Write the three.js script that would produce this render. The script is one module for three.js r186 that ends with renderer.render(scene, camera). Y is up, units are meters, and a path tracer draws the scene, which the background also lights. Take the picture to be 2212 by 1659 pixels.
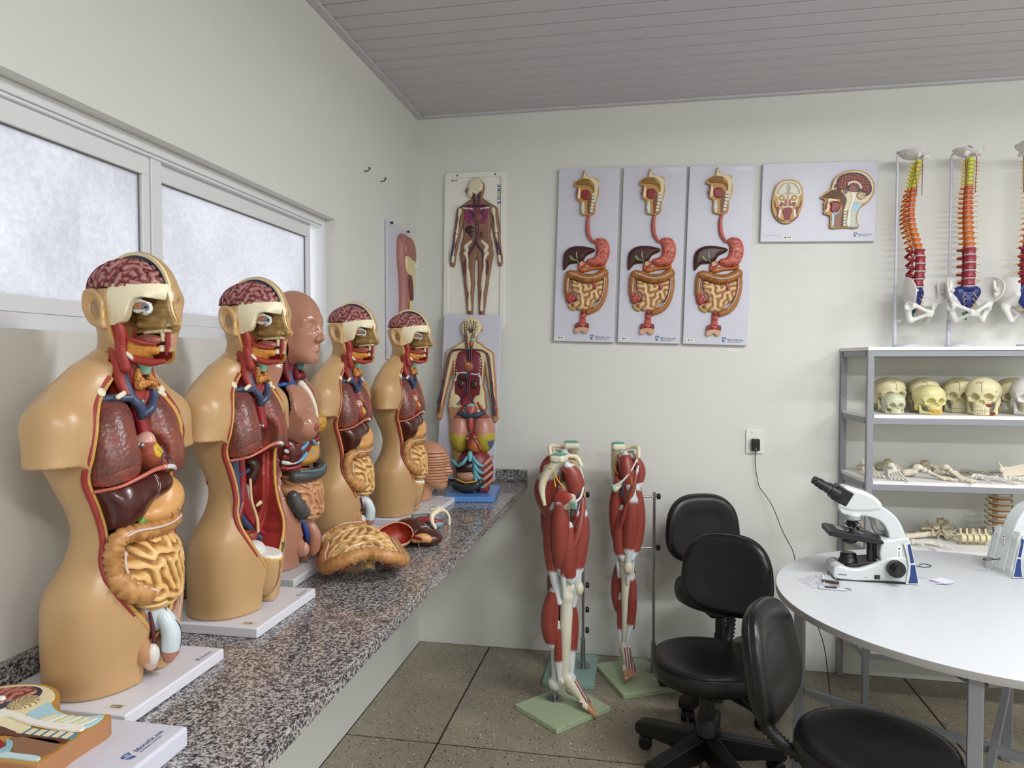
import * as THREE from 'three';
import { RoundedBoxGeometry } from 'three/addons/geometries/RoundedBoxGeometry.js';
import { mergeGeometries } from 'three/addons/utils/BufferGeometryUtils.js';
import { RectAreaLightUniformsLib } from 'three/addons/lights/RectAreaLightUniformsLib.js';

// ---------- camera, sky, lights, exposure ----------
const scene = new THREE.Scene();
const camera = new THREE.PerspectiveCamera(57.2, 2212 / 1659, 0.05, 60);
camera.rotation.order = 'YXZ';
camera.position.set(1.171, 1.5, 3.579);
camera.rotation.set(THREE.MathUtils.degToRad(-1.825), THREE.MathUtils.degToRad(10.577), 0);
const renderer = new THREE.WebGLRenderer({ antialias: true });
renderer.toneMapping = THREE.LinearToneMapping;
renderer.toneMappingExposure = 1.2;
renderer.shadowMap.enabled = true;
RectAreaLightUniformsLib.init();
const SKY = [0.86, 0.87, 0.90], SKY_POWER = 1.62;
scene.background = new THREE.Color().setRGB(SKY[0] * SKY_POWER, SKY[1] * SKY_POWER, SKY[2] * SKY_POWER);
const ROOM = { w: 5.2, h: 2.78, d: 6.6 };
// ceiling luminaires [x, z, length along x, width along z, radiance]
const LAMPS = [[2.4, 2.1, 1.2, 0.16, 60], [4.3, 2.1, 1.2, 0.16, 44], [2.4, 4.6, 1.2, 0.16, 66], [4.3, 4.6, 1.2, 0.16, 66]];
const LAMP_COLOR = new THREE.Color().setRGB(0.975, 0.985, 1.0);

// ---------- helpers ----------
const { PI, sin, cos, min, max, abs, sqrt, hypot, floor, ceil, exp, atan2, round } = Math;
const rng = (a) => () => { a |= 0; a = (a + 0x6d2b79f5) | 0; let t = Math.imul(a ^ (a >>> 15), 1 | a); t = (t + Math.imul(t ^ (t >>> 7), 61 | t)) ^ t; return ((t ^ (t >>> 14)) >>> 0) / 4294967296; };
const V = (x = 0, y = 0, z = 0) => new THREE.Vector3(x, y, z);
const lerp = (a, b, t) => a + (b - a) * t;
const clamp = (x, a = 0, b = 1) => (x < a ? a : x > b ? b : x);
const sstep = (a, b, x) => { const t = clamp((x - a) / (b - a)); return t * t * (3 - 2 * t); };
const hex = (h) => { const c = new THREE.Color(h); return [c.r, c.g, c.b]; };
const mix = (a, b, t) => [lerp(a[0], b[0], t), lerp(a[1], b[1], t), lerp(a[2], b[2], t)];
// value noise
const NP = (() => { const r = rng(7), p = new Float32Array(4096); for (let i = 0; i < 4096; i++) p[i] = r(); return p; })();
const hsh = (x, y, z) => NP[(Math.imul(x, 73856093) ^ Math.imul(y, 19349663) ^ Math.imul(z, 83492791)) >>> 0 & 4095];
function noise(x, y, z = 0) {
  const i = floor(x), j = floor(y), k = floor(z); let u = x - i, v = y - j, w = z - k;
  u = u * u * (3 - 2 * u); v = v * v * (3 - 2 * v); w = w * w * (3 - 2 * w);
  const a = lerp(lerp(hsh(i, j, k), hsh(i + 1, j, k), u), lerp(hsh(i, j + 1, k), hsh(i + 1, j + 1, k), u), v);
  const b = lerp(lerp(hsh(i, j, k + 1), hsh(i + 1, j, k + 1), u), lerp(hsh(i, j + 1, k + 1), hsh(i + 1, j + 1, k + 1), u), v);
  return lerp(a, b, w);
}
const fbm = (x, y, z = 0) => (noise(x, y, z) + 0.5 * noise(2.1 * x, 2.1 * y, 2.1 * z + 5) + 0.25 * noise(4.3 * x, 4.3 * y, 4.3 * z + 9)) / 1.75;
// cells: distance to the nearest and the second nearest feature point
function cells(x, y, z) {
  const i = floor(x), j = floor(y), k = floor(z); let d1 = 9, d2 = 9;
  for (let a = -1; a < 2; a++) for (let b = -1; b < 2; b++) for (let c = -1; c < 2; c++) {
    const p = i + a, q = j + b, r = k + c, dx = p + hsh(p, q, r) - x, dy = q + hsh(p + 31, q, r) - y, dz = r + hsh(p, q + 57, r) - z, d = dx * dx + dy * dy + dz * dz;
    if (d < d1) { d2 = d1; d1 = d; } else if (d < d2) d2 = d;
  }
  return [sqrt(d1), sqrt(d2)];
}
// labyrinth of winding ridges, periodic, in -1..1; used for coils of gut and folds of brain
function labyrinth(seed, N, r1, r2, steps = 14, bias = 0, soft = 1) {
  const r = rng(seed); let f = new Float32Array(N * N).map(() => r() * 2 - 1);
  const blur = (s, rad) => { let a = s; for (let pass = 0; pass < 2; pass++) { const h = new Float32Array(N * N), v = new Float32Array(N * N), w = 2 * rad + 1;
    for (let y = 0; y < N; y++) { let t = 0; for (let x = -rad; x <= rad; x++) t += a[y * N + ((x + N) % N)]; for (let x = 0; x < N; x++) { h[y * N + x] = t / w; t += a[y * N + ((x + rad + 1) % N)] - a[y * N + ((x - rad + N) % N)]; } }
    for (let x = 0; x < N; x++) { let t = 0; for (let y = -rad; y <= rad; y++) t += h[((y + N) % N) * N + x]; for (let y = 0; y < N; y++) { v[y * N + x] = t / w; t += h[((y + rad + 1) % N) * N + x] - h[((y - rad + N) % N) * N + x]; } }
    a = v; } return a; };
  for (let i = 0; i < steps; i++) { const a = blur(f, r1), b = blur(f, r2); for (let k = 0; k < f.length; k++) f[k] = Math.tanh(9 * (a[k] - b[k]) + bias); }
  f = blur(f, soft);
  return (u, v) => { u = (u - floor(u)) * N; v = (v - floor(v)) * N; const i = floor(u), j = floor(v), a = u - i, b = v - j, i1 = (i + 1) % N, j1 = (j + 1) % N, i0 = i % N, j0 = j % N;
    return lerp(lerp(f[j0 * N + i0], f[j0 * N + i1], a), lerp(f[j1 * N + i0], f[j1 * N + i1], a), b); };
}
// signed distances
const smin = (a, b, k) => { const h = max(k - abs(a - b), 0) / k; return min(a, b) - h * h * k * 0.25; };
const smax = (a, b, k) => -smin(-a, -b, k);
const ell = (x, y, z, c, r) => { const dx = (x - c[0]) / r[0], dy = (y - c[1]) / r[1], dz = (z - c[2]) / r[2], k0 = sqrt(dx * dx + dy * dy + dz * dz), ex = dx / r[0], ey = dy / r[1], ez = dz / r[2], k1 = sqrt(ex * ex + ey * ey + ez * ez); return k1 < 1e-9 ? -min(r[0], r[1], r[2]) : k0 * (k0 - 1) / k1; };
const cap = (x, y, z, a, b, ra, rb = ra) => { const bx = b[0] - a[0], by = b[1] - a[1], bz = b[2] - a[2], px = x - a[0], py = y - a[1], pz = z - a[2]; const h = clamp((px * bx + py * by + pz * bz) / (bx * bx + by * by + bz * bz)); return hypot(px - bx * h, py - by * h, pz - bz * h) - lerp(ra, rb, h); };
const boxd = (x, y, z, c, h, r = 0) => { const qx = abs(x - c[0]) - h[0] + r, qy = abs(y - c[1]) - h[1] + r, qz = abs(z - c[2]) - h[2] + r; return hypot(max(qx, 0), max(qy, 0), max(qz, 0)) + min(max(qx, qy, qz), 0) - r; };
const chain = (x, y, z, pts, k = 0) => { let d = 9; for (let i = 0; i + 1 < pts.length; i++) { const c = cap(x, y, z, pts[i], pts[i + 1], pts[i][3], pts[i + 1][3]); d = k ? smin(d, c, k) : min(d, c); } return d; };
// signed distance to a closed polygon in the plane (inside negative)
function poly(x, y, P) { let d = 1e9, s = 1; for (let i = 0, j = P.length - 1; i < P.length; j = i++) { const ax = P[i][0], ay = P[i][1], ex = P[j][0] - ax, ey = P[j][1] - ay, wx = x - ax, wy = y - ay, t = clamp((wx * ex + wy * ey) / (ex * ex + ey * ey)), bx = wx - ex * t, by = wy - ey * t; d = min(d, bx * bx + by * by); const c1 = y >= ay, c2 = y < P[j][1], c3 = ex * wy > ey * wx; if ((c1 && c2 && c3) || (!c1 && !c2 && !c3)) s = -s; } return s * sqrt(d); }
const smooth = (P, n = 6, closed = true) => new THREE.CatmullRomCurve3(P.map((p) => V(p[0], p[1], p[2] || 0)), closed, 'centripetal').getPoints(P.length * n).slice(0, closed ? -1 : undefined).map((p) => [p.x, p.y, p.z]);
// smooth table lookup: rows of [key, ...values]
const table = (rows) => (t) => { let i = 0; while (i < rows.length - 2 && t > rows[i + 1][0]) i++; const a = rows[i], b = rows[i + 1], u = clamp((t - a[0]) / (b[0] - a[0])), p = rows[max(i - 1, 0)], q = rows[min(i + 2, rows.length - 1)], out = []; const h = b[0] - a[0];
  for (let k = 1; k < a.length; k++) { const m0 = i ? (b[k] - p[k]) / (b[0] - p[0]) * h : b[k] - a[k], m1 = i < rows.length - 2 ? (q[k] - a[k]) / (q[0] - a[0]) * h : b[k] - a[k], u2 = u * u, u3 = u2 * u; out.push((2 * u3 - 3 * u2 + 1) * a[k] + (u3 - 2 * u2 + u) * m0 + (3 * u2 - 2 * u3) * b[k] + (u3 - u2) * m1); } return out; };
// surface of a signed distance field (surface nets); col(x, y, z) colours the vertices
function iso(lo, hi, h, f, col) {
  const nx = ceil((hi[0] - lo[0]) / h) + 1, ny = ceil((hi[1] - lo[1]) / h) + 1, nz = ceil((hi[2] - lo[2]) / h) + 1, g = new Float32Array(nx * ny * nz), B = 4, at = (i, j, k) => (k * ny + j) * nx + i;
  for (let k = 0; k < nz; k += B) for (let j = 0; j < ny; j += B) for (let i = 0; i < nx; i += B) {
    const c = f(lo[0] + (i + 1.5) * h, lo[1] + (j + 1.5) * h, lo[2] + (k + 1.5) * h), far = abs(c) > h * 7, K = min(k + B, nz), J = min(j + B, ny), I = min(i + B, nx);
    for (let c3 = k; c3 < K; c3++) for (let c2 = j; c2 < J; c2++) for (let c1 = i; c1 < I; c1++) { let v = far ? c : f(lo[0] + c1 * h, lo[1] + c2 * h, lo[2] + c3 * h); if (c1 === 0 || c2 === 0 || c3 === 0 || c1 === nx - 1 || c2 === ny - 1 || c3 === nz - 1) v = max(v, h * 0.05); g[at(c1, c2, c3)] = v; }
  }
  const id = new Int32Array(nx * ny * nz).fill(-1), P = [], F = [], C = [];
  for (let k = 0; k < nz - 1; k++) for (let j = 0; j < ny - 1; j++) for (let i = 0; i < nx - 1; i++) {
    const v = [g[at(i, j, k)], g[at(i + 1, j, k)], g[at(i, j + 1, k)], g[at(i + 1, j + 1, k)], g[at(i, j, k + 1)], g[at(i + 1, j, k + 1)], g[at(i, j + 1, k + 1)], g[at(i + 1, j + 1, k + 1)]];
    let m = 0; for (let a = 0; a < 8; a++) if (v[a] < 0) m |= 1 << a; if (m === 0 || m === 255) continue;
    let x = 0, y = 0, z = 0, n = 0; for (let a = 0; a < 8; a++) for (let b = 1; b < 8; b <<= 1) { const c = a | b; if (c === a || (v[a] < 0) === (v[c] < 0)) continue; const t = v[a] / (v[a] - v[c]); x += (a & 1) + (b === 1 ? t : 0); y += (a >> 1 & 1) + (b === 2 ? t : 0); z += (a >> 2) + (b === 4 ? t : 0); n++; }
    id[at(i, j, k)] = P.length / 3; const X = lo[0] + (i + x / n) * h, Y = lo[1] + (j + y / n) * h, Z = lo[2] + (k + z / n) * h; P.push(X, Y, Z); if (col) { const c = col(X, Y, Z); C.push(c[0], c[1], c[2]); }
  }
  const quad = (a, b, c, d, flip) => { if (a < 0 || b < 0 || c < 0 || d < 0) return; flip ? F.push(a, c, b, a, d, c) : F.push(a, b, c, a, c, d); };
  for (let k = 1; k < nz - 1; k++) for (let j = 1; j < ny - 1; j++) for (let i = 1; i < nx - 1; i++) {
    const s = g[at(i, j, k)] < 0;
    if (s !== g[at(i + 1, j, k)] < 0) quad(id[at(i, j - 1, k - 1)], id[at(i, j, k - 1)], id[at(i, j, k)], id[at(i, j - 1, k)], !s);
    if (s !== g[at(i, j + 1, k)] < 0) quad(id[at(i - 1, j, k - 1)], id[at(i - 1, j, k)], id[at(i, j, k)], id[at(i, j, k - 1)], !s);
    if (s !== g[at(i, j, k + 1)] < 0) quad(id[at(i - 1, j - 1, k)], id[at(i, j - 1, k)], id[at(i, j, k)], id[at(i - 1, j, k)], !s);
  }
  const geo = new THREE.BufferGeometry(); geo.setAttribute('position', new THREE.Float32BufferAttribute(P, 3)); if (col) geo.setAttribute('color', new THREE.Float32BufferAttribute(C, 3)); geo.setIndex(F); geo.computeVertexNormals(); return geo;
}
// a tube through points [x, y, z] with one radius or a radius per point (as 4th entry)
function tube(pts, r = 0.003, seg = 0, sides = 7, closed = false) {
  const c = new THREE.CatmullRomCurve3(pts.map((p) => V(...p.slice(0, 3))), closed, 'centripetal'), n = seg || max(6, pts.length * 4), g = new THREE.TubeGeometry(c, n, 1, sides, closed), a = g.attributes.position, no = g.attributes.normal, per = pts[0].length > 3, m = closed ? pts.length : pts.length - 1;
  for (let i = 0; i <= n; i++) { const t = i / n, u = c.getUtoTmapping(t) * m, k = min(floor(u), m - 1), rr = per ? lerp(pts[k][3], pts[(k + 1) % pts.length][3], u - k) : r; for (let j = 0; j <= sides; j++) { const q = i * (sides + 1) + j, N = [no.getX(q), no.getY(q), no.getZ(q)]; a.setXYZ(q, a.getX(q) - N[0] * (1 - rr), a.getY(q) - N[1] * (1 - rr), a.getZ(q) - N[2] * (1 - rr)); } }
  if (closed) return g;
  const caps = [0, n].map((i) => { const rr = per ? pts[i ? pts.length - 1 : 0][3] : r, s = new THREE.SphereGeometry(rr, sides, 5), p = pts[i ? pts.length - 1 : 0]; s.translate(p[0], p[1], p[2]); return s; });
  return mergeGeometries([g, ...caps]);
}
const merge = (list) => mergeGeometries(list.map((g) => { const o = g.index ? g.toNonIndexed() : g.clone(); for (const k of Object.keys(o.attributes)) if (!['position', 'normal', 'uv'].includes(k)) o.deleteAttribute(k); if (!o.attributes.uv) o.setAttribute('uv', new THREE.Float32BufferAttribute(new Float32Array(o.attributes.position.count * 2), 2)); return o; }));
const rbox = (w, h, d, r = 0.003, at = [0, 0, 0], seg = 2) => new RoundedBoxGeometry(w, h, d, seg, min(r, w / 2.01, h / 2.01, d / 2.01)).translate(...at);
const box = (w, h, d, at = [0, 0, 0]) => new THREE.BoxGeometry(w, h, d).translate(...at);
const cyl = (r0, r1, h, at = [0, 0, 0], n = 24) => new THREE.CylinderGeometry(r1, r0, h, n).translate(...at);
const lathe = (p, n = 32) => new THREE.LatheGeometry(p.map((q) => new THREE.Vector2(q[0], q[1])), n);
const between = (g, a, b) => { const d = V(...b).sub(V(...a)); g.applyQuaternion(new THREE.Quaternion().setFromUnitVectors(V(0, 1, 0), d.clone().normalize())); return g.translate((a[0] + b[0]) / 2, (a[1] + b[1]) / 2, (a[2] + b[2]) / 2); };
const rod = (a, b, r, n = 16) => between(new THREE.CylinderGeometry(r, r, V(...a).distanceTo(V(...b)), n), a, b);
const shape = (P, holes = []) => { const s = new THREE.Shape(P.map((p) => new THREE.Vector2(p[0], p[1]))); for (const h of holes) s.holes.push(new THREE.Path(h.map((p) => new THREE.Vector2(p[0], p[1])))); return s; };
const extr = (P, d, bev = 0.001, holes) => new THREE.ExtrudeGeometry(shape(P, holes), { depth: d, bevelEnabled: bev > 0, bevelSize: bev, bevelThickness: bev, bevelSegments: 2, curveSegments: 8 });
const rrect = (w, h, r, n = 6) => { const P = []; for (const [cx, cy, a] of [[w / 2 - r, h / 2 - r, 0], [-w / 2 + r, h / 2 - r, 1], [-w / 2 + r, -h / 2 + r, 2], [w / 2 - r, -h / 2 + r, 3]]) for (let i = 0; i <= n; i++) P.push([cx + r * cos((a + i / n) * PI / 2), cy + r * sin((a + i / n) * PI / 2)]); return P; };
// materials
const mat = (c, rough = 0.5, more = {}) => new THREE.MeshPhysicalMaterial({ color: typeof c === 'string' ? c : new THREE.Color().setRGB(...c), roughness: rough, ...more });
const VC = mat('#ffffff', 0.33, { vertexColors: true }), VCM = mat('#ffffff', 0.6, { vertexColors: true });
const MATS = {}; const M = (c, rough = 0.4) => (MATS[c + rough] ||= mat(c, rough));
function canvas(w, h, draw, opt = {}) { const c = document.createElement('canvas'); c.width = w; c.height = h; draw(c.getContext('2d'), w, h); const t = new THREE.CanvasTexture(c); t.colorSpace = THREE.SRGBColorSpace; t.anisotropy = 8; Object.assign(t, opt); return t; }
function dataTex(N, px, srgb = true, W = N) { const d = new Uint8Array(W * N * 4); for (let y = 0; y < N; y++) for (let x = 0; x < W; x++) { const c = px(x / W, y / N, x, y), o = (y * W + x) * 4; d[o] = clamp(c[0], 0, 255); d[o + 1] = clamp(c[1], 0, 255); d[o + 2] = clamp(c[2], 0, 255); d[o + 3] = 255; } const t = new THREE.DataTexture(d, W, N); t.wrapS = t.wrapT = THREE.RepeatWrapping; t.magFilter = THREE.LinearFilter; t.minFilter = THREE.LinearMipmapLinearFilter; t.generateMipmaps = true; if (srgb) t.colorSpace = THREE.SRGBColorSpace; t.needsUpdate = true; return t; }
// uv in metres from position and normal
function metre(g, s = 1, off = [0, 0, 0]) { const p = g.attributes.position, n = g.attributes.normal, uv = new Float32Array(p.count * 2); for (let i = 0; i < p.count; i++) { const x = p.getX(i) + off[0], y = p.getY(i) + off[1], z = p.getZ(i) + off[2], ax = abs(n.getX(i)), ay = abs(n.getY(i)), az = abs(n.getZ(i)); const [u, v] = ay >= ax && ay >= az ? [x, z] : ax > az ? [z, y] : [x, y]; uv[2 * i] = u / s; uv[2 * i + 1] = v / s; } g.setAttribute('uv', new THREE.BufferAttribute(uv, 2)); return g; }
// scene graph
const NAMES = {};
const numbered = (n) => { const k = (NAMES[n] = (NAMES[n] ?? -1) + 1); return k ? `${n}_${String(k).padStart(3, '0')}` : n; };
function mesh(name, geo, m, parent) { const o = new THREE.Mesh(geo, m); o.castShadow = o.receiveShadow = true; if (parent) { const used = parent.children.filter((c) => c.userData.base === name).length; o.name = used ? `${name}_${String(used).padStart(3, '0')}` : name; o.userData.base = name; parent.add(o); } else { o.name = numbered(name); scene.add(o); } return o; }
function group(name, pos = [0, 0, 0], ry = 0) { const o = new THREE.Group(); o.name = numbered(name); o.position.set(...pos); o.rotation.y = ry; scene.add(o); return o; }
function part(name, parent) { const o = new THREE.Group(); o.name = name; parent.add(o); return o; }
function tag(o, label, category, grp) { o.userData.label = label; o.userData.category = category; if (grp) o.userData.group = grp; return o; }
function copy(o, name, pos, ry, label, grp) { const c = o.clone(); c.name = numbered(name); c.userData = { ...o.userData }; scene.add(c); c.position.set(...pos); c.rotation.y = ry; if (label) c.userData.label = label; if (grp) c.userData.group = grp; return c; }
const struct = (o) => { o.userData.kind = 'structure'; return o; };

// ---------- the room ----------
const mirror = (t) => { t.wrapS = t.wrapT = THREE.MirroredRepeatWrapping; return t; };
const wallBump = mirror(dataTex(512, (u, v) => { const t = 128 + 70 * (noise(u * 90, v * 90) - 0.5) + 60 * (noise(u * 22, v * 22, 3) - 0.5); return [t, t, t]; }, false));
const wallTone = mirror(dataTex(1024, (u, v) => { const t = 1 - 0.012 * fbm(u * 5, v * 5, 4) - (noise(u * 130, v * 130, 2) > 0.985 ? 0.04 : 0); return [222 * t, 223 * t, 217 * t]; }));
const wallMat = mat('#ffffff', 0.6, { map: wallTone, bumpMap: wallBump, bumpScale: 0.0012 });
const T = 0.16;
{
  const H = ROOM.h + 0.1, wy0 = 1.563, wy1 = 2.047, wz0 = 1.019, wz1 = 3.3;
  const wl = [box(T, H, wz0, [-T / 2, H / 2, wz0 / 2]), box(T, H, ROOM.d - wz1, [-T / 2, H / 2, (ROOM.d + wz1) / 2]), box(T, wy0, wz1 - wz0, [-T / 2, wy0 / 2, (wz0 + wz1) / 2]), box(T, H - wy1, wz1 - wz0, [-T / 2, (H + wy1) / 2, (wz0 + wz1) / 2])];
  struct(mesh('wall_left', metre(merge(wl), 2), wallMat));
  struct(mesh('wall_back', metre(box(ROOM.w + 2 * T, H, T, [ROOM.w / 2, H / 2, -T / 2]), 2), wallMat));
  struct(mesh('wall_right', metre(box(T, H, ROOM.d, [ROOM.w + T / 2, H / 2, ROOM.d / 2]), 2), wallMat));
  struct(mesh('wall_front', metre(box(ROOM.w + 2 * T, H, T, [ROOM.w / 2, H / 2, ROOM.d + T / 2]), 2), wallMat));
}
// floor: terrazzo slabs with dark joint strips between
const terrazzo = dataTex(1024, (() => { const r = rng(5), N = 1024, buf = new Float32Array(N * N * 3); for (let i = 0; i < N * N; i++) { const t = 0.93 + 0.1 * r(); buf[3 * i] = 158 * t; buf[3 * i + 1] = 149 * t; buf[3 * i + 2] = 130 * t; }
  for (let k = 0; k < 5200; k++) { const cx = r() * N, cy = r() * N, s = 0.9 + 3.6 * r() * r(), e = 0.6 + 0.8 * r(), q = r(), c = q < 0.42 ? [58, 50, 44] : q < 0.66 ? [96, 84, 70] : q < 0.86 ? [202, 194, 178] : [226, 222, 210]; for (let y = -6; y <= 6; y++) for (let x = -6; x <= 6; x++) if ((x * x) * e + (y * y) / e < s * s) { const o = ((((cy + y) & 1023) << 10) + ((cx + x) & 1023)) * 3; buf[o] = c[0]; buf[o + 1] = c[1]; buf[o + 2] = c[2]; } }
  return (u, v, x, y) => { const o = (y * N + x) * 3, t = 0.86 + 0.24 * fbm(u * 5, v * 5, 2); return [buf[o] * t, buf[o + 1] * t, buf[o + 2] * t]; }; })());
{
  const fl = struct(group('floor')), strip = M('#26231f', 0.6), fm = mat('#ffffff', 0.34, { map: terrazzo });
  mesh('joint_strip', box(ROOM.w + 2 * T, 0.1, ROOM.d + 2 * T, [ROOM.w / 2, -0.0525, ROOM.d / 2]), strip, fl);
  const xs = [0, 0.383, 1.388, 2.392, 3.396, 4.4, ROOM.w], zs = [0, 0.957, 1.957, 2.957, 3.957, 4.957, 5.957, ROOM.d];
  for (let i = 0; i < xs.length - 1; i++) for (let j = 0; j < zs.length - 1; j++) { const w = xs[i + 1] - xs[i] - 0.008, d = zs[j + 1] - zs[j] - 0.008; mesh('terrazzo_slab', metre(rbox(w, 0.05, d, 0.001, [(xs[i] + xs[i + 1]) / 2, -0.025, (zs[j] + zs[j + 1]) / 2], 1), 1.0, [i * 0.37, 0, j * 0.59]), fm, fl); }
}
// ceiling: long plastic planks with shadow joints and a moulding round the edge
{
  const ce = struct(group('ceiling')), pm = mat([0.56, 0.545, 0.59], 0.42), y = ROOM.h, pw = 0.0965;
  const prof = [[0.0012, 0], [0.004, -0.004], [pw - 0.0095, -0.004], [pw - 0.0085, 0.007], [pw - 0.0005, 0.007], [pw - 0.0005, 0.01], [0.0012, 0.01]];
  const pg = new THREE.ExtrudeGeometry(shape(prof), { depth: ROOM.w - 0.002, bevelEnabled: false }); pg.rotateY(PI / 2); // shape x -> -z
  for (let k = 0; k * pw < ROOM.d - 0.02; k++) mesh('ceiling_plank', pg, pm, ce).position.set(0.001, y, 0.02 + (k + 1) * pw);
  mesh('backing', box(ROOM.w + 2 * T, 0.08, ROOM.d + 2 * T, [ROOM.w / 2, y + 0.055, ROOM.d / 2]), M('#2a282a', 0.9), ce);
  struct(mesh('trim_1', rbox(0.034, 0.012, ROOM.d, 0.003, [0.017, y - 0.009, ROOM.d / 2]), pm));
  struct(mesh('trim_2', rbox(ROOM.w - 0.036, 0.012, 0.03, 0.003, [ROOM.w / 2 + 0.018, y - 0.009, 0.015]), pm));
}
// sliding aluminium window with frosted panes
{
  const w = struct(group('window_1')), al = mat('#dfe1e4', 0.32), gl = dataTex(512, (u, v) => { const t = 0.9 + 0.1 * fbm(u * 5, v * 5, 1) + 0.05 * (noise(u * 160, v * 160, 6) - 0.5); return [230 * t, 231 * t, 234 * t]; });
  const glass = new THREE.MeshPhysicalMaterial({ map: gl, roughness: 0.93, transmission: 1, thickness: 0, ior: 1.4 }), sealMat = M('#6e7072', 0.7);
  const y0 = 1.563, y1 = 2.047, z0 = 1.019, z1 = 3.3;
  const bar = (n, x0, x1, ya, yb, za, zb, m = al, r = 0.002) => mesh(n, rbox(x1 - x0, yb - ya, zb - za, r, [(x0 + x1) / 2, (ya + yb) / 2, (za + zb) / 2]), m, w);
  bar('outer_frame', -0.115, -0.04, y1 - 0.026, y1, z0, z1); bar('outer_frame', -0.115, -0.04, y0, y0 + 0.034, z0, z1); bar('outer_frame', -0.115, -0.04, y0 + 0.034, y1 - 0.026, z0, z0 + 0.03); bar('outer_frame', -0.115, -0.04, y0 + 0.034, y1 - 0.026, z1 - 0.03, z1);
  bar('track', -0.075, -0.046, y1 - 0.034, y1 - 0.026, z0 + 0.03, z1 - 0.03, al); bar('mullion', -0.1, -0.052, y0 + 0.034, y1 - 0.026, 1.945, 1.985);
  const sash = (za, zb, x) => { // four members and a pane
    const t = 0.024, ya = y0 + 0.036, yb = y1 - 0.03; bar('sash_rail', x - t, x, yb - 0.05, yb, za, zb); bar('sash_rail', x - t, x, ya, ya + 0.034, za, zb); bar('sash_stile', x - t, x, ya + 0.034, yb - 0.05, za, za + 0.026); bar('sash_stile', x - t, x, ya + 0.034, yb - 0.05, zb - 0.026, zb);
    for (const q of [za + 0.026, zb - 0.0285]) bar('gasket', x - 0.02, x - 0.009, ya + 0.034, yb - 0.05, q, q + 0.0025, sealMat, 0.0005);
    bar('gasket', x - 0.02, x - 0.009, yb - 0.053, yb - 0.05, za + 0.026, zb - 0.026, sealMat, 0.0005);
    const p = mesh('window_pane', metre(box(0.004, yb - ya - 0.08, zb - za - 0.05, [x - 0.014, (ya + yb) / 2 - 0.008, (za + zb) / 2]), 1.1), glass, w); return p; };
  sash(1.094, 1.957, -0.066); sash(1.986, 3.27, -0.056);
  for (const z of [1.9, 1.905]) mesh('latch', rbox(0.008, 0.022, 0.012, 0.003, [-0.06, z === 1.9 ? 1.72 : 1.765, 1.942]), M('#e8e8e8', 0.3), w);
}
// ceiling luminaires: each a housing with a glowing diffuser and a light of the same size
for (const [x, z, l, w, e] of LAMPS) {
  const g = group('ceiling_lamp', [x, ROOM.h, z]); tag(g, `white ceiling batten lamp, ${z < 3 ? 'nearer the' : 'far from the'} back wall and ${x < 3 ? 'nearer the' : 'far from the'} window`, 'lamp', 'ceiling batten lamps');
  mesh('housing', rbox(l + 0.04, 0.05, w + 0.03, 0.008, [0, -0.03, 0]), M('#f2f2f0', 0.4), g);
  mesh('diffuser', rbox(l, 0.075, w, 0.012, [0, -0.0925, 0]), new THREE.MeshStandardMaterial({ color: '#ffffff', emissive: LAMP_COLOR, emissiveIntensity: 3 }), g);
  const a = new THREE.RectAreaLight(LAMP_COLOR, e, l, w); a.position.set(x, ROOM.h - 0.135, z); a.rotation.x = -PI / 2; scene.add(a);
  for (const s of [-1, 1]) { const b = new THREE.RectAreaLight(LAMP_COLOR, e * 0.22, l, 0.07); b.position.set(x, ROOM.h - 0.0925, z + s * (w / 2 + 0.005)); b.rotation.y = s < 0 ? 0 : PI; scene.add(b); const c = new THREE.RectAreaLight(LAMP_COLOR, e * 0.22, w, 0.07); c.position.set(x + s * (l / 2 + 0.005), ROOM.h - 0.0925, z); c.rotation.y = s < 0 ? PI / 2 : -PI / 2; scene.add(c); }
}

// ---------- granite worktop along the window wall ----------
const granite = mirror(dataTex(1024, (() => { const N = 1024; return (u, v) => {
  const a = noise(u * 170, v * 170, 1), b = noise(u * 95, v * 95, 2), c = noise(u * 330, v * 330, 3), w = fbm(u * 5, v * 5, 4), n = 0.4 * a + 0.3 * b + 0.35 * c;
  const light = [188, 184, 180], mid = [122, 118, 118], dark = [52, 51, 58], rose = [118, 92, 86];
  const k = n < 0.5 ? mix(dark, mid, sstep(0.38, 0.5, n)) : mix(mid, light, sstep(0.5, 0.66, n));
  return mix(k, rose, sstep(0.45, 0.75, w) * 0.35 * sstep(0.3, 0.7, noise(u * 60, v * 60, 9))); }; })()));
const graniteMat = mat('#ffffff', 0.12, { map: granite });
const CT = 0.88; // worktop height
{
  const g = tag(group('granite_worktop', [0, CT, 0]), 'long grey speckled granite worktop running along the window wall under the window', 'worktop');
  mesh('slab', metre(rbox(0.585, 0.032, 3.9, 0.003, [0.2935, -0.016, 1.951]), 0.5), graniteMat, g);
  struct(mesh('trim_3', metre(rbox(0.02, 0.062, 3.88, 0.002, [0.0112, CT + 0.0315, 1.962]), 0.5), graniteMat));
  struct(mesh('trim_4', metre(rbox(0.583, 0.062, 0.02, 0.002, [0.2935, CT + 0.0315, 0.0112]), 0.5), graniteMat));
}
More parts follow.
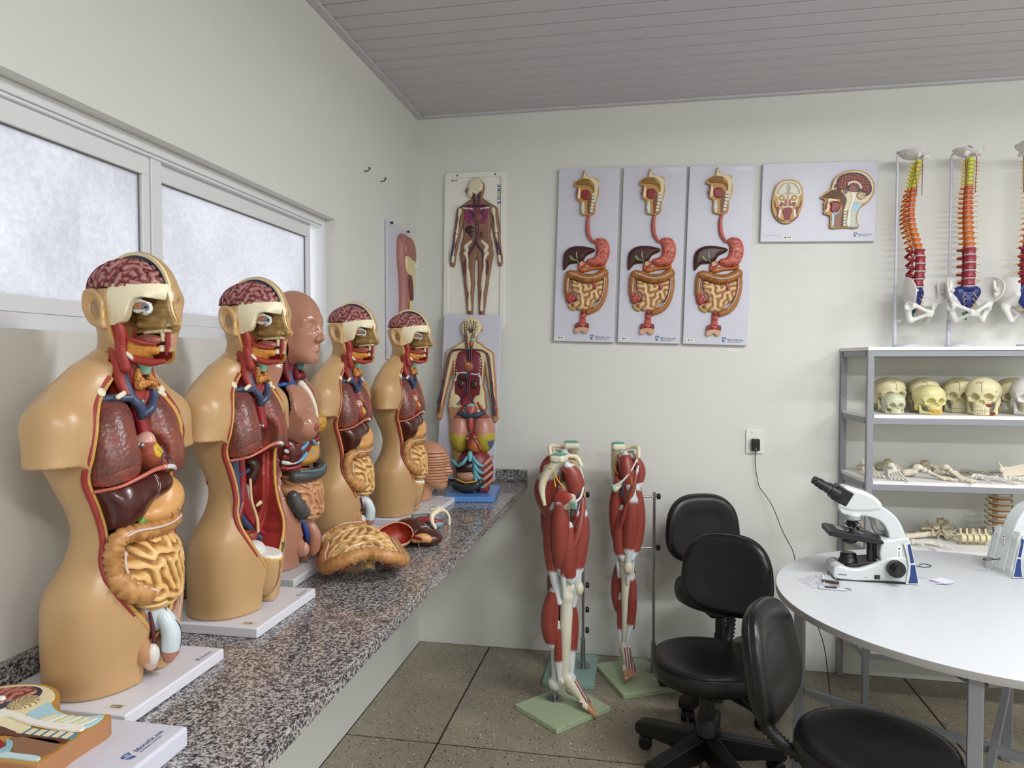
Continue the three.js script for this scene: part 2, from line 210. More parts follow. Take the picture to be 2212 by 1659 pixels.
// ---------- round table ----------
const TT = 0.75, TC = [2.23, 1.163], steel = mat('#8f9298', 0.42, { metalness: 0.15 });
function sticker(w, h, seed, vertical) { // small asset label: a code mark (its code left out) and blurred digits
  return canvas(96, Math.round(96 * h / w), (c, W, H) => { c.fillStyle = '#eceae6'; c.fillRect(0, 0, W, H); c.fillStyle = '#2b2b2b'; const r = rng(seed); c.beginPath(); c.arc(vertical ? W / 2 : W * 0.22, vertical ? H * 0.2 : H / 2, min(W, H) * 0.22, 0, 7); c.fill(); for (let i = 0; i < 5; i++) { vertical ? c.fillRect(W * 0.3, H * (0.42 + i * 0.1), W * 0.4, H * (0.03 + 0.03 * r())) : c.fillRect(W * (0.44 + i * 0.09), H * 0.3, W * (0.03 + 0.04 * r()), H * 0.4); } });
}
{
  const g = tag(group('round_table', [TC[0], 0, TC[1]]), 'large round white table on square grey metal legs', 'table');
  const top = lathe([[0, -0.022], [0.609, -0.022], [0.6165, -0.0205], [0.6172, -0.002], [0.6155, 0], [0, 0]].map((p) => [p[0], p[1] + TT]), 128);
  mesh('tabletop', top, mat('#c3c6c9', 0.34), g);
  mesh('edge_band', lathe([[0.6168, TT - 0.0215], [0.6178, TT - 0.0215], [0.6178, TT - 0.0015], [0.6168, TT - 0.0015], [0.6168, TT - 0.0215]], 128), M('#a7a5a2', 0.5), g);
  const ang = [211, 115.5, 31, 301].map((a) => a * PI / 180), at = ang.map((a) => [0.57 * cos(a), 0.57 * sin(a)]);
  at.forEach((p, i) => { const l = mesh('leg', rbox(0.034, TT - 0.023, 0.034, 0.003, [0, (TT - 0.023) / 2, 0]), steel, g); l.position.set(p[0], 0, p[1]); l.rotation.y = -ang[i] + 0.1;
    if (i === 1) mesh('asset_label', box(0.0006, 0.062, 0.022, [-0.0174, 0.62, 0.0]), mat('#ffffff', 0.6, { map: sticker(1, 2.8, 3, true) }), l); });
  for (const [i, j] of [[0, 2], [1, 3]]) { const a = at[i], b = at[j], l = hypot(a[0] - b[0], a[1] - b[1]) - 0.05; const o = mesh('cross_bar', rbox(l, 0.026, 0.022, 0.002), steel, g); o.position.set((a[0] + b[0]) / 2, 0.29 + j * 0.0001, (a[1] + b[1]) / 2); o.rotation.y = -atan2(b[1] - a[1], b[0] - a[0]); }
  for (let i = 0; i < 4; i++) { const a = at[i], b = at[(i + 1) % 4], l = hypot(a[0] - b[0], a[1] - b[1]) - 0.05, o = mesh('apron_bar', rbox(l, 0.03, 0.022, 0.002), steel, g); o.position.set((a[0] + b[0]) / 2, TT - 0.04, (a[1] + b[1]) / 2); o.rotation.y = -atan2(b[1] - a[1], b[0] - a[0]); }
}
// ---------- shelving unit at the back wall ----------
const SH = [1.563, 1.273, 0.988, 0.70, 0.25], SX = 2.088, SF = 2.115, SD = 0.335, SW = 2.4;
{
  const g = tag(group('shelving_unit', [0, 0, 0]), 'grey steel frame shelving unit with white boards along the back wall', 'shelf'), white = mat('#edecea', 0.35), tb = 0.026;
  const post = (x, z) => mesh('post', rbox(tb, SH[0] - 0.016, tb, 0.002, [x + tb / 2, (SH[0] - 0.016) / 2, z - tb / 2]), steel, g);
  post(SX, 0.03); post(SF, SD); post(SX + SW - tb, 0.03); post(SX + SW - tb, SD);
  for (const [i, y] of SH.entries()) {
    const in0 = i ? 0.028 : 0, zf = i ? SD - 0.002 : SD + 0.003, b = new THREE.ExtrudeGeometry(shape([[SX + (i ? 0.004 : -0.002), -0.004], [SX + SW, -0.004], [SX + SW, -zf], [SF + in0, -zf], ...(i ? [[SF + in0, -zf + 0.03], [SF - 0.0005 + 0.004, -zf + 0.03]] : [])]), { depth: 0.0145, bevelEnabled: false }); b.rotateX(-PI / 2); b.translate(0, y - 0.015, 0);
    mesh('shelf_board', b, white, g);
    mesh('front_rail', rbox(SW - 0.05 - (SF - SX), tb, 0.02, 0.002, [(SF + SX + SW) / 2, y - 0.0155 - tb / 2, SD - 0.013]), steel, g);
    const r = mesh('side_rail', rbox(0.02, tb, SD - 0.075, 0.002), steel, g); r.position.set((SX + SF) / 2 + 0.013, y - 0.0155 - tb / 2, 0.167); r.rotation.y = atan2(SF - SX, SD - 0.03);
    mesh('back_rail', rbox(SW - 0.06, tb, 0.02, 0.002, [SX + SW / 2, y - 0.0155 - tb / 2, 0.014]), steel, g);
  }
}
// ---------- wall outlet, charger and its lead ----------
{
  const g = tag(group('wall_outlet', [1.703, 1.11, 0.0]), 'white rectangular outlet plate on the back wall left of the shelving', 'outlet');
  mesh('plate', rbox(0.08, 0.116, 0.009, 0.003, [0, 0, 0.0046]), mat('#e9e8e2', 0.35), g); mesh('screw', cyl(0.003, 0.003, 0.002, [0, 0, 0]).rotateX(PI / 2).translate(-0.012, 0.047, 0.0098), M('#9a9a94', 0.4), g);
  const c = tag(group('charger', [1.706, 1.098, 0.0094]), 'black plug-in charger in the outlet with a thin black lead hanging down', 'charger'), bk = M('#141416', 0.4);
  mesh('body', rbox(0.038, 0.058, 0.03, 0.006, [0, 0, 0.015]), bk, c); mesh('indicator', box(0.006, 0.004, 0.001, [0.001, -0.02, 0.0304]), M('#d9c64a', 0.4), c);
  const cal = [[0, -0.028, 0.012], [0.0, -0.05, 0.01], [0.001, -0.1, 0.006], [0.008, -0.15, 0.008], [0.02, -0.205, 0.012], [0.045, -0.24, 0.02], [0.075, -0.29, 0.05], [0.092, -0.335, 0.07], [0.1, -0.365, 0.1], [0.115, -0.41, 0.16], [0.135, -0.455, 0.22], [0.133, -0.5, 0.3], [0.128, -0.54, 0.38], [0.14, -0.6, 0.45], [0.2, -0.75, 0.5], [0.24, -1.02, 0.5], [0.26, -1.092, 0.52]];
  mesh('lead', tube(cal, 0.0018, 120, 6), bk, c);
}
// ---------- swivel chairs ----------
const leather = mat('#0d0d0f', 0.36, { bumpMap: mirror(dataTex(256, (u, v) => { const t = 255 * cells(u * 40, v * 40, 0)[0]; return [t, t, t]; }, false)), bumpScale: 0.0006 }), blackPlastic = mat('#0b0b0c', 0.45);
function makeChair(name, at, ry, seatH, baseYaw, o) {
  const g = group(name, [at[0], 0, at[1]], ry);
  // five-armed base on castors
  const star = part('base', g); star.rotation.y = baseYaw - ry; mesh('hub', lathe([[0, 0.062], [0.034, 0.062], [0.046, 0.075], [0.044, 0.105], [0.036, 0.125], [0.034, 0.2], [0, 0.2]], 28), blackPlastic, star);
  const armGeo = (() => { const P = [[0.02, 0.068], [0.2, 0.064], [0.235, 0.06], [0.272, 0.062], [0.278, 0.075], [0.276, 0.092], [0.262, 0.1], [0.15, 0.118], [0.02, 0.128]], e = extr(smooth(P, 3), 0.04, 0.006); return e.translate(0, 0, -0.02); })();
  const wheel = merge([lathe([[0, -0.011], [0.018, -0.011], [0.025, -0.008], [0.026, 0], [0.025, 0.008], [0.018, 0.011], [0, 0.011]], 20).rotateX(PI / 2).translate(0, 0.026, 0.016), lathe([[0, -0.011], [0.018, -0.011], [0.025, -0.008], [0.026, 0], [0.025, 0.008], [0.018, 0.011], [0, 0.011]], 20).rotateX(PI / 2).translate(0, 0.026, -0.016), new THREE.SphereGeometry(0.024, 14, 8, 0, 2 * PI, 0, PI / 2).scale(1, 1.1, 0.9).translate(0, 0.03, 0), cyl(0.006, 0.006, 0.03, [0, 0.06, 0])]);
  for (let i = 0; i < 5; i++) { const a = mesh('base_arm', armGeo, blackPlastic, star); a.rotation.y = i * 2 * PI / 5; const w = mesh('castor', wheel, blackPlastic, star); w.position.set(0.25 * cos(i * 2 * PI / 5), 0, -0.25 * sin(i * 2 * PI / 5)); w.rotation.y = i * 1.3 + 0.4; }
  mesh('gas_column', lathe([[0, 0.12], [0.031, 0.12], [0.031, 0.22], [0.027, 0.225], [0.027, 0.3], [0.022, 0.305], [0.022, seatH - 0.12], [0, seatH - 0.12]], 28), blackPlastic, g);
  mesh('seat_mechanism', rbox(0.17, 0.04, 0.22, 0.01, [0, seatH - 0.105, -0.02]), blackPlastic, g);
  const lever = part('lever', g); mesh('lever_rod', tube([[0.07, seatH - 0.105, 0.02], [0.13, seatH - 0.107, 0.03], [0.16, seatH - 0.128, 0.035], [0.205, seatH - 0.13, 0.04]], 0.005), blackPlastic, lever); mesh('grip', tube([[0.2, seatH - 0.13, 0.04, 0.007], [0.225, seatH - 0.131, 0.043, 0.012], [0.255, seatH - 0.133, 0.046, 0.01]], 0, 8, 10), blackPlastic, lever);
  const R = 0.2, st = mesh('seat', lathe([[0, -0.084], [R - 0.03, -0.084], [R - 0.006, -0.07], [R, -0.045], [R - 0.002, -0.02], [R - 0.012, -0.006], [R - 0.03, -0.001], [R * 0.6, 0.002], [0, -0.004]].map((p) => [p[0], p[1] + seatH]), 56), leather, g);
  mesh('welt', new THREE.TorusGeometry(R - 0.008, 0.0028, 6, 56).rotateX(PI / 2).translate(0, seatH - 0.0095, 0), leather, st);
  // post with a corrugated sleeve, bending from under the seat up to the backrest
  const bh = o.backY, bz = o.backZ, curve = new THREE.CatmullRomCurve3([V(0, seatH - 0.1, -0.1), V(0, seatH - 0.103, -0.2), V(0, seatH - 0.06, bz + 0.012), V(0, seatH + 0.03, bz - 0.035), V(0, bh - 0.09, bz - 0.04), V(0, bh + 0.03, bz - 0.04)]), pts = []; const N = 132;
  for (let i = 0; i <= N; i++) { const p = curve.getPointAt(i / N); pts.push([p.x, p.y, p.z, i % 4 < 2 ? 0.021 : 0.0165]); } mesh('back_post', tube(pts, 0, N, 14), blackPlastic, g);
  const b = part('backrest', g); b.position.set(0, bh, bz); b.rotation.x = -o.lean;
  const out = []; for (let i = 0; i < 64; i++) { const t = i / 64 * 2 * PI, c = cos(t), s = sin(t), n = 2.7; let x = 0.184 * Math.sign(c) * abs(c) ** (2 / n), y = 0.158 * Math.sign(s) * abs(s) ** (2 / n); x *= 1 - 0.09 * sstep(0.16, -0.16, -y) * 1; out.push([x, y]); }
  const bend = (q, m) => { const p = q.attributes.position; for (let i = 0; i < p.count; i++) p.setZ(i, p.getZ(i) + m * p.getX(i) ** 2); q.computeVertexNormals(); return q; };
  const cushion = iso([-0.2, -0.175, -0.035], [0.2, 0.175, 0.055], 0.005, (x, y, z) => { z -= 0.7 * x * x; const d = poly(x, y, out), e = d + 0.022; return max(d, z < 0 ? hypot(max(e, 0), max(-z - 0.002, 0)) - 0.022 : hypot(max(d + 0.03, 0), z) - 0.034 + 0.004 * sstep(-0.05, -0.1, d)); });
  mesh('cushion', cushion, leather, b); mesh('welt', tube(smooth(out.map((p) => [p[0], p[1], 0.0 + 0.7 * p[0] ** 2]), 1), 0.0032, 128, 6, true), leather, b);
  mesh('mount', merge([lathe([[0, 0], [0.038, 0], [0.044, 0.008], [0.042, 0.03], [0.03, 0.075], [0, 0.075]], 24).rotateX(PI).translate(0, 0.05, -0.045), rbox(0.07, 0.1, 0.02, 0.006, [0, 0, -0.026])]), blackPlastic, b);
  return g;
}
tag(makeChair('swivel_chair', [1.405, 0.955], -0.42, 0.43, 0.12, { backY: 0.668, backZ: -0.235, lean: 0.08 }), 'black padded swivel chair in the middle with its whole round seat and backrest in view', 'chair', 'black swivel chairs');
tag(makeChair('swivel_chair', [1.51, 0.40], 0.33, 0.53, 0.30, { backY: 0.72, backZ: -0.22, lean: 0.08 }), 'black swivel chair by the back wall, half hidden behind another chair', 'chair', 'black swivel chairs');
tag(makeChair('swivel_chair', [1.772, 1.63], 1.12, 0.515, 0.4, { backY: 0.66, backZ: -0.282, lean: 0.18 }), 'black swivel chair at the round table, its backrest seen edge on', 'chair', 'black swivel chairs');

// ---------- anatomical torso models (own axes: y up from the base plate, z to the front, -x the torso's right) ----------
const LAB = labyrinth(11, 192, 4, 9, 18, 0.12, 2), LAB2 = labyrinth(23, 192, 3, 7, 14, 0.2, 1);
const BP = table([[-0.05, 0.12, 0.088, -0.002], [0.0, 0.126, 0.09, -0.002], [0.06, 0.135, 0.091, 0.004], [0.13, 0.142, 0.092, 0.01], [0.18, 0.139, 0.09, 0.014], [0.235, 0.111, 0.074, 0.024], [0.28, 0.097, 0.069, 0.029], [0.32, 0.1, 0.073, 0.026], [0.37, 0.116, 0.085, 0.018], [0.42, 0.132, 0.096, 0.01], [0.455, 0.136, 0.097, 0.008], [0.5, 0.122, 0.086, 0.004], [0.53, 0.09, 0.066, 0.004], [0.56, 0.062, 0.052, 0.014], [0.6, 0.049, 0.046, 0.034], [0.64, 0.046, 0.046, 0.046], [0.7, 0.04, 0.045, 0.05]]);
const BPC = []; for (let i = 0; i <= 400; i++) BPC.push(BP(-0.05 + i * 0.75 / 400));
const OUT = smooth([[-0.024, 0.64], [-0.046, 0.6], [-0.052, 0.565], [-0.075, 0.538], [-0.1, 0.505], [-0.115, 0.455], [-0.112, 0.39], [-0.089, 0.32], [-0.085, 0.275], [-0.093, 0.225], [-0.084, 0.185], [-0.058, 0.145], [-0.034, 0.115], [-0.02, 0.09], [-0.012, 0.03], [0.012, 0.03], [0.022, 0.09], [0.04, 0.12], [0.058, 0.145], [0.08, 0.185], [0.088, 0.225], [0.083, 0.275], [0.089, 0.32], [0.112, 0.39], [0.115, 0.455], [0.1, 0.505], [0.075, 0.538], [0.05, 0.565], [0.036, 0.6], [0.026, 0.64]], 3).map((p) => [p[0], p[1]]);
const THIGH_CUT = smooth([[0.03, 0.128], [0.055, 0.148], [0.09, 0.165], [0.098, 0.11], [0.085, 0.05], [0.06, 0.028], [0.038, 0.05], [0.03, 0.09]], 4).map((p) => [p[0], p[1]]);
function headField(x, y, z) {
  const ax = abs(x); let d = ell(x, y, z, [0, 0.724, 0.03], [0.066, 0.078, 0.087]);
  d = smin(d, ell(x, y, z, [0, 0.677, 0.058], [0.053, 0.066, 0.054]), 0.035);
  d = smin(d, cap(ax, y, z, [0.042, 0.66, 0.035], [0.008, 0.622, 0.093], 0.014, 0.015), 0.03);
  d = smin(d, cap(ax, y, z, [0, 0.722, 0.108], [0.036, 0.719, 0.095], 0.008, 0.007), 0.02);
  d = smax(d, -(hypot(ax - 0.028, (y - 0.705) * 1.25, z - 0.124) - 0.018), 0.014); d = smin(d, hypot(ax - 0.028, y - 0.703, z - 0.097) - 0.0125, 0.006);
  d = smin(d, cap(x, y, z, [0, 0.711, 0.109], [0, 0.676, 0.129], 0.0055, 0.0085), 0.014); d = smin(d, hypot(ax - 0.009, y - 0.672, z - 0.119) - 0.0075, 0.008);
  d = smin(d, cap(ax, y, z, [0, 0.652, 0.1125], [0.016, 0.65, 0.105], 0.0045, 0.002), 0.006); d = smin(d, cap(ax, y, z, [0, 0.644, 0.111], [0.014, 0.6455, 0.1045], 0.005, 0.002), 0.006); d = smax(d, -cap(ax, y, z, [0, 0.6483, 0.118], [0.018, 0.648, 0.109], 0.0012), 0.003);
  // ears
  const ez = z - 0.016 + (y - 0.7) * 0.28, ey = y - 0.7, ex = ax - 0.0685 - 0.22 * max(0, 0.014 - ez), er = hypot(ey / (0.033 - (ey < 0 ? 0.004 : 0)), ez / 0.0195);
  let e = max(hypot(max(er - 0.9, 0) * 0.02, ex) - 0.0032, -9); e = smin(e, hypot((er - 0.86) * 0.021, ex - 0.0035) - 0.0036, 0.003); e = smin(e, cap(ax, ey, ez, [0.074, 0.012, -0.004], [0.072, -0.008, 0.008], 0.0024), 0.003); e = smin(e, hypot(ax - 0.0695, ey + 0.027, ez - 0.008) - 0.0065, 0.006); d = smin(d, e, 0.004); d = smax(d, -ell(ax, ey, ez, [0.0765, -0.001, 0.001], [0.0085, 0.0175, 0.0095]), 0.003);
  return d;
}
function bodyField(x, y, z, o) {
  const i = clamp((y + 0.05) / 0.75, 0, 0.9999) * 400, k = floor(i), q = BPC[k], r = BPC[k + 1], u = i - k, a = lerp(q[0], r[0], u) * (y < 0.36 && y > 0.2 ? 1 : 1), b = lerp(q[1], r[1], u), c = lerp(q[2], r[2], u);
  const ex = abs(x) / a, ez = abs(z - c) / b, n = 2.3, k0 = (ex ** n + ez ** n) ** (1 / n); let d = (k0 - 1) * min(a, b) * 0.92;
  d = smin(d, cap(abs(x), y, z, [0.016, 0.615, 0.016], [0.1, 0.522, 0.004], 0.03, 0.036), 0.03); d = max(d, y - 0.66);
  // groin between the thighs, open to the front
  const gz = z - 0.055, gap = hypot(x, max(0, min(gz, 0.0)) - min(gz, 0)) - 0.018 + 0.25 * max(0, y - 0.05); d = smax(d, -max(gap, y - 0.15), 0.02);
  const ax = abs(x); d = smin(d, cap(ax, y, z, [0.06, 0.53, 0.0], [0.138, 0.485, 0.012], 0.028, 0.043), 0.05);
  d = smin(d, max(cap(ax, y, z, [0.14, 0.482, 0.014], [0.16, 0.36, 0.022], 0.045, 0.043), 0.417 + 0.02 * (z) - y), 0.022);
  if (o.female) { d = smin(d, ell(ax, y, z, [0.065, 0.425, 0.075], [0.05, 0.05, 0.042]), 0.03); }
  d = max(d, -y);
  return d;
}
const SKIN = hex('#bf9a6c'), FAT = hex('#d9a94f'), RED = hex('#a5342f'), WALLRED = hex('#7c2b27'), CREAM = hex('#efe4c2'), LIP = hex('#cf8f86');
const headFull = (x, y, z) => smin(headField(x, y, z), cap(x, y, z, [0, 0.65, 0.012], [0, 0.55, -0.027], 0.045, 0.05), 0.03);
function makeBody(o) {
  const skin = o.skin || SKIN; let outer;
  const f = (x, y, z) => { // trunk
    let d = bodyField(x, y, z, o); if (d > 0.03) return d;
    const p = poly(x, y, OUT);
    if (z > -0.03 && y < 0.66) { const cz = BPC[clamp(floor((y + 0.05) / 0.75 * 400), 0, 399)][2]; d = max(d, -max(p, cz + 0.014 - z, 0.03 - y), -max(p + 0.02, -(z + 0.02), 0.03 - y)); }
    return d;
  };
  const fh = (x, y, z) => { // head, in its own axes
    let d = headFull(x, y, z); if (d > 0.03) return d;
    if (!o.whole) {
      d = max(d, -max(x - 0.004, 0.737 - y + 0.1 * (z - 0.1) * 0.5));                      // skull cap lifted off on the right
      d = max(d, -max(x - 0.001, 0.034 - z + (y < 0.69 ? 0.2 * (0.69 - y) : 0), y - 0.74, 0.612 - y));    // face opened on the right
      d = max(d, -max(x - 0.02, 0.01 - z, y - 0.63));
    } else if (o.jawCut) { d = max(d, -max(hypot((y - 0.655) / 1.25, z - 0.03) - 0.024, x + 0.018)); d = max(d, -max(x - 0.02, 0.012 - z + 0.25 * (y - 0.6), y - 0.608, z - 0.09)); }
    return d;
  };
  const colBody = (x, y, z) => {
    const s = bodyField(x, y, z, o), p = y < 0.66 ? poly(x, y, OUT) : 1;
    if (p < 0.003 && z > -0.026 && y < 0.6 && (p < -0.002 || s < -0.003)) return s > -0.004 ? FAT : s > -0.008 ? RED : mix(WALLRED, RED, noise(x * 400, y * 60));
    if (s > -0.0025) { if (o.thigh && z > 0) { const q = poly(x, y, THIGH_CUT); if (q < 0) return q > -0.006 ? FAT : hex('#dcae94'); } return skin; }
    return y > 0.575 && p > 0 ? skin : RED;
  };
  const colHead = (x, y, z) => {
    const s = headFull(x, y, z);
    if (s > -0.0022) { if (y > 0.63 && y < 0.666) { const l = min(cap(abs(x), y, z, [0, 0.652, 0.1125], [0.016, 0.65, 0.105], 0.0055, 0.003), cap(abs(x), y, z, [0, 0.644, 0.111], [0.014, 0.6455, 0.1045], 0.0055, 0.003)); if (l < 0.0012) return o.whole ? mix(skin, LIP, 0.3) : LIP; } return skin; }
    if (o.whole) return hex('#8a3a30'); if (y > 0.735) return s > -0.004 ? FAT : CREAM; if (y > 0.6) return s > -0.005 ? FAT : z > 0.1 ? hex('#c98a6b') : mix(hex('#9c7440'), RED, sstep(0.66, 0.63, y)); return RED;
  };
  const a = iso([-0.23, -0.008, -0.115], [0.23, 0.618, 0.14], 0.004, (x, y, z) => f(x, y, z) + 0.4 * max(0, y - 0.588), colBody), b = iso([-0.092, 0.57, -0.085], [0.092, 0.816, 0.155], 0.0025, (x, y, z) => fh(x, y, z) + 0.4 * max(0, 0.608 - y), colHead);
  return mergeGeometries([a, HR(b)]);
}
// --- organs, made once and shared by the models
const ORG = {}, TURN = -0.14, HR = (q) => { q.translate(0, -0.802, -0.02).scale(1, 1.1, 1).rotateY(TURN).translate(0, 0.802, 0.05); return q; };
function rimOf(o, off, dep, r) { const rr = rng(2), P = []; for (let i = 0; i < OUT.length; i += 2) { const [x, y] = OUT[i]; if (y > 0.585 || y < 0.06) continue; const a = OUT[(i + 1) % OUT.length], b = OUT[(i + OUT.length - 1) % OUT.length], l = hypot(a[0] - b[0], a[1] - b[1]), nx = -(a[1] - b[1]) / l, ny = (a[0] - b[0]) / l, X = x + nx * off, Y = y + ny * off, sx = x - nx * 0.002, sy = y - ny * 0.002; let z = 0.16; while (z > -0.03 && bodyField(sx, sy, z, o) > 0) z -= 0.0008; P.push([X, Y, z - dep, r]); } return P; }
const rim = (o, off, dep, r, pick) => tube(rimOf(o, off, dep, r).filter(pick || (() => true)), 0, 160, 7);
{
  const brainD = (x, y, z) => ell(x, y, z, [-0.002, 0.735, 0.024], [0.0635, 0.053, 0.078]);
  ORG.brain = iso([-0.075, 0.72, -0.075], [0.01, 0.815, 0.125], 0.0018, (x, y, z) => { const v = atan2(y - 0.72, hypot(x, z * 0.6)) , u = atan2(z - 0.026, -x + 0.01); let l = LAB2(u * 0.5 + 0.3, v * 0.62); l = 1 - (1 - clamp(l * 0.5 + 0.5)) ** 2; return max(brainD(x, y, z) - 0.0045 * l + 0.003, x - 0.003, 0.735 - y); }, (x, y, z) => { const v = atan2(y - 0.72, hypot(x, z * 0.6)), u = atan2(z - 0.026, -x + 0.01), l = LAB2(u * 0.5 + 0.3, v * 0.62); return mix(hex('#7d4546'), hex('#ae7a74'), sstep(-0.9, 0.1, l)); });
  const r = rng(4), ves = [], on = (z, t) => { const zz = (z - 0.024) / 0.078, m = sqrt(max(0, 1 - zz * zz)) * 1.018; return [-0.002 - 0.0635 * m * cos(t), 0.735 + 0.053 * m * sin(t), z]; };
  const grow = (z, t, dz, dt, n, rad) => { const P = []; for (let i = 0; i < n; i++) { if (abs(z - 0.024) > 0.074) break; P.push([...on(z, t), rad * (1 - 0.5 * i / n)]); z += dz * (0.6 + 0.8 * r()) + (r() - 0.5) * 0.005; t += dt * (0.5 + r()); if (t > 1.5 || t < 0.02) break; if (i > 1 && r() < 0.55 && rad > 0.0007) grow(z, t, (r() - 0.5) * 0.012, dt * (0.5 + r()), 5, rad * 0.65); } if (P.length > 2) ves.push(tube(P, 0, P.length * 2, 5)); };
  for (let i = 0; i < 12; i++) grow(-0.045 + i * 0.0125, 0.03, 0.004 * (i - 4) / 6, 0.14, 9, 0.0017);
  ORG.vessels = merge(ves);
  // midline bands of the opened skull
  const R = (t) => { let a = 0.03, b = 0.13; for (let i = 0; i < 22; i++) { const m = (a + b) / 2; headField(0, 0.735 + m * sin(t), 0.03 + m * cos(t)) < 0 ? (a = m) : (b = m); } return a; };
  const band = (i0, i1, x0, x1) => { const P = [], Q = []; for (let i = 0; i <= 40; i++) { const t = 0.06 + (PI - 0.1) * i / 40, r0 = R(t); P.push([0.03 + (r0 - i0) * cos(t), 0.735 + (r0 - i0) * sin(t)]); Q.unshift([0.03 + (r0 - i1) * cos(t), 0.735 + (r0 - i1) * sin(t)]); } const g = new THREE.ExtrudeGeometry(shape([...P, ...Q]), { depth: x1 - x0, bevelEnabled: false }); g.rotateY(-PI / 2); g.translate(x1, 0, 0); return g; };
  ORG.skullEdge = band(0.0022, 0.0078, -0.0016, 0.006); ORG.navyBand = band(0.0078, 0.0155, -0.0008, 0.006);
  const skullOut = smooth([[0.034, 0.7385], [0.08, 0.7395], [0.122, 0.742], [0.124, 0.726], [0.12, 0.716], [0.108, 0.716], [0.094, 0.719], [0.08, 0.716], [0.072, 0.704], [0.068, 0.69], [0.06, 0.68], [0.048, 0.676], [0.034, 0.668]], 3).map((p) => [p[0], p[1]]);
  ORG.skull = iso([-0.075, 0.672, 0.02], [0.008, 0.75, 0.13], 0.0018, (x, y, z) => { const hd = headField(x, y, z); let d = max(hd + 0.0025, -(hd + 0.016), x - 0.0035); d = max(d, poly(z - 0.002, y, skullOut)); d = max(d, -(hypot(x + 0.034, y - 0.7, z - 0.1) - 0.018)); d = smin(d, max(hd + 0.0025, abs(x + 0.0035) - 0.0035, -(hd + 0.006), 0.667 - y, y - 0.73, 0.085 - z), 0.004); return d; }, (x, y, z) => mix(hex('#efe6c6'), hex('#cdbb8b'), 0.7 * sstep(0.715, 0.68, y) * noise(y * 300, z * 300)));
  ORG.eye = merge([new THREE.SphereGeometry(0.0115, 20, 14).translate(-0.034, 0.7015, 0.0925)]); ORG.eyeMuscle = merge([tube([[-0.03, 0.7035, 0.062, 0.006], [-0.034, 0.703, 0.08, 0.011], [-0.036, 0.7028, 0.09, 0.0122]], 0, 10, 12)]);
  ORG.rectus = merge([0, 1, 2, 3].map((i) => { const a = i * PI / 2 + 0.6, c = cos(a), s = sin(a); return tube([[-0.032 + 0.008 * c, 0.703 + 0.008 * s, 0.07, 0.003], [-0.0365 + 0.0125 * c, 0.7027 + 0.0125 * s, 0.088, 0.0035], [-0.039 + 0.0098 * c, 0.7025 + 0.0098 * s, 0.102, 0.0015]], 0, 10, 6).scale(1, 1, 1); }));
  const pd = V(-0.62, 0, 0.78); ORG.iris = new THREE.SphereGeometry(0.0062, 14, 8).scale(1, 1, 0.35).applyQuaternion(new THREE.Quaternion().setFromUnitVectors(V(0, 0, 1), pd)).translate(-0.037 + pd.x * 0.0108, 0.7025, 0.094 + pd.z * 0.0108); ORG.pupil = new THREE.SphereGeometry(0.0026, 12, 8).translate(-0.037 + pd.x * 0.0122, 0.7025, 0.094 + pd.z * 0.0122);
  const brown = (x, y, z) => mix(hex('#8a683a'), hex('#b39660'), noise(y * 260, z * 90, 3));
  ORG.nasal = iso([-0.03, 0.655, 0.02], [0.006, 0.735, 0.145], 0.0018, (x, y, z) => { let d = boxd(x, y, z, [-0.003, 0.69, 0.08], [0.008, 0.04, 0.075]); for (const [y0, y1, rr] of [[0.7, 0.702, 0.006], [0.688, 0.69, 0.0075], [0.675, 0.677, 0.008]]) d = smin(d, cap(x, y, z, [-0.014, y1, 0.06], [-0.009, y0, 0.108], rr, rr * 0.75), 0.004); const hd = headField(0.0, y, z); return max(d, hd + 0.0035, 0.664 - y + 0.05 * (z - 0.1), y - 0.74); }, brown);
  ORG.palate = iso([-0.03, 0.63, 0.05], [0.006, 0.68, 0.13], 0.0016, (x, y, z) => min(boxd(x, y, z, [-0.006, 0.664 + 0.06 * (z - 0.09), 0.09], [0.008, 0.0028, 0.027], 0.002), boxd(x, y, z, [-0.005, 0.655, 0.104], [0.006, 0.008, 0.004], 0.003), boxd(x, y, z, [-0.005, 0.631, 0.1], [0.007, 0.011, 0.0055], 0.004)), (x, y, z) => noise(y * 700, z * 700, x * 700) > 0.7 ? hex('#b9946a') : hex('#e9dcb6'));
  ORG.lipSection = merge([tube([[-0.004, 0.664, 0.113, 0.003], [-0.005, 0.652, 0.1115, 0.0045], [-0.004, 0.642, 0.111, 0.004], [-0.004, 0.626, 0.107, 0.002]], 0, 14, 7)]);
  ORG.tongue = iso([-0.05, 0.625, 0.03], [0.004, 0.672, 0.115], 0.002, (x, y, z) => smin(ell(x, y, z, [-0.012, 0.65, 0.078], [0.015, 0.0095, 0.026]), ell(x, y, z, [-0.01, 0.642, 0.06], [0.014, 0.013, 0.018]), 0.012), (x, y, z) => mix(hex('#8d4a44'), hex('#b06a5c'), noise(x * 300, y * 300, z * 300)));
  ORG.gland = iso([-0.065, 0.605, 0.03], [0.004, 0.66, 0.11], 0.002, (x, y, z) => smin(cap(x, y, z, [-0.036, 0.642, 0.048], [-0.012, 0.633, 0.092], 0.011, 0.008), cap(x, y, z, [-0.034, 0.63, 0.05], [-0.016, 0.625, 0.075], 0.01, 0.007), 0.01) + 0.0012 * noise(x * 500, y * 500, z * 500), (x, y, z) => mix(hex('#b9701f'), hex('#e0a04a'), noise(x * 420, y * 420, z * 420)));
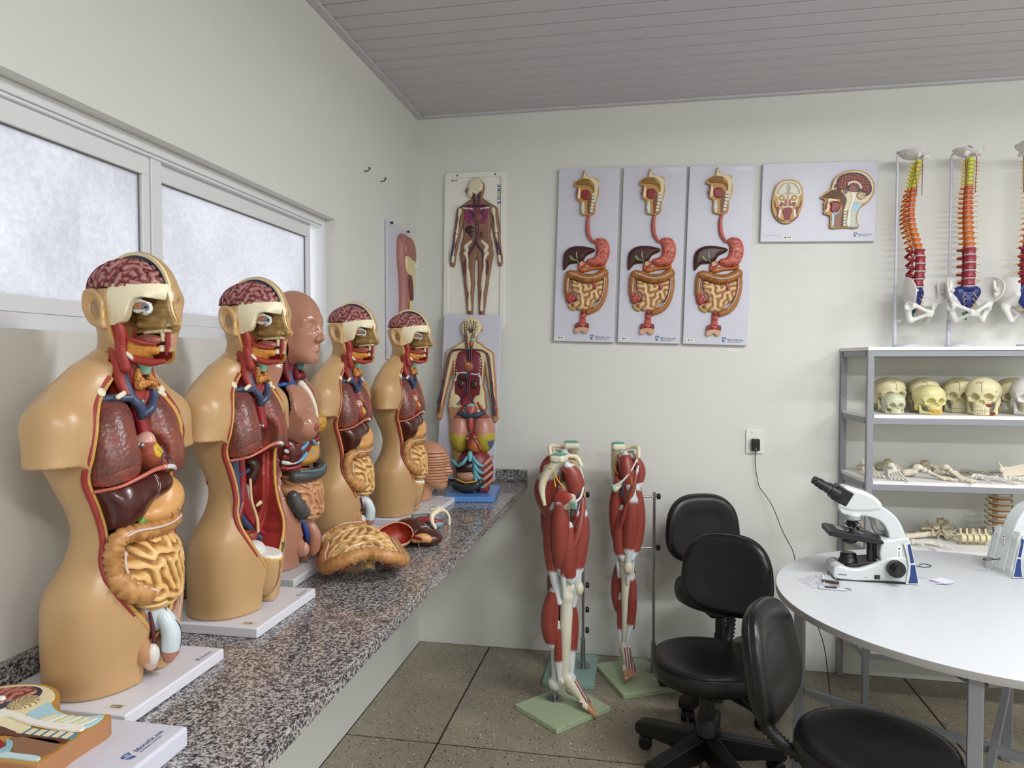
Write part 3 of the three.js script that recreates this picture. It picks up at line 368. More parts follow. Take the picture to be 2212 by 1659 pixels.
  ORG.jawMuscle = merge([tube([[-0.052, 0.684, 0.045, 0.006], [-0.05, 0.665, 0.05, 0.01], [-0.046, 0.645, 0.05, 0.009], [-0.042, 0.625, 0.05, 0.006]], 0, 16, 9), tube([[-0.05, 0.675, 0.042, 0.008], [-0.046, 0.64, 0.046, 0.011], [-0.04, 0.605, 0.05, 0.01]], 0, 16, 9), tube([[-0.04, 0.622, 0.052, 0.006], [-0.02, 0.613, 0.085, 0.007], [-0.006, 0.615, 0.103, 0.004]], 0, 14, 8), tube([[-0.045, 0.652, 0.06, 0.003], [-0.035, 0.646, 0.078, 0.004], [-0.016, 0.643, 0.094, 0.003]], 0, 12, 7)]);
  ORG.jawStrip = tube([[-0.046, 0.633, 0.052, 0.003], [-0.037, 0.62, 0.062, 0.0042], [-0.024, 0.6125, 0.08, 0.003], [-0.013, 0.613, 0.096, 0.002]], 0, 16, 8);
  // throat
  ORG.neckMuscle = merge([tube([[-0.046, 0.66, 0.036, 0.01], [-0.042, 0.61, 0.042, 0.012], [-0.038, 0.56, 0.046, 0.012], [-0.032, 0.53, 0.056, 0.009]], 0, 18, 10), tube([[0.034, 0.6, 0.045, 0.008], [0.034, 0.56, 0.05, 0.009], [0.03, 0.53, 0.062, 0.007]], 0, 14, 8), tube([[-0.014, 0.612, 0.07, 0.008], [0.01, 0.612, 0.075, 0.008]], 0, 8, 8), boxCol()]);
  function boxCol() { return new THREE.CylinderGeometry(0.03, 0.034, 0.13, 20).translate(-0.004, 0.59, 0.03); }
  ORG.larynx = iso([-0.03, 0.57, 0.03], [0.03, 0.615, 0.1], 0.0018, (x, y, z) => smin(smin(ell(x, y, z, [0, 0.596, 0.066], [0.017, 0.014, 0.014]), ell(x, y, z, [0, 0.598, 0.077], [0.006, 0.012, 0.008]), 0.008), ell(x, y, z, [0, 0.58, 0.066], [0.011, 0.012, 0.012]), 0.006), (x, y, z) => (y > 0.606 ? hex('#dfe4da') : hex('#8fbfa8')));
  ORG.thyroid = iso([-0.035, 0.53, 0.03], [0.035, 0.59, 0.1], 0.0018, (x, y, z) => smin(cap(abs(x), y, z, [0.014, 0.58, 0.062], [0.017, 0.552, 0.068], 0.006, 0.01), cap(abs(x), y, z, [0, 0.556, 0.078], [0.014, 0.554, 0.072], 0.006, 0.008), 0.008) + 0.0018 * cells(x * 260, y * 260, z * 260)[0], (x, y, z) => mix(hex('#d99a52'), hex('#9c5a22'), sstep(0.35, 0.7, cells(x * 260, y * 260, z * 260)[0])));
  ORG.trachea = (() => { const P = []; for (let i = 0; i <= 40; i++) P.push([0.002, 0.56 - 0.07 * i / 40, 0.066 - 0.004 * i / 40, i % 5 < 3 ? 0.0095 : 0.008]); return tube(P, 0, 60, 12); })();
  ORG.veins = merge([tube([[-0.05, 0.652, 0.036, 0.006], [-0.043, 0.61, 0.05, 0.008], [-0.034, 0.565, 0.062, 0.0085], [-0.028, 0.53, 0.072, 0.0085], [-0.016, 0.512, 0.08, 0.009], [-0.006, 0.495, 0.076, 0.009]], 0, 26, 9), tube([[-0.082, 0.525, 0.035, 0.006], [-0.062, 0.53, 0.058, 0.007], [-0.03, 0.529, 0.073, 0.008]], 0, 16, 9), tube([[0.03, 0.6, 0.06, 0.004], [0.032, 0.56, 0.066, 0.006], [0.027, 0.53, 0.075, 0.008], [0.008, 0.508, 0.084, 0.0085], [-0.006, 0.498, 0.08, 0.0085]], 0, 24, 9), tube([[0.082, 0.525, 0.035, 0.005], [0.058, 0.531, 0.06, 0.007], [0.027, 0.53, 0.074, 0.008]], 0, 16, 9)]);
  ORG.arteries = merge([tube([[-0.038, 0.622, 0.056, 0.005], [-0.03, 0.58, 0.062, 0.007], [-0.02, 0.535, 0.066, 0.0075], [-0.008, 0.51, 0.064, 0.009], [0.002, 0.475, 0.07, 0.012], [0.004, 0.44, 0.075, 0.013]], 0, 24, 9), tube([[0.03, 0.58, 0.055, 0.005], [0.02, 0.535, 0.066, 0.007], [0.012, 0.505, 0.064, 0.009]], 0, 14, 9), tube([[-0.013, 0.58, 0.076, 0.0014], [-0.012, 0.565, 0.081, 0.0016], [-0.016, 0.55, 0.08, 0.0012]], 0, 8, 5), tube([[-0.012, 0.565, 0.081, 0.0012], [-0.004, 0.55, 0.087, 0.001]], 0, 6, 5), tube([[0.012, 0.57, 0.081, 0.0014], [0.015, 0.55, 0.082, 0.001]], 0, 6, 5)]);
  ORG.clavicle = merge([[-0.079, 0.541, 0.052], [-0.055, 0.535, 0.072], [0.079, 0.541, 0.052], [0.052, 0.533, 0.074]].map((p, i) => (i % 2 ? rbox(0.024, 0.009, 0.008, 0.0038) : lathe([[0, 0.004], [0.007, 0.004], [0.0095, 0], [0.007, -0.004], [0, -0.004]], 18).rotateX(1.1)).rotateZ(i === 1 ? 0.4 : i === 3 ? -0.4 : 0).translate(...p)));
  // chest
  const lungD = (x, y, z, s) => { x *= s; let d = ell(x, y, z, [-0.06, 0.43, 0.036], [0.054, 0.1, 0.062]); d = smin(d, ell(x, y, z, [-0.064, 0.405, 0.044], [0.051, 0.066, 0.058]), 0.02); d = smin(d, ell(x, y, z, [-0.045, 0.49, 0.036], [0.032, 0.044, 0.042]), 0.015); d = smax(d, x + 0.012, 0.012); d = smax(d, poly(x * s, y, OUT) + 0.006, 0.008); return s > 0 ? smax(d, 0.37 + 0.27 * (x + 0.115) - y, 0.006) : smax(smax(d, 0.375 + 0.1 * (-x) - y, 0.006), -ell(x, y, z, [-0.012, 0.415, 0.085], [0.03, 0.045, 0.06]), 0.01); };
  const lung = (s) => iso(s > 0 ? [-0.13, 0.35, -0.03] : [0, 0.35, -0.03], s > 0 ? [0, 0.545, 0.115] : [0.13, 0.545, 0.115], 0.0022, (x, y, z) => { const d = lungD(x, y, z, s); if (abs(d) > 0.012) return d; const c = cells(x * 100, y * 100, z * 100); return max(d + 0.0008 * (1 - sstep(0.0, 0.2, c[1] - c[0])), s > 0 ? -(abs(y - 0.405 - 0.25 * (x + 0.06) - 0.006 * sin(x * 60)) * 0.6 - 0.0006 + max(0, -d - 0.002) * 3) : -1); }, (x, y, z) => { const c = cells(x * 100, y * 100, z * 100), n = fbm(x * 26, y * 26, z * 26); let k = mix(hex('#74423a'), hex('#8f4a3c'), sstep(0.35, 0.65, n)); k = mix(k, hex('#b04a38'), 0.75 * sstep(0.5, 0.66, fbm(x * 30 + 4, y * 24, z * 30)) * sstep(0.46, 0.36, y)); k = mix(k, hex('#62524a'), 0.5 * sstep(0.55, 0.7, fbm(x * 45, y * 45 + 9, z * 45))); return mix(hex('#4a2420'), k, 0.6 + 0.4 * sstep(0.02, 0.2, c[1] - c[0])); });
  ORG.lungR = lung(1); ORG.lungL = lung(-1);
  ORG.peg = (x, y, z) => merge([cyl(0.003, 0.003, 0.012).rotateX(PI / 2).translate(x, y, z), new THREE.SphereGeometry(0.0045, 14, 10).translate(x, y, z + 0.007), new THREE.TorusGeometry(0.0042, 0.0013, 6, 16).translate(x, y, z + 0.003)]);
  ORG.heart = iso([-0.03, 0.36, 0.02], [0.08, 0.475, 0.13], 0.0022, (x, y, z) => smin(ell(x * 0.86 - (y - 0.42) * -0.5, y, z, [0.012, 0.412, 0.072], [0.026, 0.04, 0.033]), ell(x, y, z, [0.0, 0.447, 0.078], [0.015, 0.018, 0.018]), 0.01), (x, y, z) => { if (y > 0.445) return hex('#d2a193'); if (hypot((x - 0.006) * 1.3, y - 0.43) < 0.011 + 0.004 * noise(x * 200, y * 200)) return hex('#d2b13a'); return mix(hex('#8d3a2c'), hex('#b5624a'), noise(x * 160, y * 160, z * 160)); });
  ORG.heartVessels = merge([tube([[0.005, 0.437, 0.108, 0.0014], [0.016, 0.42, 0.109, 0.0014], [0.028, 0.402, 0.104, 0.0012], [0.036, 0.388, 0.096, 0.0008]], 0, 14, 5), tube([[0.012, 0.427, 0.109, 0.0012], [0.006, 0.41, 0.108, 0.0012], [0.008, 0.395, 0.104, 0.0008]], 0, 10, 5), tube([[0.02, 0.414, 0.108, 0.001], [0.03, 0.412, 0.104, 0.001], [0.04, 0.4, 0.097, 0.0007]], 0, 10, 5)]);
  ORG.diaphragm = tube([[-0.104, 0.368, 0.058, 0.003], [-0.085, 0.375, 0.092, 0.003], [-0.05, 0.386, 0.104, 0.0035], [-0.012, 0.395, 0.107, 0.004], [0.012, 0.397, 0.11, 0.005]], 0, 24, 8); ORG.pericard = tube([[0.008, 0.397, 0.11, 0.0045], [0.03, 0.395, 0.11, 0.005], [0.052, 0.388, 0.1, 0.004], [0.066, 0.382, 0.088, 0.0025]], 0, 18, 8);
  // belly
  const liverD = (x, y, z) => { let d = 0; d = ell(x, y, z, [-0.052, 0.34, 0.04], [0.062, 0.062, 0.07]); d = smin(d, ell(x, y, z, [0.014, 0.362, 0.055], [0.056, 0.034, 0.056]), 0.03); d = smax(d, 0.288 + 0.34 * max(0, x + 0.085) - y, 0.014); return smax(smax(d, poly(x, y, OUT) + 0.004, 0.008), y - 0.386 - 0.13 * (x + 0.06), 0.012); };
  ORG.liver = iso([-0.125, 0.27, -0.04], [0.085, 0.405, 0.125], 0.003, liverD); ORG.liverLine = merge([0, 0.004].map((o) => { const P = []; for (let i = 0; i <= 10; i++) { const y = 0.389 - 0.068 * i / 10; let z = 0.13; const x = -0.002 + o - 0.006 * sin(i / 10 * 2); while (z > 0 && liverD(x, y, z) > -0.0003) z -= 0.0005; P.push([x, y, z]); } return tube(P, 0.00075, 24, 5); }));
  ORG.gall = new THREE.SphereGeometry(0.009, 14, 10).scale(1.4, 0.9, 0.8).rotateZ(0.5).translate(-0.03, 0.302, 0.092);
  ORG.stomach = iso([-0.04, 0.275, 0.0], [0.115, 0.395, 0.14], 0.0028, (x, y, z) => smin(ell(x, y, z, [0.05, 0.335, 0.062], [0.044, 0.042, 0.05]), ell(x, y, z, [0.014, 0.311, 0.082], [0.05, 0.023, 0.034]), 0.03), (x, y, z) => mix(hex('#d8a266'), hex('#c58a4c'), 0.6 * fbm(x * 30, y * 30, z * 30)));
  ORG.stomachVeins = merge([[[0.085, 0.33, 0.085], [0.068, 0.335, 0.107], [0.055, 0.33, 0.112]], [[0.07, 0.3, 0.1], [0.06, 0.315, 0.111], [0.05, 0.322, 0.114]], [[0.05, 0.294, 0.109], [0.046, 0.306, 0.114], [0.035, 0.313, 0.117]], [[0.03, 0.291, 0.108], [0.026, 0.3, 0.114], [0.018, 0.309, 0.1175]], [[0.085, 0.35, 0.08], [0.075, 0.352, 0.096], [0.066, 0.346, 0.106]]].map((P) => tube(P, 0.0008, 10, 5))); ORG.stomachRim = tube([[-0.03, 0.296, 0.094], [0.0, 0.288, 0.107], [0.03, 0.289, 0.107], [0.065, 0.297, 0.098], [0.085, 0.31, 0.085]], 0.002, 24, 6);
  const haustra = (P, r0, amp, per, seg) => { const c = new THREE.CatmullRomCurve3(P.map((p) => V(...p))), L = c.getLength(), n = seg, out = []; for (let i = 0; i <= n; i++) { const q = c.getPointAt(i / n); out.push([q.x, q.y, q.z, r0 * (1 - amp + amp * abs(sin(L * i / n / per * PI)) ** 0.6)]); } return tube(out, 0, n, 12); };
  ORG.colonPath = [[-0.07, 0.188, 0.092], [-0.08, 0.205, 0.082], [-0.086, 0.235, 0.076], [-0.086, 0.262, 0.078], [-0.078, 0.28, 0.082], [-0.06, 0.285, 0.088], [-0.02, 0.283, 0.098], [0.02, 0.284, 0.1], [0.055, 0.289, 0.092], [0.078, 0.286, 0.07]];
  const ringCol = (g) => { const p = g.attributes.position, c = new Float32Array(p.count * 3); for (let i = 0; i < p.count; i++) { const k = mix(hex('#9a6330'), hex('#d3a064'), noise(p.getX(i) * 150, p.getY(i) * 150, p.getZ(i) * 150)); c.set(k, i * 3); } g.setAttribute('color', new THREE.BufferAttribute(c, 3)); return g; };
  ORG.haustra = haustra; ORG.ringCol = ringCol; ORG.colon = ringCol(haustra(ORG.colonPath, 0.0175, 0.3, 0.0115, 180));
  ORG.caecum = ringCol(haustra([[-0.085, 0.21, 0.082], [-0.07, 0.186, 0.097], [-0.05, 0.174, 0.108]], 0.022, 0.2, 0.016, 40));
  ORG.taenia = merge([tube(ORG.colonPath.slice(4).map((p) => [p[0], p[1] + 0.006, p[2] + 0.0175]), 0.0024, 50, 6), tube([[-0.076, 0.256, 0.093], [-0.077, 0.23, 0.095], [-0.072, 0.208, 0.102], [-0.062, 0.193, 0.115], [-0.044, 0.18, 0.129]], 0.0024, 30, 6)]);
  const gutBase = (x, y, z) => smin(smin(ell(x, y, z, [0.006, 0.222, 0.06], [0.082, 0.06, 0.062]), ell(x, y, z, [0.002, 0.185, 0.08], [0.07, 0.036, 0.042]), 0.03), ell(x, y, z, [0.006, 0.158, 0.09], [0.052, 0.028, 0.038]), 0.02);
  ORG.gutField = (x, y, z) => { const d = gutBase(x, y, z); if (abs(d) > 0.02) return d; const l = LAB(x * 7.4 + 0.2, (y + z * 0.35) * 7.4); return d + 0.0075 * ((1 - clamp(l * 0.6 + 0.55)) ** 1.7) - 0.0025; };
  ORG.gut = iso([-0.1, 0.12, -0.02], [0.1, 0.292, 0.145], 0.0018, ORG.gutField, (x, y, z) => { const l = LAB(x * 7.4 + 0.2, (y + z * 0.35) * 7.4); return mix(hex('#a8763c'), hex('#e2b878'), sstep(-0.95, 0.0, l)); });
  // pelvis
  ORG.pubis = iso([-0.035, 0.085, 0.03], [0.05, 0.165, 0.13], 0.0022, (x, y, z) => smin(ell(x, y, z, [0.006, 0.135, 0.075], [0.035, 0.026, 0.032]), ell(x, y, z, [0.004, 0.105, 0.085], [0.018, 0.022, 0.02]), 0.02));
  ORG.shaft = tube([[0.006, 0.125, 0.09, 0.013], [0.006, 0.11, 0.108, 0.016], [0.007, 0.085, 0.119, 0.0175], [0.008, 0.062, 0.118, 0.0175], [0.009, 0.05, 0.116, 0.017]], 0, 24, 16); ORG.glans = tube([[0.009, 0.051, 0.116, 0.0178], [0.0095, 0.043, 0.1145, 0.0172], [0.01, 0.033, 0.112, 0.011]], 0, 12, 16); ORG.cord = tube([[0.006, 0.137, 0.107], [0.004, 0.12, 0.117], [0.011, 0.1, 0.1325], [0.017, 0.075, 0.1345], [0.018, 0.052, 0.1315]], 0.0009, 24, 5);
  ORG.testis = merge([new THREE.SphereGeometry(0.016, 18, 12).scale(0.9, 1.35, 0.9).translate(-0.022, 0.05, 0.1)]); ORG.testisRim = tube([[-0.03, 0.105, 0.085, 0.005], [-0.036, 0.075, 0.09, 0.006], [-0.036, 0.045, 0.096, 0.006], [-0.026, 0.027, 0.1, 0.006], [-0.01, 0.03, 0.1, 0.005], [-0.008, 0.05, 0.1, 0.004]], 0, 26, 8); ORG.scrotum = merge([tube([[-0.022, 0.13, 0.082, 0.009], [-0.03, 0.09, 0.082, 0.013], [-0.026, 0.05, 0.088, 0.022], [-0.012, 0.04, 0.086, 0.016]], 0, 24, 10)]); ORG.plexus = tube([[-0.02, 0.128, 0.096, 0.003], [-0.02, 0.1, 0.102, 0.004], [-0.021, 0.075, 0.105, 0.0035]], 0, 14, 6);
  const tr = rng(9), tv = [[], [], []]; const thighZ = (x, y) => { let z = 0.13; while (z > 0 && bodyField(x, y, z, {}) > -0.0008) z -= 0.0007; return z; };
  for (let i = 0; i < 13; i++) { const a = (i / 12 - 0.5), P = []; for (let k = 0; k < 6; k++) { const t = k / 5, x = 0.055 + a * (0.016 + 0.044 * t) + 0.003 * (tr() - 0.5) + 0.006 * (1 - t), y = lerp(0.14, 0.045 + 0.025 * abs(a) + 0.02 * tr(), t); P.push([x, y, thighZ(x, y), 0.0019 - 0.0011 * t]); } tv[i % 3 === 0 ? 1 : i % 4 === 2 ? 2 : 0].push(tube(P, 0, 12, 5)); }
  ORG.thigh = tv.map((g) => merge(g));
  ORG.block = iso([-0.04, 0.02, 0.02], [0.06, 0.15, 0.13], 0.0026, (x, y, z) => max(smin(ell(x, y, z, [0.008, 0.09, 0.06], [0.034, 0.075, 0.056]), ell(x, y, z, [0.012, 0.115, 0.085], [0.03, 0.03, 0.028]), 0.02), y - 0.132 + 0.25 * (z - 0.08), 0.025 - y), (x, y, z) => (y > 0.126 - 0.25 * (z - 0.08) ? hex('#e9e6de') : y > 0.121 - 0.25 * (z - 0.08) ? FAT : abs(x - 0.004) < 0.0015 ? hex('#7b5628') : SKIN));
}
for (const k of ['brain', 'vessels', 'skullEdge', 'navyBand', 'skull', 'eye', 'eyeMuscle', 'rectus', 'iris', 'pupil', 'nasal', 'palate', 'lipSection', 'tongue', 'gland', 'jawMuscle', 'jawStrip']) HR(ORG[k]);
for (const k of ['neckMuscle', 'larynx', 'thyroid']) ORG[k].translate(0, 0, 0.012);
const navy = M('#3f4a66', 0.35), arteryRed = M('#8e1f26', 0.35), muscleRed = M('#9c3229', 0.42), liverMat = mat('#4a201b', 0.22), colonMat = mat('#ffffff', 0.38, { vertexColors: true }), whiteish = M('#d9d6d2', 0.4), baseWhite = mat('#dcdce4', 0.4), metalPeg = mat('#b9b9bb', 0.25, { metalness: 0.9 });
function logo(text, sub, w, h) { return canvas(512, Math.round(512 * h / w), (c, W, H) => { c.clearRect(0, 0, W, H); c.fillStyle = '#2d5a94'; c.beginPath(); c.moveTo(H * 0.16, H * 0.1); c.quadraticCurveTo(H * 0.5, -H * 0.02, H * 0.86, H * 0.14); c.lineTo(H * 0.66, H * 0.5); c.quadraticCurveTo(H * 0.36, H * 0.5, H * 0.1, H * 0.36); c.fill(); c.beginPath(); c.moveTo(H * 0.04, H * 0.5); c.lineTo(H * 0.6, H * 0.66); c.lineTo(H * 0.52, H * 0.98); c.quadraticCurveTo(H * 0.2, H * 0.9, H * 0.04, H * 0.5); c.fill(); c.fillStyle = 'rgba(235,240,250,0.9)'; for (let i = 0; i < 3; i++) { c.beginPath(); c.ellipse(H * 0.46, H * (0.2 + i * 0.1), H * 0.2, H * 0.025, -0.15, 0, 7); c.fill(); } c.fillStyle = '#2d4f86'; const cap = text.split(' '); let x = H * 1.0; c.textBaseline = 'alphabetic'; for (const wd of cap) { c.font = `bold ${H * 0.5}px serif`; c.fillText(wd[0], x, H * 0.66); x += c.measureText(wd[0]).width; c.font = `bold ${H * 0.4}px serif`; c.fillText(wd.slice(1).toUpperCase(), x, H * 0.66); x += c.measureText(wd.slice(1).toUpperCase()).width; } c.font = `bold ${H * 0.17}px sans-serif`; c.fillText(sub, H * 1.0, H * 0.92); }); }
const LOGO = logo('Mogi Glass', 'ANATOMIA & ILUSTRAÇÃO', 0.1, 0.026), logoMat = mat('#ffffff', 0.5, { map: LOGO, transparent: true });
const tagMats = [1, 2, 3].map((s) => mat('#ffffff', 0.5, { map: canvas(128, 56, (c, W, H) => { c.fillStyle = '#d6d3c8'; c.fillRect(0, 0, W, H); c.fillStyle = '#6b5a48'; c.fillRect(W * 0.22, H * 0.2, W * 0.56, H * 0.6); const r = rng(s); c.fillStyle = '#c7b9a2'; for (let i = 0; i < 6; i++) c.fillRect(W * (0.36 + 0.065 * i), H * 0.34, W * 0.03 + 4 * r(), H * 0.3); }) }));
function decal(name, m, w, h, parent, pos, rot = [0, 0, 0]) { const o = mesh(name, new THREE.PlaneGeometry(w, h), m, parent); o.position.set(...pos); o.rotation.set(...rot); return o; }
function makeTorso(at, ry, o) {
  const g = group('anatomical_torso', [at[0], CT, at[1]], ry), H = 0.0245, B = (n, geo, m, p = g) => { const q = mesh(n, geo, m, p); if (p === g) q.position.y = H; return q; };
  const plate = mesh('base_board', rbox(0.285, 0.024, 0.285, 0.004, [0, 0.012, 0]), baseWhite, g); decal('name_label', tagMats[0], 0.036, 0.016, plate, [-0.118, 0.0243, 0.105], [-PI / 2, 0, PI / 2]); decal('maker_logo', logoMat, 0.05, 0.013, plate, [0.1, 0.0243, 0.125], [-PI / 2, 0, 0.0]);
  const bd = B('body', ORG.body ||= makeBody({ thigh: true }), VC); ORG.rimFat ||= rim({}, 0.001, 0.003, 0.0036); ORG.rimRed ||= rim({}, -0.006, 0.005, 0.0052);
  B('fat_rim', ORG.rimFat, M('#cfa24e', 0.5), bd); B('muscle_rim', ORG.rimRed, M('#96302b', 0.5), bd);
  ORG.pec ||= iso([0.02, 0.39, 0.0], [0.13, 0.545, 0.13], 0.0026, (x, y, z) => { const b = bodyField(x, y, z, {}), p = poly(x, y, OUT); return max(b + 0.0035 - 0.0008 * sin(x * 900) * sin(y * 900), -(b + 0.016), p, -(p + 0.03 * sstep(0.4, 0.46, y))); }); B('chest_muscle', ORG.pec, M('#8c2f2b', 0.5), bd);
  const br = B('brain', ORG.brain, VC); B('brain_vessels', ORG.vessels, M('#7c2029', 0.35), br);
  B('skull_edge', ORG.skullEdge, M('#e6d9b0', 0.5)); B('sinus_band', ORG.navyBand, M('#232a44', 0.4)); B('skull_bone', ORG.skull, VC);
  const ey = B('eyeball', ORG.eye, M('#e9ebee', 0.15)); B('iris', ORG.iris, M('#6b7480', 0.2), ey); B('pupil', ORG.pupil, M('#14100e', 0.15), ey); B('rectus_muscle', ORG.rectus, M('#dfe2e6', 0.35), ey); B('orbit_muscle', ORG.eyeMuscle, M('#b97f5c', 0.4), ey);
  B('nasal_cavity', ORG.nasal, VC); B('palate', ORG.palate, VC); B('lip_section', ORG.lipSection, arteryRed); B('tongue', ORG.tongue, VC); B('salivary_gland', ORG.gland, VC); B('jaw_muscle', ORG.jawMuscle, muscleRed); B('jaw_tendon', ORG.jawStrip, whiteish);
  B('neck_muscle', ORG.neckMuscle, muscleRed); B('larynx', ORG.larynx, VC); B('thyroid', ORG.thyroid, VC); B('trachea', ORG.trachea, M('#8fbfa8', 0.4)); B('neck_vein', ORG.veins, navy); B('neck_artery', ORG.arteries, arteryRed); B('clavicle_end', ORG.clavicle, M('#e8dfc4', 0.45));
  for (const [n, k, x] of [['right_lung', 'lungR', -0.035], ['left_lung', 'lungL', 0.058]]) { const l = B(n, ORG[k], VC); B('metal_peg', ORG.peg(x, 0.443, k === 'lungR' ? 0.091 : 0.085), metalPeg, l); }
  if (!o.emptied) { const h = B('heart', ORG.heart, VC); B('heart_vessels', ORG.heartVessels, navy, h); }
  B('diaphragm', ORG.diaphragm, M('#c9705c', 0.4)); B('diaphragm_tendon', ORG.pericard, whiteish);
  if (!o.emptied) {
    const lv = B('liver', ORG.liver, liverMat); B('falciform_line', ORG.liverLine, whiteish, lv); B('gallbladder', ORG.gall, M('#5f8f35', 0.3));
    const st = B('stomach', ORG.stomach, VC); B('stomach_vein', ORG.stomachVeins, M('#a56a45', 0.4), st); B('stomach_rim', ORG.stomachRim, arteryRed, st);
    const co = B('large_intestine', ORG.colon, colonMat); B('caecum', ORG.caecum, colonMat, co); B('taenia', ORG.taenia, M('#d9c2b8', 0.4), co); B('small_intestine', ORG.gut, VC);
  } else {
    const K = ORG.kidney ||= iso([-0.1, 0.25, -0.03], [-0.02, 0.37, 0.05], 0.0025, (x, y, z) => smax(ell(x, y, z, [-0.062, 0.308, 0.01], [0.024, 0.042, 0.026]), -ell(x, y, z, [-0.034, 0.308, 0.015], [0.014, 0.016, 0.05]), 0.012));
    for (const s of [-1, 1]) { const k = B('kidney', K, M('#3d201d', 0.25)); if (s > 0) { k.rotation.y = PI; k.position.z = 0.02; k.position.x = -0.01; k.position.y += 0.016; } B('adrenal_gland', new THREE.SphereGeometry(0.014, 14, 10).scale(0.9, 1.3, 0.6).translate(-0.052, 0.352, 0.014), M('#b8772c', 0.45), k); }
    B('vena_cava', merge([tube([[-0.022, 0.37, 0.01, 0.014], [-0.022, 0.3, 0.012, 0.016], [-0.018, 0.235, 0.012, 0.015], [-0.04, 0.2, 0.018, 0.01], [-0.06, 0.165, 0.03, 0.009]], 0, 30, 12), tube([[-0.018, 0.24, 0.012, 0.012], [0.02, 0.2, 0.012, 0.01], [0.06, 0.15, 0.03, 0.009], [0.075, 0.125, 0.05, 0.008]], 0, 24, 10), tube([[-0.022, 0.315, 0.015, 0.006], [0.03, 0.325, 0.02, 0.006]], 0, 8, 8), tube([[-0.03, 0.31, 0.015, 0.006], [-0.05, 0.308, 0.02, 0.005]], 0, 8, 8)]), navy); B('aorta', merge([tube([[0.008, 0.38, 0.012, 0.01], [0.01, 0.3, 0.015, 0.011], [0.006, 0.245, 0.018, 0.01], [0.035, 0.2, 0.022, 0.008], [0.072, 0.15, 0.04, 0.007]], 0, 30, 10), tube([[0.004, 0.25, 0.018, 0.009], [-0.03, 0.205, 0.025, 0.008], [-0.05, 0.17, 0.04, 0.007]], 0, 20, 10)]), arteryRed);
    B('ureter', merge([tube([[0.035, 0.3, 0.022, 0.004], [0.03, 0.25, 0.028, 0.004], [0.045, 0.2, 0.034, 0.004], [0.03, 0.172, 0.045, 0.004]], 0, 24, 8), tube([[-0.045, 0.3, 0.022, 0.004], [-0.045, 0.25, 0.025, 0.004], [-0.048, 0.2, 0.03, 0.004]], 0, 20, 8)]), M('#d8b48c', 0.4));
    const strips = []; for (let i = 0; i < 30; i++) { const x = -0.088 + i * 0.006; strips.push(tube([[x, 0.375, -0.006 - 0.000 * i], [x * 0.98, 0.34, -0.014], [x * 0.95, 0.31, -0.016]], 0.003, 8, 5)); } B('back_muscle', merge(strips), M('#96322c', 0.5));
    B('psoas_muscle', merge([-1, 1].map((s) => tube([[s * 0.035, 0.3, -0.01, 0.012], [s * 0.055, 0.24, -0.008, 0.022], [s * 0.07, 0.19, 0.0, 0.028], [s * 0.07, 0.15, 0.02, 0.018]], 0, 22, 12))), muscleRed); B('iliac_crest', tube([[0.055, 0.232, 0.028, 0.004], [0.075, 0.238, 0.03, 0.007], [0.092, 0.228, 0.028, 0.005]], 0, 14, 8), M('#dcc39d', 0.5)); B('lumbar_tendon', extr([[0.036, 0.3], [0.056, 0.3], [0.054, 0.25], [0.05, 0.24]], 0.004, 0.001).translate(0, 0, 0.006), M('#b9bec2', 0.45)); B('bladder', new THREE.SphereGeometry(0.028, 22, 16).scale(1.1, 0.9, 0.95).translate(-0.008, 0.135, 0.055), whiteish); B('rectum', lathe([[0.012, 0], [0.02, 0.008], [0.022, 0.02], [0.018, 0.026], [0.012, 0.02], [0.006, 0.006]], 20).translate(0.012, 0.15, 0.03), M('#9b463a', 0.3)); B('sacrum', iso([-0.03, 0.15, -0.02], [0.03, 0.24, 0.03], 0.003, (x, y, z) => ell(x, y, z, [0, 0.19, -0.002], [0.022, 0.04, 0.014])), M('#cfc7a0', 0.5));
  }
  if (o.block) { B('pelvic_block', ORG.block, VC); } else {
    B('pubic_bone', ORG.pubis, M('#cddbe0', 0.25)); const sh = B('shaft', ORG.shaft, M('#cddbe0', 0.22)); B('glans', ORG.glans, M('#b07c66', 0.35), sh); B('dorsal_line', ORG.cord, M('#4b4246', 0.4), sh); const sc = B('scrotum', ORG.scrotum, M('#bb8a62', 0.4)); B('testis', ORG.testis, M('#d4cfc9', 0.25), sc); B('testis_rim', ORG.testisRim, M('#c49a84', 0.35), sc); B('venous_plexus', ORG.plexus, M('#5a1f2b', 0.4), sc);
  }
  B('thigh_vessel', ORG.thigh[0], M('#3e5a34', 0.4)); B('thigh_vessel', ORG.thigh[1], M('#27304e', 0.4)); B('thigh_vessel', ORG.thigh[2], M('#6d8a3a', 0.4));
  return g;
}
const TX = 0.17;
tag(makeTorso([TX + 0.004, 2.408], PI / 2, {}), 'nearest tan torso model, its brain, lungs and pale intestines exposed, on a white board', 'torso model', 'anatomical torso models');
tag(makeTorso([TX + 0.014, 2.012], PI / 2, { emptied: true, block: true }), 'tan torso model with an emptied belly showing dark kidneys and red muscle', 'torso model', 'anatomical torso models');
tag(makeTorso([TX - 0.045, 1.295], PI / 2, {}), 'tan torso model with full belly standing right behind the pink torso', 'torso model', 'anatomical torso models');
tag(makeTorso([TX + 0.032, 0.922], PI / 2, { block: true }), 'farthest tan torso model, beside the sliced head, with full belly', 'torso model', 'anatomical torso models');

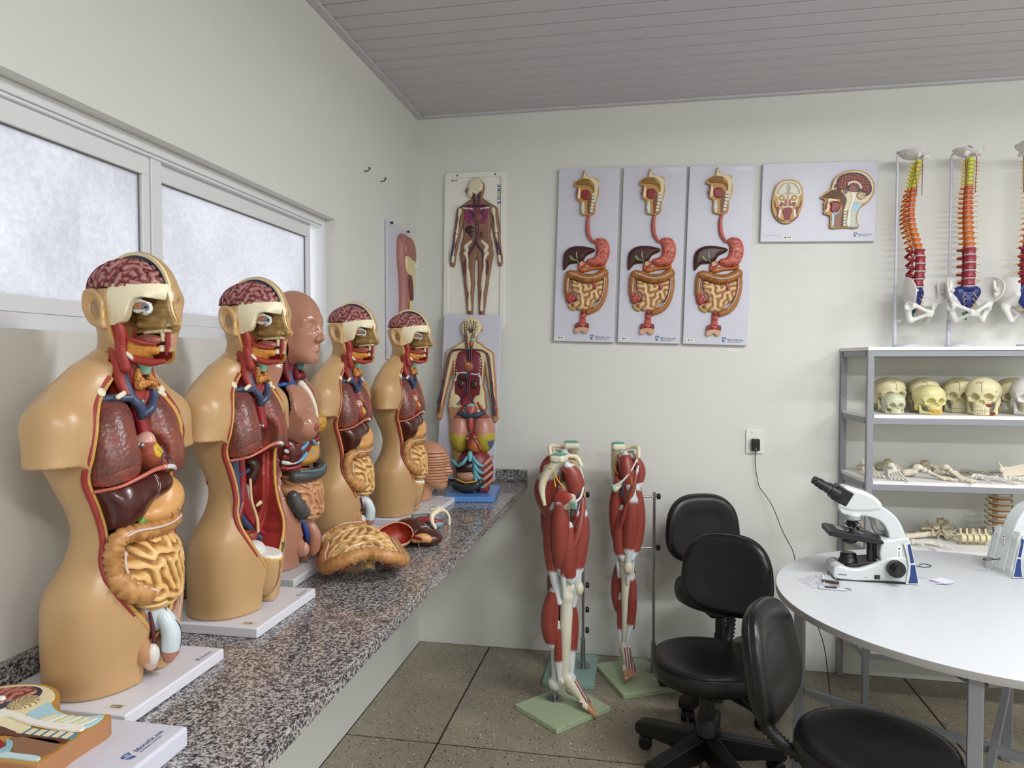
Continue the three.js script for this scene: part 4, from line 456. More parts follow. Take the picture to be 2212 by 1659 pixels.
// ---------- pink torso with chest plate ----------
const PINK = hex('#ae7c66'), pinkMat = mat(PINK, 0.2), boneMat = mat('#e9dfc0', 0.4);
{
  const g = group('anatomical_torso', [0.105, CT, 1.672], PI / 2), H = 0.0245, B = (n, geo, m, p = g) => { const q = mesh(n, geo, m, p); if (p === g) q.position.y = H; return q; };
  g.scale.set(0.965, 1, 1); tag(g, 'glossy pink torso model with a whole face, a breast and striped ribs', 'torso model', 'anatomical torso models');
  const plate = mesh('base_board', rbox(0.27, 0.024, 0.215, 0.004, [-0.01, 0.012, 0.022]), M('#c9cbce', 0.4), g); decal('name_label', tagMats[1], 0.036, 0.016, plate, [-0.118, 0.0243, 0.06], [-PI / 2, 0, PI / 2]);
  const gloss = mat('#ffffff', 0.14, { vertexColors: true, clearcoat: 0.4, clearcoatRoughness: 0.08 });
  const o = { whole: true, jawCut: true, skin: PINK }; B('body', makeBody(o), gloss);
  B('neck_muscle', ORG.neckMuscle, M('#6d1f22', 0.3)); B('larynx', ORG.larynx, M('#3f7f86', 0.3)); B('thyroid', ORG.thyroid, M('#7a1f26', 0.3)); B('neck_vein', ORG.veins, M('#214a8c', 0.25)); B('neck_artery', ORG.arteries, M('#8a1a20', 0.25));
  B('jaw_joint', HR(merge([tube([[-0.05, 0.675, 0.024, 0.006], [-0.048, 0.655, 0.03, 0.009], [-0.044, 0.63, 0.036, 0.007]], 0, 12, 9)])), M('#4b4440', 0.3)); B('jaw_muscle', HR(tube([[-0.046, 0.678, 0.035, 0.004], [-0.04, 0.672, 0.05, 0.005], [-0.036, 0.655, 0.055, 0.004]], 0, 12, 8)), M('#8c2c2c', 0.3));
  const plateP = smooth([[-0.052, 0.528], [-0.066, 0.5], [-0.082, 0.44], [-0.085, 0.385], [-0.055, 0.362], [-0.012, 0.37], [0.02, 0.385], [0.026, 0.44], [0.022, 0.5], [0.01, 0.522]], 4).map((p) => [p[0], p[1]]);
  const cp = B('chest_plate', iso([-0.1, 0.35, 0.0], [0.04, 0.54, 0.19], 0.003, (x, y, z) => { const b = bodyField(x, y, z - 0.012, {}); let d = max(b, -(b + 0.012), -0.02 - z); d = smin(d, max(ell(x, y, z, [-0.045, 0.413, 0.112], [0.046, 0.045, 0.045]), 0.06 - z), 0.02); return max(d, poly(x, y, plateP)); }), pinkMat);
  B('nipple', merge([new THREE.SphereGeometry(0.011, 16, 8).scale(1, 1, 0.3).translate(-0.052, 0.41, 0.1565), new THREE.SphereGeometry(0.004, 12, 8).translate(-0.052, 0.41, 0.16)]), M('#9c4f45', 0.3), cp);
  B('breastbone', merge([tube([[0.012, 0.525, 0.082, 0.012], [0.02, 0.5, 0.1, 0.009], [0.026, 0.45, 0.117, 0.006], [0.024, 0.4, 0.118, 0.004]], 0, 18, 10), new THREE.SphereGeometry(0.012, 14, 10).translate(0.005, 0.53, 0.08), new THREE.SphereGeometry(0.009, 14, 10).translate(-0.035, 0.53, 0.068)]), M('#ddd5c0', 0.3));
  B('chest_muscle', iso([0.02, 0.36, 0], [0.13, 0.54, 0.15], 0.003, (x, y, z) => { const b = bodyField(x, y, z - 0.008, {}); return max(b, -(b + 0.012), 0.024 - x, poly(x, y, OUT) + 0.002, 0.36 - y); }), M('#7d2226', 0.35));
  B('mammary_gland', iso([0.03, 0.37, 0.06], [0.11, 0.46, 0.15], 0.0022, (x, y, z) => ell(x, y, z, [0.066, 0.413, 0.102], [0.032, 0.034, 0.03]) + 0.005 * cells(x * 110, y * 110, z * 110)[0]), M('#b98a35', 0.35));
  const ribP = (k, s) => { const P = []; for (let i = 0; i <= 6; i++) { const t = i / 6, x = s * lerp(0.102, 0.02, t), y = 0.362 - k * 0.016 - 0.03 * t + 0.045 * t * t; let z = 0.16; while (z > 0 && bodyField(clamp(x, -0.085, 0.085), y, z - 0.01, {}) > 0) z -= 0.001; P.push([x, y, z, 0.006]); } return P; };
  for (const s of [-1, 1]) for (let k = 0; k < 5; k++) { const P = ribP(k, s), r = B('rib', tube(P.slice(0, 5), 0, 16, 8), M(k % 2 ? '#d9d6d2' : '#8e2c2c', 0.3)); if (k % 2) B('rib_cartilage', tube(P.slice(3).map((p) => [p[0], p[1], p[2], 0.0064]), 0, 10, 8), M('#6fa3c4', 0.3), r); }
  B('costal_muscle', iso([-0.12, 0.27, 0], [0.12, 0.375, 0.13], 0.003, (x, y, z) => { const b = bodyField(x, y, z - 0.004, {}); return max(b, -(b + 0.014), abs(x) > 0 ? 0.285 + 0.45 * max(0, 0.075 - abs(x)) - y : 0, y - 0.372, poly(x, y, OUT) - 0.002); }), M('#6f1d20', 0.35));
  B('stomach', ORG.stomach, M('#bd8c46', 0.25)); B('liver', ORG.liver, M('#5a2722', 0.2));
  const greyM = M('#4a4b4b', 0.25); B('transverse_colon', ORG.haustra([[-0.078, 0.272, 0.1], [-0.04, 0.268, 0.122], [0.0, 0.27, 0.13], [0.04, 0.276, 0.126], [0.078, 0.285, 0.1]], 0.018, 0.16, 0.02, 80), greyM); B('colon_band', tube([[-0.07, 0.284, 0.115], [-0.03, 0.281, 0.135], [0.01, 0.283, 0.143], [0.05, 0.29, 0.135]], 0.003, 24, 6), M('#5f87a0', 0.3));
  B('ascending_colon', ORG.haustra([[-0.078, 0.215, 0.095], [-0.07, 0.185, 0.105], [-0.052, 0.165, 0.112]], 0.022, 0.22, 0.014, 50), greyM);
  B('small_intestine', iso([-0.1, 0.12, -0.02], [0.1, 0.292, 0.15], 0.0022, (x, y, z) => ORG.gutField(x * 0.92, y, z * 0.94 - 0.002)), M('#c39069', 0.25));
  B('bladder', new THREE.SphereGeometry(0.022, 20, 14).scale(1.4, 0.7, 1).translate(0.0, 0.137, 0.09), M('#6f9fb8', 0.3));
  B('shaft', ORG.shaft, pinkMat); B('glans', ORG.glans, M('#b4775f', 0.25)); B('scrotum', ORG.scrotum, pinkMat); B('testis', ORG.testis, M('#c09080', 0.25)); B('plexus', tube([[-0.014, 0.125, 0.094, 0.007], [-0.012, 0.1, 0.102, 0.009], [-0.006, 0.072, 0.104, 0.006]], 0, 14, 8), M('#223f8c', 0.25)); B('thigh_vessel', ORG.thigh[0], M('#23418a', 0.3)); B('thigh_vessel', ORG.thigh[2], M('#8a2320', 0.3)); B('thigh_vessel', ORG.thigh[1], M('#2d6a78', 0.3));
}
// ---------- loose organs lying on the worktop ----------
{
  const lay = (name, pos, ry, label, cat) => tag(group(name, pos, ry), label, cat || 'organ model', 'loose organs on the worktop');
  // gut block: curved sheet of small intestine framed by large intestine, arched up in the middle
  const g = lay('intestine_model', [0.34, CT, 1.6], 0.5, 'tan intestine model lying arched on the granite in front of the pink torso', 'organ model'); g.scale.setScalar(1.1);
  // length along local z (0.34), width along x (0.22); hollow white underside
  const arch = (x, z) => 0.018 + 0.062 * max(0, 1 - (x / 0.11) ** 2) ** 0.7 * (0.75 + 0.25 * cos(z * 5));
  const P = smooth([[-0.095, -0.15], [0.0, -0.165], [0.09, -0.13], [0.1, 0.0], [0.1, 0.11], [0.06, 0.16], [0.0, 0.15], [-0.07, 0.15], [-0.105, 0.1], [-0.09, -0.03]], 5).map((p) => [p[0], p[1]]);
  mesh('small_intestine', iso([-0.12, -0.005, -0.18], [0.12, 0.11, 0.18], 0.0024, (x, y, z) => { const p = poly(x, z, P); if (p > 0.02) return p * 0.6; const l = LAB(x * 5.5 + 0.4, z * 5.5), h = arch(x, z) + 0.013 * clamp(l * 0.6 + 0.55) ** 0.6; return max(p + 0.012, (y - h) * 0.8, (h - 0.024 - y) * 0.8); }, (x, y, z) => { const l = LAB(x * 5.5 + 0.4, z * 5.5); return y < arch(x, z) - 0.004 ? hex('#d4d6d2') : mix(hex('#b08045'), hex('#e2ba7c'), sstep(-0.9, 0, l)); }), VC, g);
  const edge = P.filter((_, i) => i % 3 === 0).map((p) => [p[0] * 0.97, arch(p[0] * 0.97, p[1]) + 0.002, p[1] * 0.97]); const ring = [...edge.slice(4), edge[0], edge[1], edge[2]];
  const co = mesh('large_intestine', ORG.ringCol(ORG.haustra(ring, 0.019, 0.24, 0.013, 220)), colonMat, g); mesh('taenia', tube(ring.map((p) => [p[0] * 0.97, p[1] + 0.0165, p[2] * 0.97]), 0.0028, 120, 6), M('#dcc6bf', 0.4), co);
  mesh('peg_hole', lathe([[0.006, 0], [0.014, 0], [0.014, 0.02], [0.006, 0.02]], 18).translate(0.01, 0.03, 0.1), M('#c39a56', 0.4), g); mesh('mesentery_vein', tube([[-0.07, 0.035, 0.145], [-0.02, 0.062, 0.148], [0.02, 0.062, 0.148], [0.06, 0.04, 0.15]], 0.002, 24, 6), arteryRed, g);
  // halved stomach
  const s = lay('stomach_model', [0.37, CT, 1.37], 0.75, 'halved tan stomach model with a red inside, beside the brown liver', 'organ model');
  mesh('stomach_wall', iso([-0.07, -0.005, -0.06], [0.07, 0.1, 0.06], 0.0024, (x, y, z) => { const d = smin(ell(x, y, z, [0, 0.045, 0], [0.058, 0.045, 0.042]), ell(x, y, z, [-0.045, 0.05, -0.01], [0.03, 0.024, 0.026]), 0.02), c = 0.8 * z + 0.55 * y - 0.035; return max(d, -(d + 0.006), c); }, (x, y, z) => { const d = smin(ell(x, y, z, [0, 0.045, 0], [0.058, 0.045, 0.042]), ell(x, y, z, [-0.045, 0.05, -0.01], [0.03, 0.024, 0.026]), 0.02); return d < -0.0035 ? mix(hex('#7c1f16'), hex('#b5432c'), noise(x * 120, y * 260, z * 120)) : d < -0.0015 ? hex('#c98a6a') : hex('#d39a62'); }), VC, s);
  mesh('duodenum', tube([[0.05, 0.03, 0.03, 0.012], [0.075, 0.035, 0.045, 0.016], [0.09, 0.03, 0.05, 0.014]], 0, 14, 12), M('#cf9c62', 0.35), s); mesh('vessel_stub', merge([tube([[0.045, 0.04, 0.04, 0.006], [0.06, 0.036, 0.06, 0.005]], 0, 8, 8)]), arteryRed, s); mesh('metal_pin', rod([0.055, 0.0, 0.058], [0.052, 0.03, 0.055], 0.0013, 8), metalPeg, s);
  const l = lay('liver_model', [0.415, CT, 1.262], 0.0, 'smooth dark brown liver model lying by itself on the granite', 'organ model');
  const ld = (x, y, z) => smin(ell(x, y, z, [-0.04, 0.03, -0.01], [0.062, 0.046, 0.066]), ell(x, y, z, [0.03, 0.022, 0.035], [0.06, 0.03, 0.05]), 0.03); mesh('lobes', iso([-0.115, -0.002, -0.09], [0.105, 0.09, 0.1], 0.003, (x, y, z) => max(ld(x, y, z), -y)), liverMat, l);
  const line = []; for (let i = 0; i <= 12; i++) { const z = -0.065 + i * 0.0115, x = 0.012 + 0.01 * sin(i * 0.4); let y = 0.09; while (y > 0 && ld(x, y, z) > -0.0004) y -= 0.0006; line.push([x, y, z]); } mesh('ligament_line', merge([tube(line, 0.001, 30, 5), tube(line.map((p) => [p[0] + 0.006, p[1] - 0.0012, p[2]]), 0.001, 30, 5)]), whiteish, l);
  const k = lay('larynx_model', [0.39, CT, 1.05], 0.4, 'small blue grey throat model with a forked cream bone lying behind the liver', 'organ model');
  mesh('cartilage', iso([-0.09, -0.003, -0.05], [0.05, 0.07, 0.05], 0.0028, (x, y, z) => max(smin(boxd(x, y, z, [-0.025, 0.024, -0.005], [0.05, 0.022, 0.028], 0.012), ell(x, y, z, [0.015, 0.014, 0.02], [0.03, 0.016, 0.026]), 0.015), -y)), M('#7f9aa5', 0.4), k); mesh('muscle', tube([[-0.05, 0.035, 0.026, 0.01], [-0.01, 0.032, 0.032, 0.014], [0.03, 0.02, 0.028, 0.01]], 0, 16, 10), M('#8e2a2c', 0.4), k);
  mesh('forked_bone', merge([tube([[0.02, 0.062, 0.02, 0.011], [0.0, 0.05, 0.036, 0.011], [-0.002, 0.03, 0.046, 0.008], [0.01, 0.006, 0.05, 0.006]], 0, 18, 10), tube([[0.015, 0.064, 0.018, 0.009], [0.05, 0.058, 0.0, 0.006], [0.066, 0.038, 0.0, 0.005], [0.068, 0.006, 0.004, 0.006]], 0, 18, 10), tube([[0.0, 0.066, 0.01, 0.006], [0.04, 0.07, 0.01, 0.006]], 0, 8, 8)]), boneMat, k);
}
// ---------- head sliced into horizontal layers, on its board ----------
{
  const g = tag(group('sliced_head_model', [0.255, CT, 0.668], PI / 2), 'life-size flesh coloured head model cut into thin horizontal slices, on a white board', 'head model'), S = 1.06, m = mat(hex('#c08b6b'), 0.35), y0 = 0.572;
  mesh('base_board', rbox(0.2, 0.022, 0.2, 0.003, [0.0, 0.011, 0.0]), baseWhite, g); decal('name_label', tagMats[2], 0.022, 0.012, g, [0.0, 0.0226, 0.088], [-PI / 2, 0, PI / 2]);
  const f = (x, y, z) => smin(smin(headField(x, y, z), cap(x, y, z, [0, 0.63, 0.01], [0, 0.52, -0.012], 0.043, 0.046), 0.025), 9, 0.01), cuts = [0.56, 0.637, 0.651, 0.664, 0.676, 0.688, 0.7, 0.71, 0.72, 0.731, 0.742, 0.755, 0.82];
  for (let i = 0; i + 1 < cuts.length; i++) { const a = cuts[i] + 0.0006, b = cuts[i + 1] - 0.0006, q = iso([-0.09, a - 0.006, -0.075], [0.09, b + 0.006, 0.145], 0.0026, (x, y, z) => max(f(x, y, z), a - y, y - b)); q.scale(S, S, S).translate(0, -0.56 * S + 0.0222, -0.03); mesh('head_slice', q, m, g); }
  mesh('dark_core', iso([-0.085, 0.6, -0.075], [0.085, 0.81, 0.13], 0.005, (x, y, z) => headField(x, y, z) + 0.004).scale(S, S, S).translate(0, -0.56 * S + 0.0222, -0.03), M('#2c1f1a', 0.8), g);
}

// ---------- relief boards ----------
const flat = (P, t, z, bev = 0.0008) => extr(P, t, bev).translate(0, 0, z);
const inset = (P, d) => { const n = P.length; let A = 0; for (let i = 0; i < n; i++) { const a = P[i], b = P[(i + 1) % n]; A += a[0] * b[1] - b[0] * a[1]; } const s = A > 0 ? 1 : -1; return P.map((p, i) => { const a = P[(i + n - 1) % n], b = P[(i + 1) % n], l = hypot(b[0] - a[0], b[1] - a[1]); return [p[0] - s * (b[1] - a[1]) / l * d, p[1] + s * (b[0] - a[0]) / l * d]; }); };
const sm = (P, n = 4) => smooth(P, n).map((p) => [p[0], p[1]]);
// a puffed-up relief over a closed outline, height h reached at distance e from the edge
function puff(P, h, e, z0 = 0, col, cell = 0.0022, bump) { let x0 = 9, x1 = -9, y0 = 9, y1 = -9; for (const p of P) { x0 = min(x0, p[0]); x1 = max(x1, p[0]); y0 = min(y0, p[1]); y1 = max(y1, p[1]); } const c = cell * 2.5; return iso([x0 - c, y0 - c, z0 - c], [x1 + c, y1 + c, z0 + h + c + 0.006], cell, (x, y, z) => { const d = poly(x, y, P); if (d > 0.012) return d; const t = clamp(-d / e), hh = z0 + h * sqrt(max(0, 1 - (1 - t) ** 2)) + (bump ? bump(x, y) * t : 0); return max(d, (z - hh) * 0.7, z0 - 0.003 - z); }, col); }
const bodyPuff = (f, lo, hi, h, e, z0, cell, col) => iso([lo[0], lo[1], z0 - 0.008], [hi[0], hi[1], z0 + h + 0.008], cell, (x, y, z) => { const d = f(x, y); if (d > 0.02) return d; const t = clamp(-d / e), hh = z0 + h * sqrt(max(0, 1 - (1 - t) ** 2)); return max(d, (z - hh) * 0.7, z0 - 0.003 - z); }, col);
const boardMat = mat('#cfd0dd', 0.36), lineTag = (seed) => mat('#ffffff', 0.5, { map: canvas(128, 56, (c, W, H) => { c.fillStyle = '#e6e6e0'; c.fillRect(0, 0, W, H); c.fillStyle = '#222'; const r = rng(seed); c.beginPath(); c.arc(W * 0.3, H * 0.5, H * 0.2, 0, 7); c.fill(); for (let i = 0; i < 4; i++) c.fillRect(W * (0.46 + 0.09 * i), H * 0.32, W * 0.05, H * (0.2 + 0.2 * r())); }) });
// --- three digestive boards
{
  const q = (x, y, z) => [(x - 335) / 1675, (812 - y) / 1675, ...(z === undefined ? [] : [z])], Q = (L, n = 4) => sm(L.map((p) => q(...p)), n), F = 0.024; // F: front of the board
  const g = group('digestive_relief_board', [0.897, 2.032, 0.0], 0), add = (n, geo, m, p = g) => mesh(n, geo, m, p);
  add('board', rbox(0.303, 0.866, 0.023, 0.003, [0, 0, 0.0125]), boardMat);
  const head = add('head_section', flat(Q([[300, 110], [315, 150], [330, 168], [412, 188], [412, 215], [422, 290], [398, 390], [388, 474], [284, 474], [275, 372], [240, 348], [244, 325], [232, 300], [250, 262], [242, 248], [216, 238], [226, 206], [286, 168]], 3), 0.017, F), M('#b98d4c', 0.45)), hz = F + 0.0175;
  add('skull_bone', flat(Q([[302, 122], [316, 164], [404, 194], [412, 290], [392, 385], [388, 300], [382, 232], [340, 186], [294, 182], [292, 168]], 3), 0.0012, hz), M('#e2d3a6', 0.5), head); add('nasal_cavity', puff(Q([[226, 226], [240, 205], [300, 180], [340, 192], [352, 220], [384, 250], [378, 300], [368, 262], [320, 240], [262, 236]], 3), 0.006, 0.01, hz, undefined, 0.0018, (x, y) => 0.0016 * sin(y * 420 - x * 90)), M('#8f6a38', 0.45), head); add('tongue', puff(Q([[272, 300], [290, 278], [330, 276], [352, 300], [348, 340], [320, 362], [282, 345]], 3), 0.005, 0.008, hz, undefined, 0.0018), M('#8d2c33', 0.4), head);
  add('jaw_bone', flat(Q([[256, 262], [262, 255], [270, 300], [266, 342], [250, 340], [252, 300]], 3), 0.002, hz), M('#e8dcb6', 0.5), head); add('lip_muscle', flat(Q([[244, 262], [252, 256], [250, 300], [242, 340], [240, 300]], 3), 0.0016, hz), M('#8d2c33', 0.45), head); add('throat', flat(Q([[346, 300], [360, 310], [352, 474], [338, 474]], 2), 0.0016, hz), M('#7d4b2e', 0.45), head); add('windpipe', flat(Q([[288, 380], [300, 376], [306, 470], [292, 470]], 2), 0.0014, hz), M('#cfd8d6', 0.45), head);
  for (let i = 0; i < 6; i++) { const a = q(390 - i * 3.4, 315 + i * 27); add('vertebra', rbox(0.0145, 0.0125, 0.003, 0.001, [a[0] - 0.004, a[1], hz + 0.001]), M('#e9e1c6', 0.5), head); add('disc', box(0.0145, 0.003, 0.0026, [a[0] - 0.004, a[1] - 0.008, hz + 0.001]), M('#4d7a8a', 0.5), head); }
  add('oesophagus', tube([q(350, 476, F + 0.008), q(341, 520, F + 0.009), q(339, 570, F + 0.009), q(352, 650, F + 0.01), q(386, 705, F + 0.012)].map((p, i) => [...p, [0.007, 0.0085, 0.0098, 0.0098, 0.006][i]]), 0, 36, 12), M('#b5564a', 0.35));
  add('stomach', puff(Q([[385, 700], [430, 668], [492, 678], [527, 735], [527, 820], [492, 890], [420, 908], [350, 892], [334, 868], [352, 842], [400, 826], [416, 780], [410, 730]], 4), 0.027, 0.024, F, (x, y) => mix(hex('#a8483c'), hex('#cf7464'), sstep(0.2, 0.6, noise(x * 150, y * 260))), 0.0022, (x, y) => 0.0035 * noise(x * 160 + 20 * y, y * 300)), VC);
  add('liver', puff(Q([[150, 942], [138, 862], [150, 790], [200, 746], [300, 736], [408, 766], [390, 792], [340, 818], [310, 860], [270, 880], [200, 892]], 4), 0.026, 0.02, F, undefined, 0.0024), mat('#43211d', 0.28)); add('gallbladder', tube([[...q(205, 832, F + 0.026), 0.008], [...q(222, 850, F + 0.026), 0.008], [...q(240, 860, F + 0.026), 0.004], [...q(262, 858, F + 0.026), 0.003], [...q(272, 876, F + 0.024), 0.003]], 0, 20, 9), M('#7d8a66', 0.3)); add('liver_ligament', tube([q(258, 792, F + 0.027), q(256, 815, F + 0.028), q(262, 840, F + 0.027)], 0.002, 10, 6), M('#cfc8bc', 0.4));
  const duo = add('duodenum', puff(Q([[268, 890], [290, 862], [322, 862], [345, 880], [330, 905], [300, 918], [290, 945], [270, 940]], 4), 0.02, 0.013, F, undefined, 0.002), M('#b8584a', 0.35)); add('duct_opening', cyl(0.011, 0.011, 0.002).rotateX(PI / 2).translate(...q(300, 886, F + 0.0205)), M('#c8a183', 0.4), duo); add('pancreas', puff(Q([[280, 950], [300, 920], [360, 905], [440, 908], [496, 888], [502, 910], [470, 930], [390, 940], [320, 958]], 4), 0.018, 0.012, F, (x, y) => mix(hex('#a85a2c'), hex('#d98a4c'), noise(x * 300, y * 300)), 0.002), VC);
  const hcol = (pts, r, n, per) => ORG.ringCol(ORG.haustra(pts.map((p) => q(p[0], p[1], F + (p[2] || 0.012))), r, 0.2, per, n)), hm = mat('#e8d3b0', 0.38, { vertexColors: true });
  const co = add('large_intestine', hcol([[200, 975, 0.016], [255, 985, 0.02], [335, 1008, 0.022], [420, 1002, 0.022], [490, 962, 0.016]], 0.024, 110, 0.012), hm); add('ascending_colon', hcol([[212, 965], [186, 1010], [184, 1060], [186, 1125]], 0.0155, 60, 0.012), hm, co); add('descending_colon', hcol([[492, 955], [504, 1020], [502, 1090], [484, 1180], [440, 1250], [370, 1285]], 0.0155, 120, 0.011), hm, co);
  add('taenia', merge([tube([q(216, 966, F + 0.038), q(262, 985, F + 0.043), q(335, 1008, F + 0.046), q(420, 1002, F + 0.046), q(486, 968, F + 0.04)], 0.0028, 30, 6), tube([q(206, 985, F + 0.026), q(192, 1040, F + 0.028), q(190, 1110, F + 0.027)], 0.0026, 20, 6), tube([q(494, 1000, F + 0.027), q(494, 1080, F + 0.027), q(470, 1180, F + 0.027), q(420, 1250, F + 0.026)], 0.0026, 30, 6)]), M('#c9c2c6', 0.4), co);
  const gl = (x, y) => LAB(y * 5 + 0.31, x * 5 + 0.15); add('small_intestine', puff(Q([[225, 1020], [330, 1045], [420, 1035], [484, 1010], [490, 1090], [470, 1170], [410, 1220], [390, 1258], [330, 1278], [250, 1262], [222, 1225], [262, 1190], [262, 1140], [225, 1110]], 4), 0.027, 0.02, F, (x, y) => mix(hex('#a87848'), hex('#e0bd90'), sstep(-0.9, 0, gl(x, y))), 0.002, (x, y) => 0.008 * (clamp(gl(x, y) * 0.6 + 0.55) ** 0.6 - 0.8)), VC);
  add('gut_window', puff(Q([[392, 1048], [410, 1038], [424, 1060], [434, 1095], [420, 1104], [404, 1080]], 3), 0.004, 0.004, F + 0.0275, undefined, 0.0014), M('#a33f37', 0.35)); add('caecum', puff(Q([[170, 1130], [196, 1116], [232, 1128], [262, 1170], [262, 1195], [236, 1205], [205, 1222], [178, 1200]], 4), 0.026, 0.014, F, (x, y) => mix(hex('#7d2420'), hex('#c05c4e'), noise(x * 220, y * 160)), 0.0018, (x, y) => -0.006 * noise(x * 90, y * 90, 4)), VC); add('appendix', tube([q(205, 1232, F + 0.01), q(225, 1255, F + 0.01), q(250, 1268, F + 0.008)], 0.007, 14, 9), M('#c9a256', 0.4));
  add('rectum', puff(Q([[300, 1290], [312, 1270], [344, 1270], [356, 1300], [350, 1340], [354, 1400], [320, 1425], [290, 1400], [300, 1340]], 4), 0.022, 0.014, F, (x, y) => mix(hex('#9c3a34'), hex('#cf7060'), noise(x * 60, y * 220)), 0.0018, (x, y) => 0.003 * sin(y * 260)), VC); add('rectum_opening', cyl(0.0095, 0.0095, 0.003).scale(1, 1, 0.7).rotateX(PI / 2).translate(...q(326, 1294, F + 0.0215)), M('#2c100e', 0.6)); for (const s of [0, 1]) add('sphincter', flat(Q(s ? [[350, 1384], [374, 1384], [372, 1430], [346, 1425]] : [[270, 1384], [294, 1384], [298, 1425], [268, 1432]], 2), 0.016, F), M('#7d2630', 0.45)); add('anal_skin', flat(Q([[266, 1432], [320, 1415], [374, 1428], [370, 1458], [345, 1462], [322, 1442], [298, 1460], [266, 1462]], 3), 0.017, F), M('#cfa384', 0.4));
  decal('maker_logo', logoMat, 0.108, 0.028, g, [0.083, -0.408, F + 0.0006]); const lt = decal('name_label', lineTag(1), 0.044, 0.017, g, [-0.128 + 0.012, -0.414, F + 0.0005]);
  g.rotation.z = -0.031; g.position.set(0.886, 2.032, 0.0015);
  tag(g, 'left one of the three matching digestive tract relief boards on the wall', 'relief board', 'digestive relief boards');
  for (const [i, x, y, l] of [[1, 1.207, 2.024, 'middle one of the three matching digestive tract relief boards on the wall'], [2, 1.524, 2.0145, 'right one of the three matching digestive tract relief boards, nearest the head section board']]) { const c = copy(g, 'digestive_relief_board', [x, y, 0.0015], 0, l); c.rotation.z = -0.031; c.children[c.children.length - 1].material = lineTag(i + 4); const b = decal('blank_strip', M('#dadbe6', 0.4), 0.085, 0.016, c, [0.1, 0.416, F + 0.0004]); }
}
